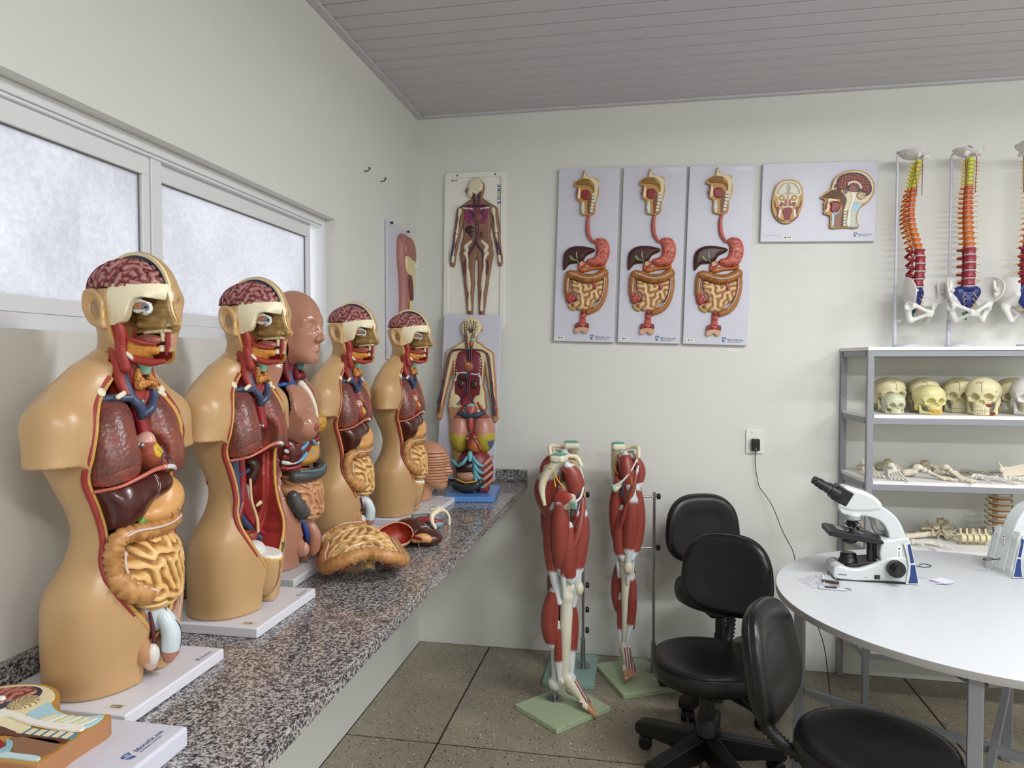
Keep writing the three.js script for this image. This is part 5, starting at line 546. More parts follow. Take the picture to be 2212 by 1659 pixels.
// --- sagittal head section, used for the wall board and for the board on the worktop (own axes: face to -x)
const hs = (L, n = 4) => sm(L.map((p) => [(p[0] - 1550) / 3639, (800 - p[1]) / 3639]), n);
const HEADSEC = {};
function headSection(parent, thick, z0) {
  const add = (n, geo, m, p = parent) => mesh(n, geo, m, p), out = hs([[1650, 325], [1780, 350], [1900, 440], [1965, 560], [1972, 680], [1930, 800], [1850, 890], [1770, 950], [1730, 1030], [1715, 1120], [1725, 1200], [1748, 1285], [1520, 1288], [1302, 1290], [1295, 1180], [1285, 1090], [1240, 1065], [1192, 1050], [1180, 1020], [1195, 990], [1180, 950], [1187, 900], [1175, 870], [1195, 840], [1188, 812], [1132, 780], [1142, 750], [1210, 690], [1280, 640], [1300, 600], [1312, 520], [1362, 430], [1470, 360], [1560, 330]], 4), F = z0 + thick + 0.0008;
  const base = add('head_block', flat(out, thick, z0), M('#a9784f', 0.45)), P = (n, L, c, t = 0.0012, z = F, k = 4) => add(n, flat(hs(L, k), t, z, 0.0004), M(c, 0.45), base);
  add('skin_layer', flat(out, 0.001, F - 0.0006, 0), M('#b98a3c', 0.45), base);
  P('skull_bone', [[1650, 345], [1772, 368], [1885, 455], [1945, 565], [1950, 675], [1910, 790], [1835, 872], [1790, 880], [1700, 860], [1640, 880], [1560, 1000], [1500, 960], [1540, 800], [1440, 700], [1330, 650], [1300, 640], [1330, 520], [1378, 440], [1480, 378], [1565, 350]], '#e6d9b4', 0.0012);
  P('dura', [[1380, 640], [1366, 520], [1400, 440], [1500, 385], [1620, 368], [1760, 396], [1862, 480], [1922, 600], [1926, 680], [1890, 745], [1825, 770], [1840, 720], [1640, 690], [1480, 660]], '#2c3348', 0.0014, F + 0.001);
  add('brain', puff(hs([[1398, 640], [1384, 520], [1414, 452], [1506, 400], [1620, 384], [1752, 410], [1850, 492], [1904, 604], [1908, 678], [1872, 730], [1790, 690], [1740, 660], [1560, 610], [1500, 650]], 4), 0.005, 0.006, F + 0.002, (x, y) => { const l = LAB2(x * 9, y * 9); return mix(hex('#6a352f'), hex('#a9695c'), sstep(-0.8, 0.2, l)); }, 0.0014, (x, y) => 0.0016 * LAB2(x * 9, y * 9)), VC, base);
  add('corpus_callosum', tube(hs([[1555, 570], [1570, 545], [1640, 530], [1710, 560], [1745, 610], [1748, 645]], 3).slice(0, 15).map((p) => [p[0], p[1], F + 0.007, 0.0052]), 0, 30, 8), M('#e9e6df', 0.4), base); P('thalamus', [[1560, 640], [1610, 590], [1680, 620], [1690, 680], [1640, 700], [1590, 690]], '#8a5a4c', 0.004, F + 0.003);
  add('cerebellum', puff(hs([[1690, 740], [1720, 700], [1790, 700], [1835, 745], [1820, 800], [1760, 830], [1705, 800]], 4), 0.004, 0.006, F + 0.003, (x, y) => { const a = atan2(y - 0.01, x - 0.044); return abs(sin(a * 11)) > 0.6 ? hex('#c9b48a') : hex('#7d6844'); }, 0.0012), VC, base);
  P('brainstem', [[1575, 670], [1600, 660], [1650, 690], [1672, 760], [1655, 830], [1630, 920], [1606, 1020], [1598, 1270], [1566, 1270], [1572, 1020], [1600, 900], [1625, 800], [1610, 740]], '#ece8dd', 0.003, F + 0.002);
  for (let i = 0; i < 6; i++) { P('vertebra', [[1502, 978 + i * 50], [1548, 978 + i * 50], [1546, 1012 + i * 50], [1500, 1012 + i * 50]], '#e6d6b0', 0.002, F + 0.001, 1); P('disc', [[1500, 1014 + i * 50], [1546, 1014 + i * 50], [1546, 1026 + i * 50], [1499, 1026 + i * 50]], '#4f8098', 0.0022, F + 0.001, 1); }
  P('neck_muscle', [[1650, 890], [1700, 870], [1790, 885], [1740, 960], [1706, 1040], [1690, 1120], [1700, 1200], [1722, 1268], [1604, 1268], [1612, 1040]], '#a9d0dc', 0.0016, F + 0.0008); for (let i = 0; i < 6; i++) P('spinous_process', [[1618, 985 + i * 46], [1680, 1015 + i * 46], [1690, 1030 + i * 46], [1676, 1030 + i * 46], [1616, 1002 + i * 46]], i % 2 ? '#e8dcbc' : '#e2cfa0', 0.0022, F + 0.0014, 2);
  P('pharynx', [[1460, 700], [1520, 780], [1540, 840], [1512, 960], [1496, 1130], [1490, 1272], [1460, 1272], [1470, 1100], [1480, 930], [1440, 840]], '#5d3426', 0.0016, F + 0.0006); P('throat', [[1350, 1140], [1400, 1060], [1460, 990], [1462, 1270], [1352, 1270]], '#8a6247', 0.0018, F + 0.0004); P('airway', [[1318, 1040], [1345, 1050], [1350, 1150], [1342, 1270], [1322, 1270], [1318, 1150]], '#bcd3d8', 0.002, F + 0.0006);
  add('nasal_cavity', puff(hs([[1150, 778], [1168, 752], [1250, 692], [1340, 648], [1436, 642], [1460, 690], [1490, 770], [1500, 820], [1420, 810], [1330, 800], [1240, 795]], 4), 0.004, 0.008, F, undefined, 0.0014, (x, y) => 0.0014 * sin((y + x * 0.35) * 330)), M('#6f4f38', 0.45), base); P('sinus', [[1480, 660], [1530, 655], [1550, 690], [1520, 730], [1485, 705]], '#8d6b55', 0.0018, F + 0.0012); P('palate', [[1255, 800], [1340, 812], [1400, 828], [1395, 842], [1300, 838], [1250, 860], [1240, 830]], '#e6dabb', 0.0022, F + 0.001);
  add('tongue', puff(hs([[1275, 880], [1330, 850], [1410, 848], [1450, 900], [1440, 960], [1390, 1030], [1310, 1030], [1280, 980], [1292, 930]], 4), 0.005, 0.008, F + 0.0004, undefined, 0.0014), M('#862029', 0.4), base); P('jaw_bone', [[1240, 870], [1262, 900], [1266, 980], [1240, 1020], [1205, 1025], [1232, 960]], '#e6dabb', 0.0022, F + 0.001); P('lip_muscle', [[1200, 900], [1226, 850], [1236, 800], [1246, 830], [1232, 930], [1206, 990]], '#7d242a', 0.0018, F + 0.0008); P('frontal_sinus', [[1345, 555], [1362, 580], [1362, 625], [1330, 628]], '#6f4836', 0.0016, F + 0.0012); P('hyoid_muscle', [[1340, 1030], [1390, 1036], [1440, 990], [1430, 1030], [1370, 1080], [1340, 1070]], '#8db4c0', 0.002, F + 0.001);
  return base;
}
{
  const g = tag(group('head_relief_board', [1.977, 2.2525, 0.0015]), 'wide wall board with an oval face section and a side head section', 'relief board'), F = 0.024;
  mesh('board', rbox(0.512, 0.372, 0.023, 0.003, [0, 0, 0.0125]), boardMat, g); const S = mesh('side_section', box(0.001, 0.001, 0.001, [0.1, -0.03, F - 0.002]), boardMat, g); const holder = part('head_section', g); g.remove(S); holder.position.set(0.122, 0.01, 0); const hb = headSection(holder, 0.016, F);
  // oval coronal section
  const o = (L, n = 4) => sm(L.map((p) => [(p[0] - 1107) / 3639, (828 - p[1]) / 3639]), n), c = (n, L, col, t = 0.0012, z = F + 0.0165, k = 4) => mesh(n, flat(o(L, k), t, z, 0.0004), M(col, 0.45), ov), cm = (L) => L.map((p) => [1190 - p[0], p[1]]);
  const oval = [[600, 452], [690, 462], [780, 520], [825, 620], [838, 760], [838, 880], [800, 1020], [740, 1120], [660, 1185], [580, 1200], [500, 1180], [420, 1110], [360, 1000], [338, 870], [350, 740], [372, 620], [420, 520], [510, 462]], ov = mesh('face_section', flat(o(oval), 0.016, F), M('#8d6a4a', 0.45), g);
  c('skin_layer', oval, '#c59a4e', 0.001, F + 0.0162); c('skull_bone', [[600, 482], [690, 492], [768, 545], [808, 650], [812, 700], [770, 740], [760, 830], [730, 900], [600, 940], [470, 900], [440, 830], [425, 740], [386, 700], [396, 640], [440, 545], [510, 492]], '#e8dfc8'); c('cranial_cavity', [[600, 505], [690, 520], [750, 580], [790, 690], [700, 700], [595, 706], [490, 700], [412, 690], [450, 580], [510, 520]], '#b7aaa0', 0.0012, F + 0.0178); for (const s of [0, 1]) { const w = s ? cm : (L) => L; c('white_matter', w([[575, 520], [500, 560], [440, 650], [440, 690], [520, 690], [570, 660], [555, 600]]), '#d9dccb', 0.0016, F + 0.0184); c('eye_orbit', w([[490, 718], [530, 735], [545, 770], [520, 815], [475, 815], [445, 770], [455, 732]]), '#b3924c', 0.0014, F + 0.0186); c('optic_nerve', w([[490, 755], [505, 765], [500, 782], [482, 782], [478, 765]]), '#efe9da', 0.001, F + 0.0202); c('sinus', w([[470, 845], [510, 840], [525, 880], [490, 915], [468, 890]]), '#8a4b42', 0.0012, F + 0.0184); c('jaw_bone', w([[470, 960], [495, 975], [490, 1040], [480, 1095], [455, 1095], [455, 1030]]), '#ece2d6', 0.0014, F + 0.018); c('cheek_muscle', w([[420, 930], [450, 920], [460, 1000], [440, 1060], [422, 1000]]), '#7d2430', 0.0014, F + 0.0178); c('temple_muscle', w([[372, 800], [392, 860], [412, 950], [400, 940], [378, 880]]), '#8a2c34', 0.0014, F + 0.0178); c('turbinate', w([[545, 790], [565, 800], [580, 890], [550, 910], [525, 870], [548, 850]]), '#9c5a4c', 0.0014, F + 0.0184); c('neck_muscle', w([[415, 1060], [480, 1130], [570, 1165], [570, 1172], [470, 1145], [412, 1072]]), '#7d2430', 0.0012, F + 0.0178); }
  c('septum', [[588, 716], [602, 716], [606, 900], [584, 900]], '#c9a08a', 0.0014, F + 0.0186); c('tongue', [[595, 930], [650, 945], [672, 1000], [650, 1050], [640, 1130], [600, 1140], [550, 1130], [540, 1050], [515, 1000], [540, 945]], '#86242e', 0.003, F + 0.018);
  decal('maker_logo', logoMat, 0.086, 0.022, g, [0.2, -0.155, F + 0.0006]); decal('name_label', lineTag(9), 0.05, 0.016, g, [-0.132, -0.166, F + 0.0005]); mesh('label_frame', merge([box(0.075, 0.0012, 0.0006, [-0.208, -0.155, F]), box(0.0012, 0.014, 0.0006, [-0.17, -0.162, F])]), M('#9a9db2', 0.5), g);
  g.rotation.z = -0.024;
}
{ // the board lying on the worktop in the foreground: head axis to +x, face to +z
  const g = tag(group('head_section_board', [0, CT, 0]), 'thick white board lying flat in the near left corner with a head section on it', 'relief board'); mesh('board', rbox(0.42, 0.034, 0.42, 0.006, [0.244, 0.017, 2.787]), boardMat, g); const h = part('head_section', g); headSection(h, 0.03, 0); h.rotation.order = 'YXZ'; h.rotation.set(-PI / 2, -PI / 2, 0, 'YXZ'); h.scale.set(1.13, 1.13, 1.0);
  h.rotation.set(-PI / 2, 0, 0); h.rotation.order = 'XYZ'; const mtx = new THREE.Matrix4().makeBasis(V(0, 0, -1), V(-1, 0, 0), V(0, 1, 0)); h.quaternion.setFromRotationMatrix(mtx); h.position.set(0.2, 0.034, 2.685);
  const d = decal('maker_logo', logoMat, 0.088, 0.0235, g, [0.424, 0.0346, 2.64], [-PI / 2, 0, PI / 2]);
}
// --- circulation figures
function figure2D(x, y) { // front view of a person 1 high, y from 0 at the feet
  const ax = abs(x), c2 = (a, b, c, d, r0, r1) => { const bx = c - a, by = d - b, h = clamp(((ax - a) * bx + (y - b) * by) / (bx * bx + by * by)); return hypot(ax - a - bx * h, y - b - by * h) - lerp(r0, r1, h); };
  let d = hypot(ax / 0.85, y - 0.935) - 0.062; d = smin(d, c2(0, 0.89, 0, 0.82, 0.036, 0.036), 0.03); d = smin(d, c2(0, 0.8, 0.1, 0.785, 0.025, 0.03), 0.03); d = smin(d, max(c2(0.03, 0.78, 0.035, 0.55, 0.075, 0.06), -1), 0.03); d = smin(d, c2(0.05, 0.53, 0.055, 0.47, 0.065, 0.06), 0.03); d = smin(d, c2(0.065, 0.47, 0.05, 0.27, 0.058, 0.038), 0.01); d = smin(d, c2(0.05, 0.27, 0.042, 0.06, 0.04, 0.022), 0.01); d = min(d, c2(0.042, 0.06, 0.05, 0.02, 0.022, 0.018));
  d = smin(d, c2(0.118, 0.775, 0.145, 0.6, 0.033, 0.027), 0.012); d = smin(d, c2(0.145, 0.6, 0.168, 0.46, 0.026, 0.02), 0.008); d = smin(d, c2(0.17, 0.45, 0.172, 0.4, 0.022, 0.018), 0.006); d = min(d, c2(0.172, 0.44, 0.19, 0.41, 0.008, 0.006)); return d;
}
function vessels(list, S, z, off, r) { return merge(list.map((P) => tube(P.map((p) => [p[0] * S + off[0], p[1] * S + off[1], z + (p[2] || 0), (p[3] || 1) * r]), 0, max(8, P.length * 5), 6))); }
const VE = (s) => [[[0, 0.8], [s * 0.05, 0.805], [s * 0.105, 0.79], [s * 0.13, 0.7], [s * 0.145, 0.6], [s * 0.16, 0.5], [s * 0.17, 0.43]], [[s * 0.145, 0.62], [s * 0.152, 0.56], [s * 0.172, 0.48], [s * 0.178, 0.42, 0, 0.6]], [[s * 0.012, 0.81], [s * 0.018, 0.86], [s * 0.025, 0.92, 0, 0.6], [s * 0.03, 0.97, 0, 0.4]], [[0, 0.56], [s * 0.02, 0.52], [s * 0.05, 0.48], [s * 0.058, 0.4], [s * 0.05, 0.28], [s * 0.045, 0.16], [s * 0.04, 0.06, 0, 0.6]], [[s * 0.052, 0.45], [s * 0.085, 0.4, 0, 0.7], [s * 0.08, 0.33, 0, 0.5]]];
{ // framed figure on the back wall
  const S = 0.735, g = tag(group('circulation_wall_board', [0.307, 2.068, 0.001]), 'cream wall board with rounded raised border and a full length circulation figure', 'relief board'), F = 0.009, off = [0.012, -0.36], cream = M('#e9e8e0', 0.4);
  const body = mesh('board', extr(rrect(0.322, 0.812, 0.025), 0.006, 0.001).translate(0, 0, 0.001), cream, g); mesh('border', extr(rrect(0.322, 0.812, 0.025), 0.013, 0.0015, [rrect(0.278, 0.765, 0.012).reverse()]).translate(0, 0, 0.001), cream, g);
  const f = (x, y) => figure2D((x - off[0]) / S, (y - off[1]) / S) * S; const fg = mesh('figure', bodyPuff(f, [-0.14, -0.37, 0], [0.165, 0.385, 0], 0.014, 0.012, F, 0.0026), M('#8a6650', 0.45), g), zz = F + 0.0135;
  mesh('skull', bodyPuff((x, y) => min(hypot((x - 0.004) / 0.95, y - 0.332) - 0.043, hypot(x + 0.022, (y - 0.3) / 1.3) - 0.018), [-0.06, 0.26, 0], [0.06, 0.385, 0], 0.012, 0.02, zz - 0.004, 0.002), M('#ddd3b6', 0.45), fg); mesh('nose', tube([[-0.036, 0.325, zz - 0.006, 0.006], [-0.045, 0.312, zz - 0.006, 0.007], [-0.038, 0.3, zz - 0.006, 0.005]], 0, 10, 7), M('#8a6650', 0.45), fg);
  const bones = []; for (const s of [-1, 1]) { const T = (P) => tube(P.map((p) => [s * p[0] * S + off[0], p[1] * S + off[1], zz, p[2] * S]), 0, P.length * 6, 8); bones.push(T([[0.118, 0.78, 0.016], [0.128, 0.72, 0.009], [0.142, 0.62, 0.012]]), T([[0.144, 0.605, 0.012], [0.155, 0.53, 0.007], [0.165, 0.47, 0.009]]), T([[0.166, 0.455, 0.013], [0.171, 0.42, 0.011]]), T([[0.075, 0.475, 0.02], [0.064, 0.45, 0.012], [0.06, 0.38, 0.01], [0.054, 0.29, 0.018]]), T([[0.052, 0.272, 0.018], [0.047, 0.2, 0.01], [0.043, 0.08, 0.013]]), T([[0.04, 0.56, 0.009], [0.075, 0.52, 0.017], [0.062, 0.49, 0.012]]), T([[0.03, 0.785, 0.007], [0.1, 0.795, 0.009]])); } mesh('bone', merge(bones), M('#dcd2b8', 0.45), fg);
  for (const s of [-1, 1]) mesh('lung', bodyPuff((x, y) => hypot((x - off[0] - s * 0.036) / 0.62, y - 0.19) - 0.052, [off[0] + s * 0.036 - 0.045, 0.12, 0], [off[0] + s * 0.036 + 0.045, 0.26, 0], 0.006, 0.016, zz - 0.002, 0.0022), M('#8f3a60', 0.4), fg);
  mesh('heart', new THREE.SphereGeometry(0.022, 16, 12).scale(1, 1.2, 0.4).translate(off[0] + 0.006, 0.175, zz + 0.003), M('#7d5040', 0.4), fg); mesh('liver', new THREE.SphereGeometry(0.022, 16, 12).scale(1.1, 1.0, 0.4).translate(off[0] - 0.036, 0.112, zz), M('#3d2426', 0.35), fg); for (const s of [-1, 1]) mesh('kidney', new THREE.SphereGeometry(0.012, 14, 10).scale(0.8, 1.3, 0.5).translate(off[0] + s * 0.028, 0.085, zz + 0.002), M('#5d2c30', 0.35), fg);
  mesh('vein', vessels([...VE(-1), ...VE(1), [[0, 0.8], [0, 0.7], [0.004, 0.62], [0, 0.56]]].map((P) => P.map((p) => [p[0] - 0.004, p[1] + 0.003, 0.002, p[3] || 1])), S, zz + 0.002, off, 0.0033), M('#25305e', 0.4), fg); mesh('artery', vessels([...VE(-1), ...VE(1), [[0.01, 0.78], [0.012, 0.7], [0.01, 0.62], [0, 0.56]]].map((P) => P.map((p) => [p[0] + 0.006, p[1] - 0.003, 0.002, p[3] || 1])), S, zz + 0.001, off, 0.0026), M('#7d1f26', 0.4), fg);
  const lungV = []; for (const s of [-1, 1]) for (let i = 0; i < 5; i++) lungV.push([[s * 0.01, 0.745], [s * (0.03 + 0.004 * i), 0.75 + 0.012 * (i - 2)], [s * (0.06 + 0.004 * (i % 2)), 0.755 + 0.026 * (i - 2)]]); mesh('lung_vessel', vessels(lungV, S, zz + 0.004, off, 0.0018), M('#25305e', 0.4), fg);
  const lg = canvas(256, 64, (c, W, H) => { c.clearRect(0, 0, W, H); c.font = 'bold 62px sans-serif'; c.textBaseline = 'middle'; let x = 4; for (const [ch, k] of [['S', '#2a5d9c'], ['D', '#2a5d9c'], ['O', '#7fae3a'], ['R', '#2a5d9c'], ['F', '#2a5d9c']]) { c.fillStyle = k; c.fillText(ch, x, H / 2 + 2); x += 44; } }); decal('maker_logo', mat('#ffffff', 0.5, { map: lg, transparent: true }), 0.125, 0.026, g, [0.125, 0.302, F + 0.0006], [0, 0, PI / 2]); decal('name_label', lineTag(12), 0.05, 0.02, g, [-0.112, 0.368, F + 0.0006]);
  for (const x of [-0.095, 0.105]) mesh('keyhole', merge([cyl(0.004, 0.004, 0.002).rotateX(PI / 2).translate(x, 0.392, 0.0152), box(0.003, 0.007, 0.002, [x, 0.397, 0.0152])]), M('#1d1c1b', 0.6), g); g.rotation.z = -0.014;
}
{ // large leaning board with a truncated figure
  const W = 0.302, H = 0.845, g = tag(group('circulation_standing_board', [0.282, CT + 0.0165, 0.095]), 'tall white board with an open-chested circulation figure leaning in the corner on the granite', 'relief board'), F = 0.0245, S = 0.865, off = [-0.004, -0.05];
  mesh('board', rbox(W, H, 0.024, 0.003, [0, H / 2, 0.012]), boardMat, g); const oy = H / 2; const m2 = (x, y) => [x, y + oy];
  const f = (x, y) => { const X = (x - off[0]) / S, Y = (y - oy - off[1]) / S + 0.47; let d = figure2D(X * 1.02, Y) * S; d = min(d, hypot(X - 0.06, (Y - 0.925) * 1.6) * S - 0.012); return max(d, -(y - 0.012)); };
  const tan = M('#b0835a', 0.42), fg = mesh('figure', bodyPuff(f, [-0.19, 0.0, 0], [0.17, 0.845, 0], 0.02, 0.014, F, 0.003), tan, g), zz = F + 0.0195, K = (X, Y) => [X * S + off[0], (Y - 0.47) * S + off[1] + oy];
  const bodyIn = bodyPuff((x, y) => { const Y = (y - oy - off[1]) / S + 0.47; return max(f(x, y) + 0.008, 0.46 - Y); }, [-0.19, 0.3, 0], [0.17, 0.845, 0], 0.004, 0.004, zz - 0.001, 0.003); mesh('skinless_layer', bodyIn, M('#ddcfa4', 0.45), fg); mesh('leg_bone', bodyPuff((x, y) => max(f(x, y) + 0.012, y - 0.36, x - 0.13, 0.02 - x), [0, 0.1, 0], [0.14, 0.38, 0], 0.004, 0.004, zz - 0.001, 0.003), M('#ddcfa4', 0.45), fg);
  const ov = (n, X, Y, rx, ry, h, m, z = zz + 0.002) => { const [x, y] = K(X, Y); return mesh(n, new THREE.SphereGeometry(1, 20, 14).scale(rx, ry, h).translate(x, y, z), m, fg); };
  mesh('chest_hollow', puff(sm([[-0.066, 0.785], [-0.03, 0.8], [0.03, 0.8], [0.07, 0.785], [0.085, 0.7], [0.08, 0.6], [0.07, 0.52], [0.03, 0.475], [-0.03, 0.475], [-0.068, 0.52], [-0.08, 0.6], [-0.082, 0.7]].map((p) => K(...p)), 3), 0.004, 0.004, zz + 0.001, undefined, 0.0026), M('#6f2226', 0.4), fg); for (const s of [-1, 1]) { ov('lung', s * 0.043, 0.72, 0.03, 0.055, 0.008, M('#7a3440', 0.35), zz + 0.005); ov('kidney', s * 0.04, 0.6, 0.017, 0.024, 0.008, M('#3f1f22', 0.3), zz + 0.006); for (let i = 0; i < 8; i++) { const [x, y] = K(s * (0.075 - 0.001 * i), 0.775 - i * 0.018); mesh('rib_end', new THREE.SphereGeometry(0.005, 8, 6).scale(1.2, 0.8, 0.6).translate(x, y, zz + 0.006), M('#e4dcc4', 0.45), fg); } ov('hip_bone', s * 0.072, 0.5, 0.03, 0.035, 0.006, M('#ddcfa4', 0.4), zz + 0.004); }
  ov('heart', 0.004, 0.705, 0.026, 0.028, 0.014, M('#9c5a44', 0.35), zz + 0.008); ov('heart_fat', 0.0, 0.718, 0.016, 0.01, 0.014, M('#d0a546', 0.35), zz + 0.01); ov('liver', -0.03, 0.645, 0.035, 0.022, 0.01, M('#4a2022', 0.3), zz + 0.004); ov('bladder', 0.0, 0.5, 0.03, 0.03, 0.008, M('#8a2d2c', 0.35), zz + 0.003); ov('thyroid', 0.012, 0.842, 0.012, 0.017, 0.009, M('#b5682c', 0.35), zz + 0.004); ov('larynx', 0.02, 0.862, 0.014, 0.013, 0.009, M('#8fbfb0', 0.35), zz + 0.004); ov('skull', 0.006, 0.935, 0.052, 0.055, 0.01, M('#ddcfa4', 0.4), zz);
  mesh('diaphragm', tube([[-0.075, 0.62], [-0.06, 0.66], [-0.02, 0.668], [0.03, 0.662], [0.07, 0.655], [0.078, 0.6]].map((p) => [...K(...p), zz + 0.007, 0.0045]), 0, 40, 8), M('#cfd0cc', 0.4), fg);
  const VV = [...VE(-1), ...VE(1)].map((P) => P.filter((p) => p[1] > 0.42 || p[0] > 0)).filter((P) => P.length > 2); const shift = (dx, dy) => VV.map((P) => P.map((p) => [p[0] + dx, p[1] + dy - 0.47, 0, p[3] || 1])); const trunk = [[[0.004, 0.8], [0.006, 0.7], [0.002, 0.62], [0, 0.56]].map((p) => [p[0], p[1] - 0.47, 0.003, 1.6])];
  mesh('vein', vessels([...shift(-0.005, 0.002), ...trunk], S, zz + 0.008, [off[0], off[1] + oy], 0.0034), M('#2c3550', 0.4), fg); mesh('artery', vessels([...shift(0.006, -0.003), ...trunk.map((P) => P.map((p) => [p[0] + 0.012, ...p.slice(1)]))], S, zz + 0.008, [off[0], off[1] + oy], 0.0028), M('#85222a', 0.4), fg); const hv = []; for (let i = 0; i < 9; i++) { const a = -0.6 + i * 0.5; hv.push([[0.006, 0.9 - 0.47], [0.006 + 0.02 * cos(a), 0.93 - 0.47 + 0.018 * sin(a)], [0.006 + 0.044 * cos(a + 0.3), 0.935 - 0.47 + 0.045 * sin(a + 0.3)]]); } mesh('head_vessel', vessels(hv, S, zz + 0.0105, [off[0], off[1] + oy], 0.0013), M('#4a2028', 0.4), fg);
  decal('maker_logo', logoMat, 0.09, 0.0235, g, [0.085, 0.04, F + 0.0006]); g.rotation.order = 'YXZ'; g.rotation.set(-0.075, 0, -0.03);
}
{ // half-body relief on the window wall
  const g = tag(group('nerve_wall_board', [0.002, 1.83, 0.325], PI / 2), 'narrow white board in the corner of the window wall with a brown half figure', 'relief board'), F = 0.013; mesh('board', rbox(0.335, 0.64, 0.012, 0.002, [0, 0, 0.0065]), boardMat, g);
  const q = (x, y) => [(x - 185) / 205 * 0.317, (980 - y) / 1040], O = (L, n = 4) => sm(L.map((p) => q(...p)), n), fg = mesh('figure', puff(O([[195, 680], [235, 690], [268, 740], [268, 800], [262, 860], [255, 950], [238, 1000], [245, 1090], [262, 1200], [258, 1300], [268, 1420], [150, 1600], [150, 1300], [150, 1190], [165, 1100], [172, 1000], [165, 900], [152, 800], [160, 710]]), 0.035, 0.03, F, undefined, 0.0035), M('#a8716a', 0.45), g), z = F + 0.03;
  mesh('brain', puff(O([[195, 700], [240, 700], [266, 750], [264, 810], [175, 795], [172, 740]]), 0.014, 0.02, z, (x, y) => mix(hex('#8a5048'), hex('#b57c6e'), noise(x * 120, y * 120)), 0.003), VC, fg); mesh('skull', puff(O([[172, 798], [262, 818], [258, 870], [230, 890], [180, 875]]), 0.012, 0.01, z), M('#dccf9c', 0.45), fg); mesh('eyeball', new THREE.SphereGeometry(0.016, 16, 12).translate(...q(256, 836), z + 0.008), M('#d9d9d9', 0.25), fg); mesh('neck_muscle', puff(O([[190, 890], [225, 890], [240, 960], [238, 1010], [215, 1010]]), 0.012, 0.012, z), M('#6d2f2a', 0.45), fg); mesh('nerve_cord', tube([[205, 1020], [200, 1100], [193, 1200], [200, 1300], [205, 1400]].map((p) => [...q(...p), z + 0.01]), 0.006, 40, 8), M('#d3c069', 0.45), fg); mesh('chest_organ', puff(O([[225, 1120], [250, 1170], [258, 1240], [235, 1260], [215, 1220], [218, 1150]]), 0.016, 0.02, z), M('#8a3a30', 0.4), fg); mesh('belly_organ', puff(O([[222, 1290], [255, 1290], [262, 1360], [240, 1400], [218, 1360]]), 0.014, 0.02, z), M('#a9743c', 0.4), fg); mesh('jaw_bone', puff(O([[236, 890], [256, 860], [254, 950], [240, 960]]), 0.01, 0.01, z), M('#dccf9c', 0.45), fg);
  for (const x of [-0.13, 0.1]) { const h = mesh('hanging_pin', merge([cyl(0.003, 0.003, 0.02).rotateX(PI / 2).translate(x, 0.312, 0.012), new THREE.SphereGeometry(0.006, 10, 8).translate(x, 0.312, 0.022)]), M('#15130f', 0.5), g); }
  decal('name_label', lineTag(21), 0.05, 0.01, g, [0.09, 0.3, F + 0.0008]);
}
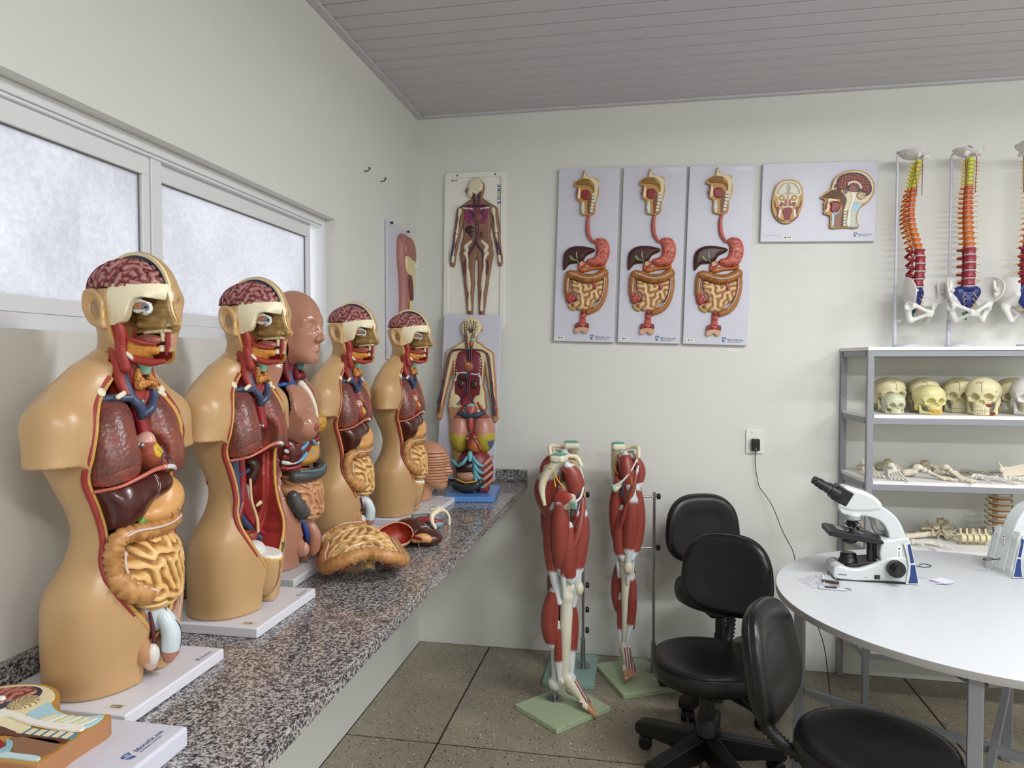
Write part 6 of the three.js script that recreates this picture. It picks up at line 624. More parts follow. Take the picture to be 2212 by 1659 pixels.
{ // lung and belly model on a blue base
  const g = tag(group('organ_block_model', [0.395, CT, 0.43], 0.12), 'coloured lung and belly organ model with blue rib arches on a blue base', 'organ model', undefined); mesh('base_board', rbox(0.225, 0.024, 0.31, 0.004, [0.005, 0.0125, 0]), mat('#5a8fd0', 0.3), g);
  const y0 = 0.028, A = (n, geo, m) => mesh(n, geo, m, g), lob = (s) => iso([min(0, s * 0.12), 0.19, -0.08], [max(0, s * 0.12), 0.42, 0.08], 0.003, (x, y, z) => max(smin(ell(x, y, z, [s * 0.055, 0.285, 0], [0.054, 0.085, 0.07]), ell(x, y, z, [s * 0.05, 0.33, 0], [0.04, 0.06, 0.055]), 0.02), s > 0 ? 0.012 - x : x + 0.012, 0.2 - 0.06 * abs(x) * 4 - y), (x, y) => { const t = y + 0.12 * abs(x - s * 0.1) ; return y > 0.362 ? hex('#8a4a3a') : s > 0 && y < 0.262 - 0.0 && x > 0.075 - 0.7 * (0.262 - y) * -1 - 0.03 + (y - 0.2) * 0.5 ? hex('#5a6478') : t > 0.295 ? hex('#b57c6c') : hex('#b0a03a'); });
  A('right_lung', lob(-1), VC); A('left_lung', lob(1), VC); A('heart', iso([-0.04, 0.2, 0.02], [0.06, 0.32, 0.1], 0.0025, (x, y, z) => smin(ell(x, y, z, [0.01, 0.26, 0.06], [0.028, 0.04, 0.026]), ell(x, y, z, [0.025, 0.235, 0.06], [0.026, 0.026, 0.024]), 0.02), (x, y) => mix(hex('#8a2a24'), hex('#b5663a'), sstep(-0.01, 0.035, x - (y - 0.26)))), VC); A('heart_vessel', merge([tube([[0.0, 0.31, 0.075], [0.015, 0.28, 0.089], [0.035, 0.25, 0.088], [0.045, 0.225, 0.08]], 0.002, 16, 6), tube([[0.018, 0.278, 0.089], [0.035, 0.272, 0.084], [0.048, 0.245, 0.078]], 0.0016, 12, 6)]), M('#2b1a1a', 0.4)); A('metal_peg', ORG.peg(-0.01, 0.275, 0.085), metalPeg);
  A('windpipe', iso([-0.03, 0.3, 0], [0.03, 0.44, 0.08], 0.003, (x, y, z) => smin(ell(x, y, z, [0, 0.4, 0.03], [0.026, 0.03, 0.022]), ell(x, y, z, [0, 0.34, 0.045], [0.014, 0.05, 0.016]), 0.02), (x, y) => (y > 0.418 ? hex('#7fb0ac') : hex('#a84a46'))), VC); A('great_vein', merge([tube([[-0.055, 0.385, 0.03, 0.008], [-0.02, 0.375, 0.05, 0.011], [0.03, 0.378, 0.05, 0.011], [0.06, 0.39, 0.03, 0.008]], 0, 20, 9), tube([[-0.02, 0.42, 0.03, 0.006], [-0.03, 0.38, 0.045, 0.007]], 0, 8, 8)]), M('#24445c', 0.35)); A('neck_muscle', merge([tube([[-0.03, 0.43, 0.02, 0.006], [-0.06, 0.38, 0.02, 0.009]], 0, 8, 8), tube([[0.03, 0.43, 0.02, 0.006], [0.06, 0.38, 0.02, 0.009]], 0, 8, 8)]), M('#8a2a28', 0.4));
  A('diaphragm', iso([-0.11, 0.02, -0.075], [0.11, 0.215, 0.085], 0.003, (x, y, z) => max(ell(x, y, z, [0.012, 0.12, 0], [0.088, 0.11, 0.07]), y0 - y), undefined), M('#7d2428', 0.4)); A('liver', iso([-0.09, 0.1, 0.0], [0.05, 0.19, 0.1], 0.003, (x, y, z) => ell(x, y, z, [-0.018, 0.14, 0.04], [0.055, 0.038, 0.042])), mat('#33191a', 0.2)); A('stomach', iso([-0.08, 0.06, 0], [0.06, 0.14, 0.1], 0.003, (x, y, z) => ell(x, y, z, [-0.01, 0.1, 0.042], [0.055, 0.032, 0.042])), M('#b28a6c', 0.35)); A('omentum', tube([[-0.06, 0.085, 0.065], [-0.02, 0.075, 0.085], [0.03, 0.082, 0.085]], 0.004, 16, 7), M('#c9a94c', 0.4)); A('colon', ORG.haustra([[-0.07, 0.055, 0.045], [-0.03, 0.05, 0.075], [0.015, 0.055, 0.08], [0.045, 0.075, 0.07]], 0.021, 0.18, 0.016, 60), M('#303234', 0.25));
  const rib = (k, s) => tube([[s * 0.012, 0.19 - k * 0.004, 0.066, 0.007], [s * 0.03, 0.165 - k * 0.028, 0.078, 0.009], [s * 0.055, 0.15 - k * 0.032, 0.07, 0.008], [s * 0.085, 0.17 - k * 0.034, 0.045, 0.007]], 0, 22, 8); for (const s of [-1, 1]) for (let k = 0; k < (s > 0 ? 4 : 1); k++) { A('rib_cartilage', rib(k, s), M('#5fa5b0', 0.35)); if (s > 0) A('rib', tube([[s * 0.066, 0.157 - k * 0.033, 0.066, 0.0088], [s * 0.096, 0.185 - k * 0.035, 0.035, 0.008]], 0, 8, 8), M('#b5806c', 0.4)); } A('breastbone', tube([[0, 0.205, 0.07, 0.012], [0, 0.175, 0.075, 0.008]], 0, 8, 10), M('#6fb0b5', 0.35)); A('muscle_stump', rbox(0.05, 0.05, 0.05, 0.012, [0.06, 0.052, 0.04]), M('#8a2a2c', 0.4)); A('support', cyl(0.04, 0.035, 0.03, [0, 0.038, 0]), M('#5a8fd0', 0.3));
}
// nails left in the window wall, and a bit of tape on the back wall
for (const [y, z, l] of [[2.308, 0.727, 'bent black nail in the window wall, the one nearer the window'], [2.312, 0.539, 'bent black nail in the window wall, the one nearer the corner']]) { const n = tag(group('wall_nail', [0, y, z]), l, 'nail'); mesh('shank', tube([[-0.01, 0, 0], [0.02, 0.002, 0], [0.026, 0.01, 0.004]], 0.0022, 10, 6), M('#1a1814', 0.5), n); mesh('head', new THREE.SphereGeometry(0.005, 10, 8).scale(1, 0.7, 1).translate(0.025, 0.011, 0.004), M('#1a1814', 0.5), n); }
tag(mesh('tape_scrap', rbox(0.06, 0.006, 0.001, 0.0004, [1.605, 1.553, 0.0012]), M('#eeeeea', 0.5)), 'thin scrap of white tape on the wall just under the digestive boards', 'tape');

// ---------- spines with pelvis on stands ----------
const boneW = mat('#dcdad6', 0.5), vertMats = { c: mat('#c9cc2e', 0.4), t: mat('#c4561c', 0.4), t2: mat('#cc6a1e', 0.4), l: mat('#8e1f2e', 0.38) }, discM = M('#a9a2a4', 0.5), nerveM = M('#d9a136', 0.45), sacM = mat('#1b2a6b', 0.35), rodM = mat('#c3c7d2', 0.35);
function vertebraGeo(r, h, tp, sp) { // body, two transverse processes, arch and spinous process (own axes: front +z)
  const b = lathe([[0, -h / 2], [r * 0.96, -h / 2], [r, -h / 2 + h * 0.1], [r * 0.84, 0], [r, h / 2 - h * 0.1], [r * 0.96, h / 2], [0, h / 2]], 18).scale(1, 1, 0.82), P = [b];
  for (const s of [-1, 1]) { P.push(tube([[s * r * 0.5, 0, -r * 0.7, h * 0.22], [s * r * 0.9, h * 0.08, -r * 1.25, h * 0.26], [s * tp, h * 0.14, -r * 1.5, h * 0.24]], 0, 7, 7)); P.push(tube([[s * r * 0.5, 0, -r * 0.8, h * 0.24], [s * r * 0.35, 0, -r * 1.6, h * 0.22], [0, -h * 0.1, -r * 1.9, h * 0.2]], 0, 6, 6)); P.push(tube([[s * r * 0.62, -h * 0.55, -r * 1.25, h * 0.2], [s * r * 0.66, h * 0.55, -r * 1.2, h * 0.2]], 0, 4, 6)); }
  P.push(tube([[0, -h * 0.1, -r * 1.8, h * 0.26], [0, -h * 0.5, -r * 1.8 - sp * 0.6, h * 0.22], [0, -h * 0.8, -r * 1.8 - sp, h * 0.3]], 0, 8, 7)); return merge(P); }
const hipD = (x, y, z) => { // right half for x > 0; sacrum at the origin, front +z, y up
  const a = abs(x), sh = abs(ell(a, y, z, [0.016, 0.075, 0.085], [0.115, 0.125, 0.125])) - 0.0035, cr = y - 0.115 + 0.9 * max(0, 0.06 - a) + 2.4 * (z - 0.02) ** 2 * 4, wing = max(sh, (hypot((y - 0.05) / 0.075, (z - 0.004) / 0.085) - 1) * 0.07, 0.036 - a) ;
  let d = smin(wing, cap(a, y, z, [0.05, 0.03, -0.035], [0.085, -0.02, 0.02], 0.011, 0.017), 0.02); d = smin(d, hypot(a - 0.088, y + 0.026, z - 0.022) - 0.024, 0.012); d = smax(d, -(hypot(a - 0.108, y + 0.03, z - 0.03) - 0.019), 0.006);
  d = smin(d, cap(a, y, z, [0.08, -0.018, 0.035], [0.012, -0.058, 0.075], 0.011, 0.009), 0.012); d = smin(d, cap(a, y, z, [0.012, -0.056, 0.075], [0.008, -0.075, 0.07], 0.01, 0.009), 0.008); d = smin(d, cap(a, y, z, [0.014, -0.07, 0.068], [0.06, -0.1, 0.012], 0.008, 0.011), 0.012); d = smin(d, cap(a, y, z, [0.085, -0.04, 0.01], [0.062, -0.1, 0.005], 0.015, 0.014), 0.014); d = smin(d, cap(a, y, z, [0.1, 0.095, 0.045], [0.105, 0.03, 0.05], 0.007, 0.009), 0.02); return smin(d, hypot(a - 0.1, y - 0.05, z - 0.07) - 0.008, 0.014); };
const spineParts = (() => {
  const hip = iso([-0.145, -0.125, -0.075], [0.145, 0.14, 0.11], 0.0032, (x, y, z) => max(hipD(x, y, z), 0)), hip2 = iso([-0.145, -0.125, -0.075], [0.145, 0.14, 0.11], 0.0032, hipD);
  const sac = iso([-0.06, -0.09, -0.05], [0.06, 0.06, 0.05], 0.003, (x, y, z) => { const w = 0.046 * clamp((y + 0.085) / 0.1, 0.25, 1), zz = z - 0.02 - 4 * (y - 0.03) ** 2 * -1; let d = ell(x, y, z + 0.006 + 3 * (y + 0.02) ** 2, [0, -0.005, 0], [w + 0.004, 0.062, 0.017]); d = smin(d, ell(abs(x), y, z, [0.032, 0.025, -0.012], [0.022, 0.024, 0.018]), 0.012); d = smin(d, ell(x, y, z, [0, 0.04, 0.004], [0.024, 0.014, 0.018]), 0.008); for (let i = 0; i < 4; i++) d = smax(d, -(hypot(abs(x) - 0.017 + i * 0.002, y - 0.018 + i * 0.019, z - 0.012 + 0.004 * i) - 0.0045), 0.003); return d; });
  const occ = iso([-0.08, -0.03, -0.11], [0.08, 0.05, 0.05], 0.003, (x, y, z) => { const d = ell(x, y, z, [0, 0.06, -0.02], [0.07, 0.075, 0.085]); let q = max(d, -(d + 0.004), y - 0.018 - 0.18 * (-z) * 0.6 - 0.006 * noise(x * 70, z * 70), z - 0.035); q = smin(q, cap(abs(x), y, z, [0.02, -0.012, 0.005], [0.03, -0.01, 0.02], 0.009, 0.009), 0.01); return smax(q, -(hypot(x, z + 0.0) - 0.015), 0.004); });
  return { hip: hip2, sac, occ };
})();
function makeSpine(at, ry, curve, label) {
  const g = tag(group('spine_model', [at[0], SH[0] + 0.0004, at[1]], ry), label, 'spine model', 'coloured spine models on the shelf top'), A = (n, geo, m) => mesh(n, geo, m, g);
  const Y = (t) => lerp(0.262, 0.835, t), zc = (y) => 0.012 + curve * (0.018 * sin((y - 0.25) / 0.17 * 1.9) - 0.026 * exp(-(((y - 0.55) / 0.13) ** 2)));
  let y = 0.262; const kinds = [['l', 5, 0.0235, 0.0275, 0.034, 0.02], ['t', 12, 0.0185, 0.0198, 0.03, 0.022], ['c', 7, 0.0135, 0.0135, 0.024, 0.012]]; const nerve = [];
  let n = 0; for (const [k, count, r0, h0, tp, sp] of kinds) for (let i = 0; i < count; i++) { const f = k === 't' ? i / 11 : 0, r = r0 * (1 - 0.2 * f), h = h0 * (1 - 0.16 * f), d = h * 0.24, z = zc(y + h / 2), key = k + i; const V0 = (spineParts[key] ||= vertebraGeo(r, h, tp * (1 - 0.15 * f), sp)); const dk = 'd' + key; const dg = (spineParts[dk] ||= cyl(r * 0.95, r * 0.95, d, [0, 0, 0], 18).scale(1, 1, 0.82));
    const dd = A('disc', dg, discM); dd.position.set(0, y + d / 2, z); const v = A('vertebra', V0, k === 't' && i < 5 ? vertMats.t2 : vertMats[k]); v.position.set(0, y + d + h / 2, z); v.rotation.x = -(zc(y + h) - zc(y)) / h * 0.7; for (const s of [-1, 1]) nerve.push(rod([s * r * 0.8, y + d * 0.3, z - r * 0.8], [s * (tp + 0.012), y - h * 0.25, z - r * 0.5], 0.0018, 6)); y += h + d; n++; }
  A('nerve_root', merge(nerve), nerveM); const s = A('sacrum', spineParts.sac, sacM); s.position.set(0, 0.218, zc(0.262) - 0.004); const ns = []; for (const q of [-1, 1]) for (let i = 0; i < 4; i++) ns.push(rod([q * (0.016 - 0.002 * i), 0.016 - i * 0.019, 0.01 - 0.004 * i], [q * (0.028 - 0.003 * i), -0.002 - i * 0.022, 0.016], 0.0016, 6)); mesh('sacral_nerve', merge(ns), nerveM, s);
  A('coccyx', lathe([[0, -0.03], [0.004, -0.028], [0.008, -0.014], [0.016, 0], [0.014, 0.006], [0, 0.008]], 14).scale(1, 1, 0.5), M('#2f7a55', 0.4)).position.set(0, 0.148, -0.012); { const p = A('pelvis', spineParts.hip, boneW); p.scale.setScalar(0.84); p.position.set(0, 0.2, zc(0.262) - 0.002); }
  const o = A('skull_base', spineParts.occ, boneW); o.position.set(0, y + 0.024, zc(y) - 0.004); A('artery', merge([tube([[-0.018, y - 0.15, zc(y) + 0.0, 0.0018], [-0.019, y + 0.01, zc(y), 0.0018], [-0.008, y + 0.03, zc(y) + 0.008, 0.0018], [0.0, y + 0.038, zc(y) + 0.01, 0.0018]], 0, 20, 6), tube([[0.018, y - 0.15, zc(y), 0.0018], [0.019, y + 0.01, zc(y), 0.0018], [0.008, y + 0.03, zc(y) + 0.008, 0.0018], [0, y + 0.038, zc(y) + 0.01, 0.0018]], 0, 20, 6)]), arteryRed);
  const px = -0.052, pz = -0.055, st = part('stand', g); mesh('pole', merge([rod([px, 0.012, pz], [px, 0.12, pz], 0.0085), rod([px, 0.12, pz], [px, y + 0.0, pz], 0.0055), tube([[px, y - 0.02, pz], [px, y + 0.03, pz], [px + 0.02, y + 0.045, pz + 0.01], [0.0, y + 0.052, zc(y) - 0.01], [0.005, y + 0.03, zc(y)]], 0.0045, 30, 9)]), rodM, st); mesh('foot_plate', cyl(0.062, 0.058, 0.011, [px * 0.4, 0.0056, pz * 0.3], 32), rodM, st); mesh('clamp_screw', merge([cyl(0.006, 0.006, 0.024).rotateX(PI / 2).translate(px + 0.004, 0.118, pz + 0.012)]), M('#d9d9dc', 0.3), st);
  return g;
}
makeSpine([2.352, 0.165], 0.62, 1, 'coloured spine model with white pelvis, leftmost on the shelving, turned right');
makeSpine([2.565, 0.165], 0.0, 0.6, 'coloured spine model with white pelvis facing straight out, second from the left on the shelving');
makeSpine([2.8, 0.165], PI - 0.15, 1, 'coloured spine model seen from behind, cut off by the right picture edge');
// ---------- skulls ----------
function skullField(k) { // k: child factor 0 adult .. 1 infant
  const fs = 1 - 0.3 * k; // size of the face
  return (x, y, z) => { const a = abs(x); let d = ell(x, y, z, [0, 0.1, -0.018], [0.066 + 0.004 * k, 0.058, 0.08 - 0.012 * k]); d = smin(d, ell(x, y, z, [0, 0.108, 0.03], [0.053, 0.046, 0.04]), 0.03);
    const Y = (t) => 0.092 - (0.092 - t) * fs, Z = (t) => 0.02 + (t - 0.02) * (1 - 0.12 * k); d = smin(d, ell(x, y, z, [0, Y(0.062), Z(0.044)], [0.036 * fs + 0.006 * k, 0.034 * fs, 0.03]), 0.02); d = smin(d, cap(a, y, z, [0.014, Y(0.088), Z(0.066)], [0.046, Y(0.086), Z(0.05)], 0.0075), 0.012); d = smin(d, cap(a, y, z, [0.04, Y(0.062), Z(0.053)], [0.061, Y(0.066), 0.015], 0.0065, 0.0045), 0.008); d = smin(d, cap(a, y, z, [0.052, Y(0.086), Z(0.044)], [0.048, Y(0.064), Z(0.05)], 0.0055), 0.008);
    d = smax(d, -(ell(a, y, z, [0.0245, Y(0.076), Z(0.073)], [0.0178 + 0.001 * k, 0.0165, 0.036])), 0.005); d = smax(d, -max(ell(a, y, z, [0.0045, Y(0.05), Z(0.082)], [0.0098, 0.0165, 0.024]), -9), 0.003); d = smax(d, -ell(a, y, z, [0.06, Y(0.062), 0.035], [0.017, 0.02, 0.02]), 0.006);
    d = smin(d, max(hypot(hypot(x / 0.0295, (z - Z(0.05)) / 0.0285) * 0.0285 - 0.0225, 0) - 0.0065, abs(y - Y(0.036)) - 0.0105 * fs, Z(0.04) - z), 0.006); d = smin(d, ell(a, y, z, [0.05, 0.052, -0.02], [0.012, 0.022, 0.014]), 0.012); return max(d, 0.022 * 0 + 0.03 * (z < 0 ? 1 : 0) - y); }; }
function jawField(k) { const fs = 1 - 0.3 * k; return (x, y, z) => { const a = abs(x), Y = (t) => 0.092 - (0.092 - t) * fs, Z = (t) => 0.02 + (t - 0.02) * (1 - 0.12 * k), b = 0.092 - 0.092 * fs; let d = cap(a, y, z, [0.05, Y(0.05), 0.008], [0.045, Y(0.008) , 0.014], 0.0065, 0.008); d = smin(d, cap(a, y, z, [0.045, Y(0.01), 0.016], [0.018, Y(0.007), Z(0.062)], 0.0085, 0.0085), 0.008); d = smin(d, cap(a, y, z, [0, Y(0.0075), Z(0.068)], [0.018, Y(0.0075), Z(0.061)], 0.01, 0.0095), 0.006); return smax(d, Y(0.0) - y, 0.002); }; }
const toothRow = (k, up) => { const fs = 1 - 0.3 * k, Y = (t) => 0.092 - (0.092 - t) * fs, Z = (t) => 0.02 + (t - 0.02) * (1 - 0.12 * k), L = []; for (let i = 0; i < 12; i++) { const t = (i - 5.5) / 5.5, x = 0.0275 * sin(t * 1.3), z = Z(0.0505) + 0.0285 * cos(t * 1.3); L.push(rbox(0.0056, 0.011, 0.0045, 0.0018, [0, 0, 0]).rotateY(t * 1.3).translate(x, up ? Y(0.0255) : Y(0.0138), z)); } return merge(L); };
const SK = {}; const skCell = 0.0024; for (const [n, k] of [['adult', 0], ['child', 0.55], ['infant', 1]]) SK[n] = { cr: iso([-0.085, 0.015, -0.11], [0.085, 0.17, 0.095], skCell, skullField(k)), jaw: iso([-0.07, -0.005, -0.02], [0.07, 0.075, 0.095], skCell, jawField(k)), up: toothRow(k, true), lo: toothRow(k, false), y: 0.092 - 0.092 * (1 - 0.3 * k) };
const skullBone = mat('#d6cda4', 0.42), toothM = M('#e2d9bb', 0.35), ink = M('#2e2630', 0.6);
function makeSkull(kind, x, z, ry, s, label, o = {}) {
  const K = SK[kind], g = tag(group('skull_model', [x, SH[1] + 0.0004 - K.y * s, z], ry), label, 'skull model', 'skull models on the shelf'), b = o.bone || skullBone, A = (n, geo, m, p = g) => { const q = mesh(n, geo, m, p); if (p === g) q.scale.setScalar(s); return q; };
  const c = A('cranium', K.cr, b), j = A('jaw', K.jaw, b); A('upper_teeth', K.up, o.tooth || toothM, c); A('lower_teeth', K.lo, o.tooth || toothM, j);
  if (o.ink) { const onS = (pts) => tube(pts.map(([px, py]) => { let pz = 0.11; const f = skullField(0); while (pz > -0.05 && f(px, py, pz) > -0.0002) pz -= 0.0006; return [px, py, pz]; }), 0.0011, 14, 5); A('ink_mark', merge([onS([[0, 0.1], [0.001, 0.115], [0, 0.132], [-0.008, 0.137], [-0.018, 0.132]]), onS([[-0.02, 0.134], [-0.012, 0.14], [-0.003, 0.138], [0.006, 0.142]]), onS([[-0.05, 0.098], [-0.047, 0.085], [-0.05, 0.08]]), onS([[0.05, 0.105], [0.048, 0.085]]), onS([[-0.03, 0.05], [-0.022, 0.047], [-0.026, 0.042]]), onS([[0.03, 0.05], [0.024, 0.045]])]), ink, c); }
  if (o.muscle) { A('muscle_patch', merge([new THREE.SphereGeometry(0.012, 14, 10).scale(1.5, 0.6, 0.6).rotateY(0.5).translate(0.024, 0.043, 0.064), new THREE.SphereGeometry(0.008, 12, 8).scale(0.6, 1.2, 1).translate(0.058, 0.045, -0.02)]), M('#7d2c2a', 0.45), c); A('muscle_patch', new THREE.SphereGeometry(0.013, 14, 10).scale(1.4, 0.6, 0.5).rotateY(0.9).translate(0.036, 0.009, 0.046), M('#7d2c2a', 0.45), j); }
  if (o.gum) A('gum', merge([tube([[-0.021, 0.032, 0.055], [-0.012, 0.034, 0.072], [0, 0.035, 0.076], [0.012, 0.034, 0.072], [0.021, 0.032, 0.055]], 0.003, 20, 6)]), M('#c98a4a', 0.4), c);
  if (o.font) A('fontanelle', new THREE.SphereGeometry(0.016, 16, 8).scale(1, 0.35, 1.2).rotateX(0.5).translate(0, 0.153, 0.022), M('#a9bccb', 0.4), c); return g;
}
makeSkull('adult', 2.275, 0.1, 0.1, 0.98, 'back row skull marked with ink, leftmost, behind the tiny infant skull', { ink: true });
makeSkull('adult', 2.42, 0.1, -0.15, 0.98, 'back row skull marked with ink, behind the child skull', { ink: true });
makeSkull('adult', 2.565, 0.1, -0.35, 0.98, 'back row skull marked with ink, behind the skull with red patches', { ink: true });
makeSkull('adult', 2.78, 0.1, -0.2, 0.98, 'rightmost back row skull, between the patched skull and the white one', { ink: true });
makeSkull('infant', 2.247, 0.252, -0.05, 0.68, 'tiny pale infant skull with a bluish crown at the front of the shelf', { font: true, bone: mat('#c9c9ab', 0.35) });
makeSkull('child', 2.39, 0.25, 0.12, 0.88, 'smooth yellowish child skull with bared tooth rows at the front of the shelf', { bone: mat('#d9d096', 0.4), tooth: M('#d9b04a', 0.35), gum: true });
makeSkull('adult', 2.6, 0.25, -0.5, 1.0, 'large cream skull with red muscle patches on cheek and jaw', { ink: true, muscle: true });
makeSkull('adult', 2.775, 0.25, -0.25, 1.0, 'plain white skull cut off by the right picture edge', { bone: boneW });
// ---------- hand and foot skeletons, shoulder blade, long bones ----------
const knob = (a, b, r, e) => { const m = [(a[0] + b[0]) / 2, (a[1] + b[1]) / 2, (a[2] + b[2]) / 2], t = (u) => a.map((v, i) => lerp(v, b[i], u)); return tube([[...a, r * e], [...t(0.2), r], [...m, r * 0.78], [...t(0.8), r * 0.95], [...b, r * e]], 0, 10, 7); };
const footGeo = (() => { const tarsal = iso([-0.04, 0, -0.1], [0.04, 0.085, 0.06], 0.0026, (x, y, z) => { let d = smin(cap(x, y, z, [-0.002, 0.024, -0.075], [0.0, 0.034, -0.035], 0.021, 0.018), ell(x, y, z, [0.002, 0.056, -0.022], [0.02, 0.019, 0.026]), 0.01); for (const [a, b, c, r] of [[0.008, 0.046, 0.01, 0.015], [-0.014, 0.032, 0.008, 0.014], [0.02, 0.04, 0.03, 0.011], [0.006, 0.042, 0.032, 0.0105], [-0.006, 0.037, 0.032, 0.0105], [-0.02, 0.028, 0.03, 0.011]]) d = smin(d, hypot(x - a, y - b, z - c) - r, 0.004); return max(d + 0.004 * noise(x * 110, y * 110, z * 110), 0.001 - y); }); const meta = [], toes = []; for (let i = 0; i < 5; i++) { const x0 = 0.022 - i * 0.0115, x1 = 0.032 - i * 0.0165, z1 = 0.098 - i * 0.006, r = i ? 0.0042 : 0.0056; meta.push(knob([x0, 0.037 - i * 0.0035, 0.036], [x1, 0.012, z1], r, 1.5)); const L = i ? [0.02, 0.012, 0.009] : [0.028, 0.02], P = []; let z = z1 + 0.004, y = 0.011; for (const [k, l] of L.entries()) { P.push(knob([x1 + 0.001 * k, y, z], [x1 + 0.0012, y - (k ? 0.001 : -0.002), z + l - 0.002], i ? 0.0038 : 0.0052, 1.4)); z += l + 0.001; } P.push(new THREE.SphereGeometry(0.0016, 6, 5).translate(x1, y, z)); toes.push(merge(P)); } return { tarsal, meta, toes }; })();
const handGeo = (() => { const carpal = iso([-0.035, 0, -0.03], [0.035, 0.035, 0.03], 0.0026, (x, y, z) => { let d = 9; for (const [a, b, c, r] of [[0.015, 0.012, -0.012, 0.0095], [0, 0.014, -0.014, 0.01], [-0.015, 0.012, -0.01, 0.009], [0.02, 0.012, 0.006, 0.0085], [0.007, 0.015, 0.006, 0.0095], [-0.006, 0.015, 0.006, 0.0095], [-0.018, 0.012, 0.007, 0.009]]) d = smin(d, hypot(x - a, y - b, z - c) - r, 0.002); return max(d, 0.0008 - y); }), meta = [], fing = []; for (let i = 0; i < 5; i++) { const th = i === 0, x0 = 0.021 - i * 0.0105, x1 = th ? 0.042 : 0.029 - i * 0.0135, z1 = th ? 0.038 : 0.075 - abs(i - 2) * 0.004; meta.push(knob([x0, 0.015, 0.012], [x1, 0.022 - 0.004 * abs(i - 2), z1], 0.0042, 1.5)); const L = th ? [0.028, 0.02] : [0.038, 0.024, 0.016], P = []; let z = z1, y = 0.02 - 0.003 * abs(i - 2), x = x1; for (const [k, l] of L.entries()) { const dx = (x1 - 0.0) * 0.14 + (th ? 0.008 : 0), y2 = max(0.004, y - 0.006); P.push(knob([x, y, z + 0.002], [x + dx, y2, z + l], 0.0036 - 0.0005 * k, 1.4)); x += dx; y = y2; z += l; } P.push(new THREE.SphereGeometry(0.0016, 6, 5).translate(x, y, z + 0.002)); fing.push(merge(P)); } return { carpal, meta, fing }; })();
function foot(x, y, z, ry, mir, m, label) { const g = tag(group('foot_skeleton', [x, y + 0.0004, z], ry), label, 'foot skeleton', 'foot skeletons on the shelf'); g.scale.setScalar(0.84); const A = (n, q) => mesh(n, mir ? flip(q) : q, m, g); A('ankle_bone', footGeo.tarsal); footGeo.meta.forEach((q) => A('foot_bone', q)); footGeo.toes.forEach((q) => A('toe', q)); return g; }
function flip(q) { if (q.userData.flip) return q.userData.flip; const o = q.clone(); o.scale(-1, 1, 1); if (o.index) { const a = o.index.array; for (let i = 0; i < a.length; i += 3) { const t = a[i]; a[i] = a[i + 1]; a[i + 1] = t; } } else for (const k of Object.keys(o.attributes)) { const t = o.attributes[k], w = t.itemSize, r = t.array; for (let i = 0; i < t.count; i += 3) for (let c = 0; c < w; c++) { const u = r[i * w + c]; r[i * w + c] = r[(i + 1) * w + c]; r[(i + 1) * w + c] = u; } } q.userData.flip = o; return o; }
function hand(x, y, z, ry, mir, m, label) { const g = tag(group('hand_skeleton', [x, y + 0.0004, z], ry), label, 'hand skeleton', 'hand skeletons on the shelves'), A = (n, q) => mesh(n, mir ? flip(q) : q, m, g); A('wrist_bone', handGeo.carpal); handGeo.meta.forEach((q) => A('palm_bone', q)); handGeo.fing.forEach((q) => A('finger', q)); return g; }
const bA = mat('#e0dcd2', 0.5), bB = mat('#dbd2bd', 0.5), bC = mat('#c3b89c', 0.5), bD = mat('#9a9482', 0.55);
foot(2.165, SH[2], 0.15, 0.1, false, bB, 'beige foot skeleton left of the front shelf post');
foot(2.3, SH[2], 0.075, 0.6, true, bC, 'yellowish foot skeleton in the back row behind the leftmost white foot');
foot(2.255, SH[2], 0.215, -0.05, false, bA, 'white foot skeleton at the front with its toes pointing straight out');
foot(2.375, SH[2], 0.23, 1.15, true, bB, 'cream foot skeleton seen from the side with toes pointing right');
foot(2.46, SH[2], 0.075, 0.9, true, bC, 'beige foot skeleton in the back row behind the side-on cream foot');
foot(2.485, SH[2], 0.225, 0.5, true, bB, 'cream foot skeleton at the front, between the side-on foot and the hands');
hand(2.615, SH[2], 0.075, 0.7, true, bD, 'right one of two grey hand skeletons at the back of the middle shelf');
hand(2.6, SH[2], 0.215, 0.75, true, bA, 'white hand skeleton at the front with fingers spread to the right');
hand(2.715, SH[2], 0.225, 1.15, true, bA, 'white hand skeleton lying flat at the right end of the shelf');
hand(2.5, SH[2], 0.06, 0.3, false, bD, 'left one of two grey hand skeletons at the back of the middle shelf');
{ const g = tag(group('shoulder_blade', [2.79, SH[2] + 0.0004, 0.1], 0.2), 'pale thin shoulder blade leaning at the back right of the shelf', 'bone'); mesh('blade', iso([-0.08, -0.003, -0.05], [0.08, 0.075, 0.05], 0.0026, (x, y, z) => { const s = abs(z - 0.25 * y - 4 * x * x - 2 * (y - 0.04) ** 2 + 0.01) * 0.9 - 0.0022; let d = max(s, poly(x, y, sm([[-0.05, 0.012], [-0.035, 0.035], [-0.05, 0.052], [-0.02, 0.042], [0.01, 0.05], [0.045, 0.058], [0.065, 0.035], [0.05, 0.008], [0.01, 0.001], [-0.03, 0.003]], 3))); d = smin(d, hypot(x + 0.052, y - 0.03, z) - 0.011, 0.01); return smin(d, cap(x, y, z, [-0.045, 0.036, 0.0], [-0.065, 0.07, -0.01], 0.006, 0.003), 0.008); }), bB, g); }
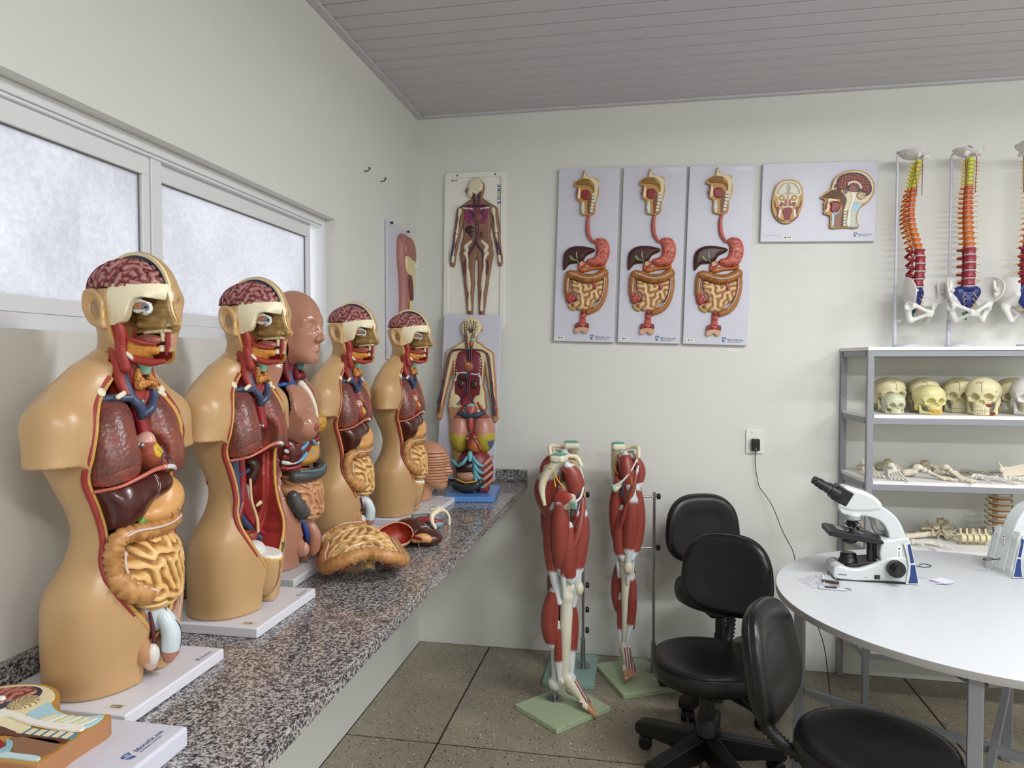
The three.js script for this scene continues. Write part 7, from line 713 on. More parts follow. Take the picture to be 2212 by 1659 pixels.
// lower shelf
const LS = SH[3] + 0.0004;
{ const g = tag(group('thigh_bone', [2.385, LS, 0.15], 0.48), 'long greyish thigh bone lying on the lower shelf behind the microscope', 'bone'); mesh('shaft', tube([[-0.2, 0.018, 0, 0.016], [-0.1, 0.017, 0, 0.012], [0.05, 0.018, 0, 0.0115], [0.12, 0.02, 0, 0.014], [0.155, 0.022, 0, 0.019]], 0, 30, 12), bB, g); mesh('knee_end', iso([0.12, 0, -0.04], [0.21, 0.05, 0.04], 0.003, (x, y, z) => smin(ell(x, y, z, [0.17, 0.021, 0.012], [0.026, 0.02, 0.014]), ell(x, y, z, [0.17, 0.021, -0.012], [0.026, 0.02, 0.014]), 0.008)), bB, g); mesh('hip_end', new THREE.SphereGeometry(0.018, 16, 12).translate(-0.215, 0.018, 0.012), bB, g); }
{ const g = tag(group('forearm_bone', [2.33, LS, 0.1], 0.42), 'thin long forearm bone lying at the back of the lower shelf', 'bone'); mesh('shaft', tube([[-0.14, 0.009, 0, 0.008], [0, 0.008, 0, 0.006], [0.14, 0.01, 0, 0.009]], 0, 24, 9), bC, g); mesh('end_knob', new THREE.SphereGeometry(0.011, 12, 10).translate(0.145, 0.0112, 0), bC, g); }
hand(2.325, LS, 0.255, 1.3, true, bA, 'white hand skeleton on the lower shelf with fingers pointing right'); foot(2.17, LS, 0.16, 0.4, false, bC, 'beige foot skeleton on the lower shelf behind the microscope stage');
{ const vg = vertebraGeo(0.017, 0.02, 0.034, 0.026), vs = vertebraGeo(0.015, 0.016, 0.03, 0.02), r = rng(31); const P = [[2.46, 0.02, 0.13], [2.485, 0.03, 0.1], [2.51, 0.02, 0.15], [2.475, 0.055, 0.12], [2.505, 0.058, 0.125], [2.53, 0.026, 0.11], [2.445, 0.028, 0.1], [2.49, 0.08, 0.12]]; P.forEach((p, i) => { const g = tag(group('loose_vertebra', [p[0], LS + p[1], p[2]]), ['loose beige vertebra at the front left of the heap on the lower shelf', 'loose beige vertebra at the back of the heap on the lower shelf', 'loose beige vertebra at the front right of the heap on the lower shelf', 'loose beige vertebra on the left upper layer of the heap', 'loose beige vertebra on the right upper layer of the heap', 'rightmost loose beige vertebra of the heap', 'leftmost loose beige vertebra of the heap', 'topmost loose beige vertebra of the heap, its spines pointing up'][i], 'vertebra', 'loose vertebrae on the lower shelf'); g.rotation.set(r() * 3, r() * 6, r() * 3); mesh('vertebra_bone', i % 2 ? vg : vs, bC, g); });
  const s = tag(group('spine_segment', [2.6, LS + 0.032, 0.225], 0.1), 'short cream row of joined vertebrae lying at the front of the lower shelf', 'spine segment'); for (let i = 0; i < 5; i++) { const v = mesh('vertebra', vg, mat('#ddd3ae', 0.45), s); v.rotation.set(0, 0, -PI / 2); v.position.set(-0.06 + i * 0.026, 0, 0); }
  const l = tag(group('spine_segment', [2.66, LS + 0.027, 0.08], 0.2), 'pale stack of thick vertebra bodies lying at the back of the lower shelf', 'spine segment'); for (let i = 0; i < 3; i++) { const v = mesh('vertebra', lathe([[0, -0.014], [0.024, -0.014], [0.0255, -0.01], [0.02, 0], [0.0255, 0.01], [0.024, 0.014], [0, 0.014]], 20), bB, l); v.rotation.z = PI / 2; v.position.x = -0.03 + i * 0.03; }
  const st = tag(group('rib_cage_model', [2.735, LS, 0.11], 0), 'stack of beige ribs with orange gaps on the lower shelf behind the right microscope', 'rib model'); for (let i = 0; i < 9; i++) mesh('rib', tube([[-0.05, 0, -0.02], [-0.055, -0.004, 0.02], [-0.02, -0.008, 0.05], [0.03, -0.006, 0.045], [0.055, 0, 0.0]].map((p) => [p[0] * (0.8 + 0.05 * i * (i < 5 ? 1 : 0.6)), p[1] + 0.235 - i * 0.026, p[2], 0.005]), 0, 24, 7), bC, st); mesh('column', rod([0, 0.0, -0.035], [0, 0.24, -0.035], 0.012), bC, st); mesh('muscle_gap', merge([0, 1, 2, 3, 4, 5].map((i) => tube([[-0.05, 0.222 - i * 0.026, 0.018], [-0.02, 0.218 - i * 0.026, 0.044], [0.02, 0.219 - i * 0.026, 0.044]], 0.004, 12, 6))), M('#b5651f', 0.45), st); }

// ---------- microscopes ----------
function makeMicroscope(x, z, ry, label) {
  const g = tag(group('microscope', [x, TT + 0.0003, z], ry), label, 'microscope', 'white microscopes on the round table'), W = mat('#c3c8c8', 0.28), K = mat('#121214', 0.35), U = (a, y) => [(a - 900) / 2707, (1080 - y) / 2707], O = (L, n = 3) => sm(L.map((p) => U(...p)), n), A = (n, geo, m, p = g) => mesh(n, geo, m, p), ex = (P, w, b = 0.003, holes) => extr(P, w - 2 * b, b, holes).translate(0, 0, -(w - 2 * b) / 2);
  A('base', ex(O([[508, 1060], [496, 1030], [506, 985], [540, 965], [620, 985], [710, 985], [800, 955], [880, 920], [940, 880], [1000, 850], [1150, 850], [1180, 1000], [1230, 1078], [1120, 1068], [1000, 1056], [820, 1066], [640, 1078], [560, 1078]], 3), 0.13, 0.008).translate(0, 0.0045, 0), W); A('base_sole', ex(O([[520, 1066], [700, 1078], [1100, 1064], [1238, 1078], [1238, 1090], [520, 1090]], 2).map((p) => [p[0], max(p[1], 0.0)]), 0.13, 0.002).translate(0, 0.0022, 0), K);
  A('arm', ex(O([[560, 362], [905, 356], [960, 372], [1050, 440], [1110, 530], [1150, 640], [1180, 770], [1212, 900], [1236, 1060], [1130, 1060], [1060, 940], [940, 900], [938, 680], [1022, 672], [1024, 640], [1000, 560], [950, 490], [880, 450], [780, 430], [600, 425], [562, 392]], 3), 0.062, 0.006), W);
  for (const s of [-1, 1]) A('arm_cheek', ex(O([[938, 672], [1022, 668], [1150, 640], [1182, 770], [1212, 900], [1236, 1062], [1130, 1062], [1000, 1000], [940, 930]], 2), 0.034, 0.006).translate(0, 0, s * 0.046), W); A('carry_handle', tube([U(840, 440), U(890, 500), U(910, 570), U(930, 620), U(1010, 640)].map((p) => [p[0], p[1], -0.026, 0.009]), 0, 24, 10), W);
  const pan = (P) => { for (const s of [-1, 1]) A('blue_panel', ex(sm(P.map((p) => U(...p)), 1), 0.004, 0.0006).translate(0, 0, s * 0.0702), M('#1f3570', 0.4)); }; for (const s of [-1, 1]) A('panel_frame', ex(sm([[1112, 680], [1152, 655], [1190, 760], [1218, 880], [1250, 1072], [1138, 1072], [1160, 900], [1140, 780]].map((p) => U(...p)), 1), 0.008, 0.001).translate(0, 0, s * 0.0668), W); pan([[1146, 690], [1166, 676], [1206, 858], [1176, 862]]); pan([[1178, 884], [1212, 880], [1242, 1056], [1160, 1062], [1174, 980]]); A('rear_foot', box(0.045, 0.008, 0.11, [...U(1175, 1090), 0].map((v, i) => (i === 1 ? 0.0042 : v))), K);
  const hd = A('head', ex(O([[560, 352], [580, 200], [600, 182], [640, 188], [700, 208], [800, 240], [870, 282], [916, 340], [912, 354]], 3), 0.07, 0.012), W); A('seam_ring', ex(O([[600, 354], [908, 354], [906, 364], [600, 364]], 1), 0.064, 0.001), K, hd);
  const d = V(-0.83, 0.47, 0).normalize(), at0 = U(600, 270), bb = A('binocular_block', rbox(0.062, 0.06, 0.075, 0.006), K); bb.position.set(at0[0] + d.x * 0.012, at0[1] + d.y * 0.012 + 0.002, 0); bb.rotation.z = -0.51; for (const s of [-1, 1]) { const a = [at0[0] + d.x * 0.035, at0[1] + d.y * 0.035, s * 0.026], P = (t) => [a[0] + d.x * t, a[1] + d.y * t, a[2]], ep = A('eyepiece', merge([rod(P(-0.01), P(0.024), 0.021, 24), rod(P(0.024), P(0.05), 0.0165, 24), rod(P(0.05), P(0.062), 0.0178, 24), rod(P(0.062), P(0.08), 0.0155, 24)]), K); A('lens_rim', new THREE.TorusGeometry(0.012, 0.002, 8, 24).rotateY(PI / 2).rotateZ(-0.51 * 1).translate(...P(0.081)), M('#2c2c30', 0.2), ep); A('lens', rod(P(0.0795), P(0.0806), 0.0105, 20), mat('#1b1a22', 0.05), ep); A('diopter_ring', merge([rod(P(0.028), P(0.032), 0.0178, 24)]), M('#3a3a3e', 0.4), ep); }
  A('nosepiece', lathe([[0, 0.03], [0.037, 0.03], [0.034, 0.018], [0.026, 0.004], [0.024, 0], [0, 0]], 32).translate(U(690, 500)[0], U(690, 500)[1], 0), W); A('nose_ring', lathe([[0.0, 0.004], [0.0265, 0.004], [0.0265, -0.004], [0, -0.004]], 28).rotateZ(0.12).translate(U(710, 495)[0], U(710, 490)[1], 0), M('#8f9296', 0.3)); const c = U(690, 500), ob = (dx, dz, l, r) => { const q = V(dx, -1, dz).normalize(), s = [c[0] + q.x * 0.004, c[1] + q.y * 0.004, q.z * 0.012], e = [s[0] + q.x * l, s[1] + q.y * l, s[2] + q.z * l], m = [s[0] + q.x * l * 0.7, s[1] + q.y * l * 0.7, s[2] + q.z * l * 0.7]; const o = A('objective', merge([rod(s, m, r, 20), rod(m, e, r * 0.75, 20)]), K); A('ring_band', rod([lerp(s[0], m[0], 0.9), lerp(s[1], m[1], 0.9), lerp(s[2], m[2], 0.9)], m, r * 1.04, 20), M('#8d8d90', 0.3), o); }; ob(-0.12, 0, 0.038, 0.0115); ob(0.7, 0.5, 0.036, 0.011); ob(0.6, -0.7, 0.028, 0.011); ob(-0.7, -0.6, 0.026, 0.01);
  const st = A('stage', ex(O([[440, 592], [460, 586], [880, 650], [930, 672], [930, 690], [860, 690], [640, 668], [442, 632]], 1), 0.13, 0.002), K); A('stage_glass', rbox(0.09, 0.003, 0.1, 0.001).rotateZ(-0.15).translate(...U(660, 620), 0), M('#1b1c20', 0.12), st); A('slide_clip', tube([[...U(600, 610), 0.03], [...U(680, 606), 0.0], [...U(780, 628), 0.02]], 0.0012, 14, 5), M('#b5b5b8', 0.25), st); A('slide', rbox(0.026, 0.0012, 0.076, 0.0003).rotateZ(-0.15).translate(U(560, 590)[0], U(560, 590)[1] + 0.001, 0), new THREE.MeshPhysicalMaterial({ color: '#e6eef0', roughness: 0.1, transmission: 0.9, thickness: 0 }), st);
  A('condenser', lathe([[0, 0.024], [0.026, 0.024], [0.026, 0.006], [0.018, 0], [0, 0]], 28).translate(U(665, 735)[0], U(665, 735)[1], 0), K); A('stage_carrier', merge([ex(O([[740, 660], [936, 665], [936, 905], [860, 905], [860, 720], [740, 700]], 1), 0.05, 0.003), rod([...U(840, 720), 0.03], [...U(840, 900), 0.03], 0.013, 20), rod([...U(835, 640), 0.04], [...U(835, 770), 0.04], 0.008, 16)]), K); A('lamp_housing', lathe([[0, 0.052], [0.02, 0.052], [0.028, 0.05], [0.029, 0.04], [0.028, 0.036], [0.042, 0.005], [0.043, 0], [0, 0]], 36).translate(U(655, 975)[0], U(655, 978)[1], 0), K); A('lamp_lens', cyl(0.02, 0.02, 0.002, [U(655, 0)[0], U(0, 836)[1], 0]), mat('#3a3d42', 0.08)); A('base_deck', ex(O([[560, 985], [600, 950], [760, 905], [860, 890], [940, 880], [940, 905], [800, 965], [700, 992]], 2), 0.1, 0.003), K);
  for (const s of [-1, 1]) { const k = A('focus_knob', merge([cyl(0.029, 0.029, 0.026).rotateX(PI / 2).translate(0, 0, s * 0.083), cyl(0.0285, 0.022, 0.014).rotateX(s * PI / 2).translate(0, 0, s * 0.1), cyl(0.017, 0.016, 0.02).rotateX(s * PI / 2).translate(0, 0, s * 0.114)]).translate(...U(1035, 920), 0), K); const gr = []; for (let i = 0; i < 22; i++) { const a = i / 22 * 2 * PI; gr.push(box(0.003, 0.003, 0.024, [0.029 * cos(a), 0.029 * sin(a), s * 0.083])); } A('knob_grip', merge(gr).translate(...U(1035, 920), 0), K, k); A('knob_collar', cyl(0.034, 0.03, 0.01).rotateX(s * PI / 2).translate(...U(1030, 915), s * 0.066), W, k); }
  const sw = A('switch_plate', rbox(0.019, 0.0155, 0.003, 0.001, [...U(880, 1024), 0.0663]), K); A('rocker', rbox(0.01, 0.008, 0.003, 0.001, [...U(884, 1024), 0.0685]), M('#2a2a2c', 0.3), sw);
  const txt = (s, font, w, h) => canvas(128, Math.round(128 * h / w), (c, W0, H0) => { c.clearRect(0, 0, W0, H0); c.fillStyle = '#2a2c30'; c.font = font; c.textBaseline = 'middle'; c.textAlign = 'center'; c.fillText(s, W0 / 2, H0 / 2); }); decal('approval_mark', mat('#ffffff', 0.5, { transparent: true, map: txt('C E', 'bold 44px sans-serif', 0.016, 0.009) }), 0.016, 0.009, g, [...U(775, 1034), 0.0656]); decal('maker_logo', mat('#ffffff', 0.5, { transparent: true, map: txt('lumen', 'bold 40px sans-serif', 0.03, 0.012) }), 0.032, 0.013, g, [...U(560, 1018), 0.0654]);
  A('asset_label', box(0.016, 0.046, 0.0008, [...U(1075, 770), 0.0636]), mat('#ffffff', 0.5, { map: sticker(1, 2.8, 5, true) })); A('rear_label', box(0.0008, 0.035, 0.014, [U(1206, 0)[0] + 0.0, 0.13, 0.0]), mat('#ffffff', 0.5, { map: sticker(1, 2.4, 8, true) })); A('power_lead', tube([[U(1236, 0)[0], 0.055, 0], [U(1236, 0)[0] + 0.05, 0.05, 0.005], [U(1236, 0)[0] + 0.07, 0.055, 0.0], [U(1236, 0)[0] + 0.045, 0.06, -0.004], [U(1236, 0)[0] + 0.03, 0.056, -0.002]], 0.0018, 30, 6), K);
  g.scale.setScalar(0.93); return g;
}
makeMicroscope(1.962, 0.965, -0.02, 'white microscope with black eyepieces facing left, nearest the left end of the round table');
makeMicroscope(2.53, 0.80, PI + 0.25, 'white microscope at the right picture edge, its blue striped back towards the other one');
// ---------- small things on the table ----------
{
  const y = TT + 0.0004, film = new THREE.MeshPhysicalMaterial({ color: '#f4f5f7', roughness: 0.18, transmission: 0.75, thickness: 0, side: THREE.DoubleSide }), bag = (x, z, ry, w, d, h, seed, label) => { const g = tag(group('plastic_bag', [x, y, z], ry), label, 'plastic bag'), q = new THREE.PlaneGeometry(w, d, 26, 22).rotateX(-PI / 2), p = q.attributes.position; for (let i = 0; i < p.count; i++) { const u = p.getX(i) / w * 2, v = p.getZ(i) / d * 2, e = max(0, 1 - max(abs(u), abs(v)) ** 4), n = noise(u * 4 + seed, v * 4, seed), m = abs(2 * noise(u * 7 + v * 3 + seed, v * 5, seed + 3) - 1); p.setXYZ(i, p.getX(i) * (1 - 0.1 * n), 0.0015 + h * e * (0.15 + 0.9 * n * (1 - m) ** 2 * (1.4 - hypot(u, v))), p.getZ(i) * (1 - 0.12 * noise(u * 3, v * 3, seed + 8))); } q.computeVertexNormals(); mesh('film', q, film, g); return g; };
  bag(1.768, 1.06, 0.3, 0.13, 0.11, 0.034, 3, 'small crumpled clear plastic bag in front of the left microscope');
  const s1 = tag(group('specimen_slide', [1.782, y + 0.006, 1.09], -0.28), 'brown topped specimen slide lying on the plastic bag', 'slide', undefined); mesh('glass', rbox(0.075, 0.004, 0.022, 0.001, [0, 0.002, 0]), new THREE.MeshPhysicalMaterial({ color: '#eef0f5', roughness: 0.1, transmission: 0.85, thickness: 0 }), s1); mesh('brown_strip', rbox(0.052, 0.008, 0.014, 0.001, [0.008, 0.008, 0]), M('#4a332c', 0.4), s1);
  const s2 = tag(group('specimen_slide', [1.785, y + 0.001, 1.128], -0.12), 'grey and black specimen slide in front of the brown one', 'slide', undefined); mesh('glass', rbox(0.08, 0.004, 0.02, 0.001, [0, 0.002, 0]), M('#c3c5d0', 0.15), s2); mesh('black_strip', rbox(0.036, 0.002, 0.014, 0.0006, [-0.004, 0.005, 0]), M('#2a282b', 0.4), s2);
  const s3 = tag(group('sample_card', [1.836, y, 1.12], -0.15), 'small square printed card beside the slides by the microscope foot', 'card'); mesh('card', rbox(0.026, 0.0014, 0.026, 0.0004, [0, 0.0008, 0]), mat('#ffffff', 0.4, { map: canvas(64, 64, (c) => { c.fillStyle = '#b9bac2'; c.fillRect(0, 0, 64, 64); c.fillStyle = '#222227'; c.fillRect(12, 16, 42, 24); c.fillStyle = '#77787f'; c.fillRect(22, 22, 10, 8); }) }), s3);
  const ps = tag(group('lens_papers', [2.163, y, 0.985], 0.3), 'few thin lavender lens papers fanned out between the microscopes', 'paper'); for (let i = 0; i < 4; i++) { const q = new THREE.PlaneGeometry(0.05, 0.05, 6, 6).rotateX(-PI / 2), p = q.attributes.position; for (let k = 0; k < p.count; k++) p.setY(k, 0.0006 + i * 0.0016 + 1.6 * max(0, p.getX(k) + 0.01) ** 2); q.computeVertexNormals(); const o = mesh('sheet', q, mat('#d5d2e6', 0.6, { side: THREE.DoubleSide }), ps); o.rotation.y = 0.25 * i - 0.4; o.position.x = 0.004 * i; }
}

// ---------- muscle leg models on green plates ----------
const MRED = hex('#8a3a31'), MRED2 = hex('#98463b'), TEN = hex('#d3d8da'), LBONE = hex('#e4dfc6');
// one muscle: a spindle that is red in the belly and white at the tendon ends
function spindle(path, r, w0, w1, flatten) { const c = new THREE.CatmullRomCurve3(path.map((p) => V(...p)), false, 'centripetal'), n = 34, P = []; for (let i = 0; i <= n; i++) { const t = i / n, q = c.getPoint(t), b = sin(PI * clamp(lerp(0.06, 0.94, t))) ** 0.75, rr = r * (0.28 + 0.72 * b) * (t < w0 * 0.8 || t > 1 - w1 * 0.8 ? 0.8 : 1); P.push([q.x, q.y, q.z, rr]); } const g = tube(P, 0, n * 2, 14), p = g.attributes.position, col = new Float32Array(p.count * 3), a = V(...path[0]), b = V(...path[path.length - 1]), ab = b.clone().sub(a), L = ab.lengthSq(); for (let i = 0; i < p.count; i++) { const v = V(p.getX(i), p.getY(i), p.getZ(i)), t = clamp(v.clone().sub(a).dot(ab) / L), k = 0.03 * (noise(v.x * 220, v.y * 60, v.z * 220) - 0.5), st = 0.82 + 0.3 * noise(v.x * 420, v.y * 30, v.z * 420), red = sstep(w0 - 0.02, w0 + 0.02, t + k) * (1 - sstep(1 - w1 - 0.02, 1 - w1 + 0.02, t + k)); col.set(mix(TEN, mix(MRED, MRED2, st - 0.6), red), i * 3); } g.setAttribute('color', new THREE.BufferAttribute(col, 3)); return g; }
const legGeo = (() => { // own axes: front +z, +x the outer side, y up from the sole; about 1.06 m tall
  const S = {}; S.core = iso([-0.075, 0.0, -0.075], [0.075, 1.0, 0.09], 0.0045, (x, y, z) => { let d = cap(x, y, z, [0.02, 0.95, -0.01], [0, 0.53, 0.0], 0.03, 0.028); d = smin(d, cap(x, y, z, [0, 0.53, 0.005], [0, 0.48, 0.005], 0.036, 0.034), 0.02); d = smin(d, ell(x, y, z, [0, 0.515, 0.04], [0.022, 0.026, 0.016]), 0.014); d = smin(d, cap(x, y, z, [0, 0.47, 0.008], [0, 0.1, 0.0], 0.03, 0.021), 0.02); d = smin(d, cap(abs(x), y, z, [0.026, 0.095, -0.004], [0.024, 0.085, -0.004], 0.011, 0.01), 0.014); return d; }, (x, y) => mix(LBONE, TEN, 0.35 * noise(x * 50, y * 40)));
  const mus = [['thigh_front', [[0.02, 0.93, 0.045], [0.015, 0.8, 0.062], [0.005, 0.66, 0.055], [0.0, 0.54, 0.045]], 0.042, 0.24, 0.16], ['thigh_outer', [[0.055, 0.9, 0.01], [0.062, 0.78, 0.02], [0.052, 0.65, 0.025], [0.025, 0.55, 0.035]], 0.042, 0.05, 0.1], ['thigh_inner', [[-0.03, 0.8, 0.03], [-0.043, 0.7, 0.032], [-0.042, 0.6, 0.03], [-0.024, 0.545, 0.035]], 0.036, 0.03, 0.1], ['strap_muscle', [[0.055, 1.0, 0.04], [0.02, 0.9, 0.07], [-0.03, 0.76, 0.066], [-0.062, 0.62, 0.02], [-0.045, 0.48, 0.012]], 0.017, 0.05, 0.18], ['thigh_adductor', [[-0.045, 0.92, 0.0], [-0.058, 0.82, 0.0], [-0.052, 0.68, 0.0], [-0.035, 0.58, 0.0]], 0.04, 0.06, 0.08], ['thigh_back', [[0.03, 0.88, -0.04], [0.036, 0.76, -0.058], [0.036, 0.62, -0.045], [0.036, 0.46, -0.02]], 0.034, 0.05, 0.28], ['thigh_back', [[-0.015, 0.88, -0.045], [-0.02, 0.76, -0.06], [-0.03, 0.62, -0.046], [-0.036, 0.45, -0.012]], 0.032, 0.05, 0.32], ['buttock_muscle', [[0.0, 1.03, -0.05], [0.015, 0.95, -0.085], [0.045, 0.86, -0.07], [0.062, 0.78, -0.03]], 0.062, 0.1, 0.12], ['hip_muscle', [[0.03, 1.05, 0.0], [0.07, 0.98, 0.0], [0.07, 0.9, 0.0]], 0.036, 0.05, 0.1], ['calf_outer', [[0.026, 0.52, -0.03], [0.034, 0.42, -0.055], [0.03, 0.32, -0.055], [0.012, 0.22, -0.04]], 0.037, 0.06, 0.14], ['calf_inner', [[-0.026, 0.52, -0.03], [-0.036, 0.41, -0.053], [-0.03, 0.31, -0.055], [-0.008, 0.22, -0.04]], 0.039, 0.06, 0.14], ['heel_tendon', [[0, 0.3, -0.045], [0.0, 0.2, -0.044], [0, 0.12, -0.042], [0.0, 0.05, -0.05]], 0.024, 0.9, 0.9], ['shin_muscle', [[0.026, 0.46, 0.018], [0.03, 0.36, 0.028], [0.024, 0.25, 0.026], [0.0, 0.12, 0.03]], 0.025, 0.05, 0.3], ['shin_outer', [[0.044, 0.46, 0.0], [0.046, 0.34, 0.0], [0.038, 0.22, -0.006], [0.03, 0.1, -0.014]], 0.019, 0.05, 0.25], ['shin_inner', [[-0.028, 0.36, -0.02], [-0.03, 0.26, -0.02], [-0.026, 0.16, -0.018], [-0.026, 0.09, -0.014]], 0.017, 0.1, 0.35]];
  S.mus = mus.map(([n, p, r, a, b]) => [n, spindle(p, r, a, b)]);
  S.kneeTendon = tube([[0, 0.6, 0.062, 0.014], [0, 0.55, 0.056, 0.018], [0, 0.515, 0.058, 0.021], [0, 0.47, 0.047, 0.013], [0, 0.43, 0.04, 0.009]], 0, 26, 12);
  S.cap = new THREE.SphereGeometry(1, 20, 14).scale(0.024, 0.03, 0.016).translate(0, 0.512, 0.067);
  const skin = hex('#c08c66'); S.foot = iso([-0.06, -0.005, -0.09], [0.06, 0.13, 0.2], 0.003, (x, y, z) => { let d = smin(ell(x, y, z, [0, 0.03, -0.045], [0.028, 0.03, 0.033]), cap(x, y, z, [0, 0.085, 0.0], [-0.004, 0.034, 0.09], 0.032, 0.018), 0.03); d = smin(d, cap(x, y, z, [0.016, 0.03, 0.02], [0.022, 0.02, 0.1], 0.018, 0.014), 0.02); for (let i = 0; i < 5; i++) { const X = -0.03 + i * 0.0155, Z = 0.162 - i * 0.008 - (i ? 0.006 : 0), r = i ? 0.0078 : 0.012; d = smin(d, chain(x, y, z, [[X * 0.8, 0.028, 0.09, r * 1.1], [X, 0.02, Z - 0.02, r], [X, r, Z, r * 0.95]]), 0.006); } return d; }, (x, y, z) => { if (z > 0.118 - 0.1 * x) return skin; const s = (x + 0.04) / 0.0155, st = abs(s - round(s)); return z < -0.01 ? mix(TEN, LBONE, 0.4) : y < 0.035 && z < 0.1 ? (noise(x * 90, y * 90, z * 40) > 0.45 ? MRED2 : TEN) : x < -0.018 ? LBONE : st < 0.17 ? TEN : z > 0.03 ? MRED : TEN; }); const nails = []; for (let i = 0; i < 5; i++) nails.push(new THREE.SphereGeometry(i ? 0.0045 : 0.007, 10, 6).scale(1, 0.35, 0.9).rotateX(0.5).translate(-0.03 + i * 0.0155, (i ? 0.0145 : 0.0215), 0.166 - i * 0.008 - (i ? 0.006 : 0))); S.nails = merge(nails);
  // half pelvis with sacrum, cut in the middle (the inner side is -x)
  S.hip = iso([-0.11, 0.84, -0.12], [0.09, 1.11, 0.1], 0.0036, (x, y, z) => { const sh = abs(ell(x, y, z, [-0.045, 1.0, 0.0], [0.105, 0.13, 0.095])) - 0.006; let d = max(sh, y - 1.075 + 3 * z * z, 0.93 - y, -0.02 - x, z - 0.03); d = smin(d, cap(x, y, z, [0.02, 0.95, 0.02], [-0.075, 0.9, 0.062], 0.018, 0.014), 0.02); d = smin(d, cap(x, y, z, [-0.075, 0.9, 0.06], [-0.05, 0.87, 0.0], 0.014, 0.014), 0.015); d = smin(d, cap(x, y, z, [0.015, 0.95, -0.01], [-0.02, 0.86, -0.03], 0.02, 0.016), 0.02); return d; }, (x, y, z) => mix(LBONE, hex('#cfc9a8'), 0.5 * noise(x * 60, y * 60, z * 60)));
  S.sacrum = iso([-0.11, 0.87, -0.13], [0.02, 1.12, 0.04], 0.0036, (x, y, z) => { const t = clamp((y - 0.89) / 0.19), zc = -0.055 - 0.045 * sin(PI * (1 - t)) * 0.8 + 0.06 * (t - 0.3); let d = hypot(x + 0.055, (z - zc)) - lerp(0.008, 0.028, t); d = max(d, 0.88 - y, y - 1.095); d = max(d, -0.083 - x); return d; }, (x, y, z) => { if (x < -0.078) { const q = (y - 0.89) / 0.031; return q - floor(q) < 0.2 ? hex('#5f9c88') : hex('#e9e1c4'); } return LBONE; }); S.promontory = iso([-0.1, 1.06, -0.08], [0.03, 1.125, 0.05], 0.0036, (x, y, z) => boxd(x, y, z, [-0.045, 1.095, -0.012], [0.038, 0.02, 0.032], 0.016), (x, y) => (y > 1.107 ? hex('#5f9c88') : LBONE)); S.pubicEnd = rbox(0.014, 0.04, 0.028, 0.008).rotateZ(0.4).translate(-0.088, 0.9, 0.066); S.membrane = new THREE.SphereGeometry(0.038, 20, 14).scale(0.35, 1, 1.1).translate(-0.06, 0.915, 0.015); S.iliacus = spindle([[-0.01, 1.06, 0.01], [-0.012, 1.02, 0.035], [-0.005, 0.96, 0.05], [0.0, 0.9, 0.04]], 0.04, 0.04, 0.06); S.ligament = tube([[0.055, 1.05, 0.045, 0.004], [0.01, 0.99, 0.078, 0.0045], [-0.05, 0.93, 0.085, 0.005], [-0.085, 0.91, 0.07, 0.005]], 0, 24, 8); S.crest = tube([[-0.01, 1.075, -0.05, 0.008], [0.04, 1.09, -0.02, 0.01], [0.06, 1.085, 0.03, 0.011], [0.055, 1.05, 0.055, 0.009]], 0, 24, 10);
  S.artery = merge([tube([[-0.05, 1.05, 0.0], [-0.03, 0.99, 0.05], [-0.02, 0.92, 0.07], [-0.03, 0.84, 0.055]], 0.0045, 24, 8), tube([[-0.05, 1.02, -0.01], [-0.06, 0.97, 0.0], [-0.064, 0.93, 0.02]], 0.003, 14, 7), tube([[-0.06, 0.97, 0.0], [-0.066, 0.94, -0.01]], 0.0025, 8, 6)]); S.vein = tube([[-0.04, 1.0, 0.04], [-0.03, 0.93, 0.074], [-0.042, 0.86, 0.06]], 0.0055, 20, 8); S.nerve = merge([tube([[-0.06, 1.04, -0.03], [-0.066, 1.0, -0.01], [-0.055, 0.96, 0.02]], 0.003, 14, 7), tube([[-0.06, 1.02, -0.03], [-0.066, 0.97, -0.02]], 0.003, 10, 7), tube([[0.01, 1.06, 0.03], [0.01, 0.99, 0.073], [0.012, 0.92, 0.082]], 0.003, 14, 7)]);
  return S;
})();
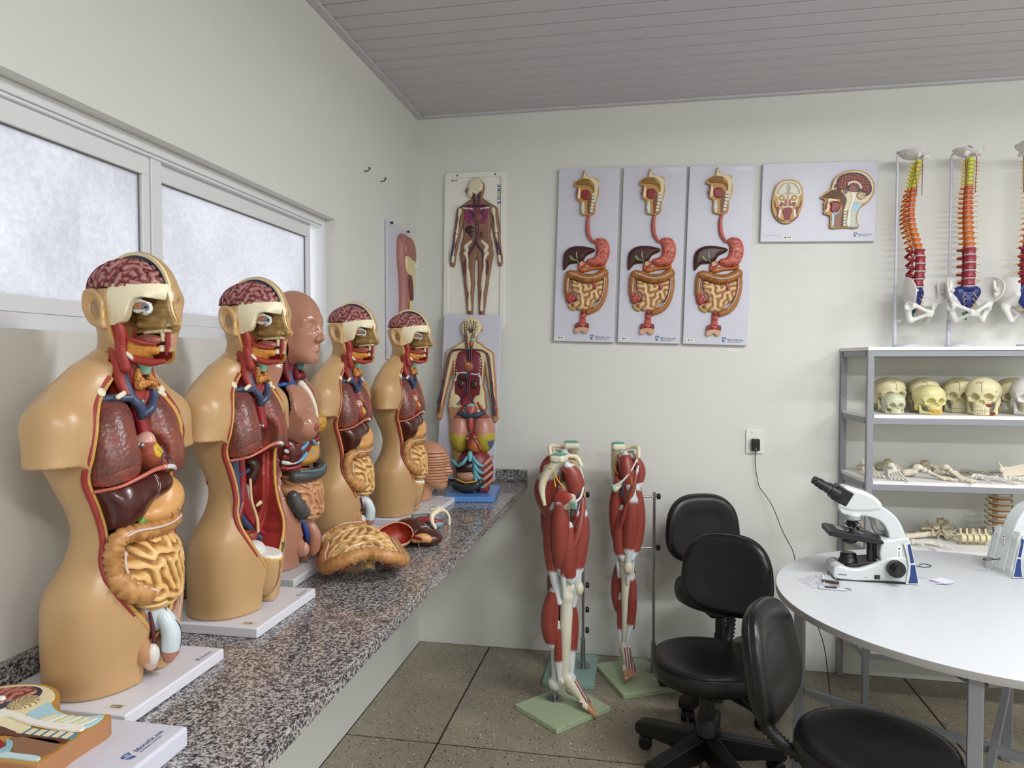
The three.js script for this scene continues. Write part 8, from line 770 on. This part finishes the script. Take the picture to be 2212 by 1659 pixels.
function makeLeg(at, ry, plateAt, plateRy, pole, o, label) {
  const g = tag(group('leg_muscle_model', [at[0], 0, at[1]], ry), label, 'leg model', 'muscle leg models on green plates'), body = (n, geo, m, p = g) => { const q = mesh(n, geo, m, p); if (p === g) { q.position.set(0, o.lift, 0); q.rotation.z = 0; q.scale.set(o.slim || 1, 0.96, o.slim ? 0.92 : 1); } return q; }, G = (q) => (o.mirror ? flip(q) : q);
  const plate = new THREE.Group(); plate.name = 'stand'; g.add(plate); const inv = (x, z) => { const dx = x - at[0], dz = z - at[1]; return [dx * cos(ry) - dz * sin(ry), dx * sin(ry) + dz * cos(ry)]; }, pp = inv(...plateAt); const pl = mesh('base_plate', rbox(o.pw || 0.27, 0.022, o.pd || 0.33, 0.003, [0, 0.0112, 0]), mat(o.green || '#aebf9c', 0.4), plate); pl.position.set(pp[0], 0, pp[1]); pl.rotation.y = plateRy - ry; decal('maker_logo', logoMat, 0.03, 0.008, pl, [-0.09, 0.0226, 0.14], [-PI / 2, 0, 0]);
  const po = inv(...pole), chrome = mat('#9a9a9c', 0.22, { metalness: 0.85 }), ph = o.poleH; mesh('pole', rod([po[0], 0.02, po[1]], [po[0], ph, po[1]], 0.0065), chrome, plate); mesh('pole_foot', merge([cyl(0.036, 0.036, 0.005, [po[0], 0.0248, po[1]], 30), cyl(0.012, 0.011, 0.14, [po[0], 0.09, po[1]], 20)]), chrome, plate); const kn = (y) => mesh('clamp_knob', merge([lathe([[0, 0], [0.012, 0], [0.015, 0.006], [0.013, 0.016], [0, 0.018]], 9).rotateZ(-PI / 2).translate(po[0] + 0.012, y, po[1])]), M('#141414', 0.45), plate), arm = (y) => mesh('clamp_arm', rod([po[0], y, po[1]], [po[0] * 0.15, y, po[1] * 0.3], 0.0045, 10), chrome, plate); for (const y of o.knobs) kn(y); for (const y of o.arms) arm(y);
  body('leg_core', G(legGeo.core), VC); for (const [n, q] of legGeo.mus) if (!(o.skip || []).includes(n)) body(n, G(q), VC); body('knee_tendon', G(legGeo.kneeTendon), M('#d3d6d4', 0.35)); body('kneecap', G(legGeo.cap), M('#ddd6ba', 0.4)); const f = body('foot', G(legGeo.foot), VC); if (o.footTilt) { f.rotation.x = o.footTilt; f.position.y = o.lift + 0.02; f.position.z = -0.01; } body('toe_nail', G(legGeo.nails), M('#d9b9a0', 0.3), f);
  body('hip_bone', G(legGeo.hip), VC); body('iliac_crest', G(legGeo.crest), boneMat); body('iliac_muscle', G(legGeo.iliacus), VC); body('groin_ligament', G(legGeo.ligament), M('#e2e2dc', 0.4)); body('sacrum', G(legGeo.sacrum), VC); body('spine_end', G(legGeo.promontory), VC); body('pubic_cartilage', G(legGeo.pubicEnd), M('#86b8a0', 0.4)); body('pelvic_membrane', G(legGeo.membrane), M('#a03c34', 0.45)); body('artery', G(legGeo.artery), arteryRed); body('vein', G(legGeo.vein), navy); body('nerve', G(legGeo.nerve), M('#d3a83a', 0.45));
  for (const [x, y, z] of [[-0.066, 0.72, -0.02], [-0.04, 0.5, -0.03], [-0.05, 0.37, -0.045]]) body('metal_peg', G(new THREE.SphereGeometry(0.005, 10, 8).translate(x, y, z)), metalPeg);
  return g;
}
// nearest: inner side towards the camera, facing right
makeLeg([0.845, 0.6], 1.35, [0.838, 0.605], 0.85, [0.797, 0.553], { lift: 0.045, poleH: 0.2, knobs: [0.1, 0.18], arms: [], pw: 0.31, pd: 0.27, footTilt: 0.35 }, 'nearest muscle leg, inner side with pelvis and sacrum towards us, foot pointing right');
makeLeg([0.79, 0.235], 0.15, [0.838, 0.225], 0.0, [0.89, 0.2], { lift: 0.05, poleH: 0.9, knobs: [0.2, 0.3, 0.86, 0.42], arms: [0.86, 0.42], pw: 0.24, pd: 0.34, green: '#8fb0a4', mirror: true }, 'muscle leg on a bluish green plate, mostly hidden behind the nearest leg');
makeLeg([1.095, 0.23], 0.22, [1.14, 0.25], 0.45, [1.225, 0.185], { lift: 0.05, poleH: 0.88, knobs: [0.86, 0.615], arms: [0.86, 0.615], pw: 0.27, pd: 0.34, footTilt: 0.2, slim: 0.84 }, 'muscle leg by the wall seen from the front, just left of the black chairs');

scene.traverse((o) => { delete o.userData.base; });
renderer.render(scene, camera);
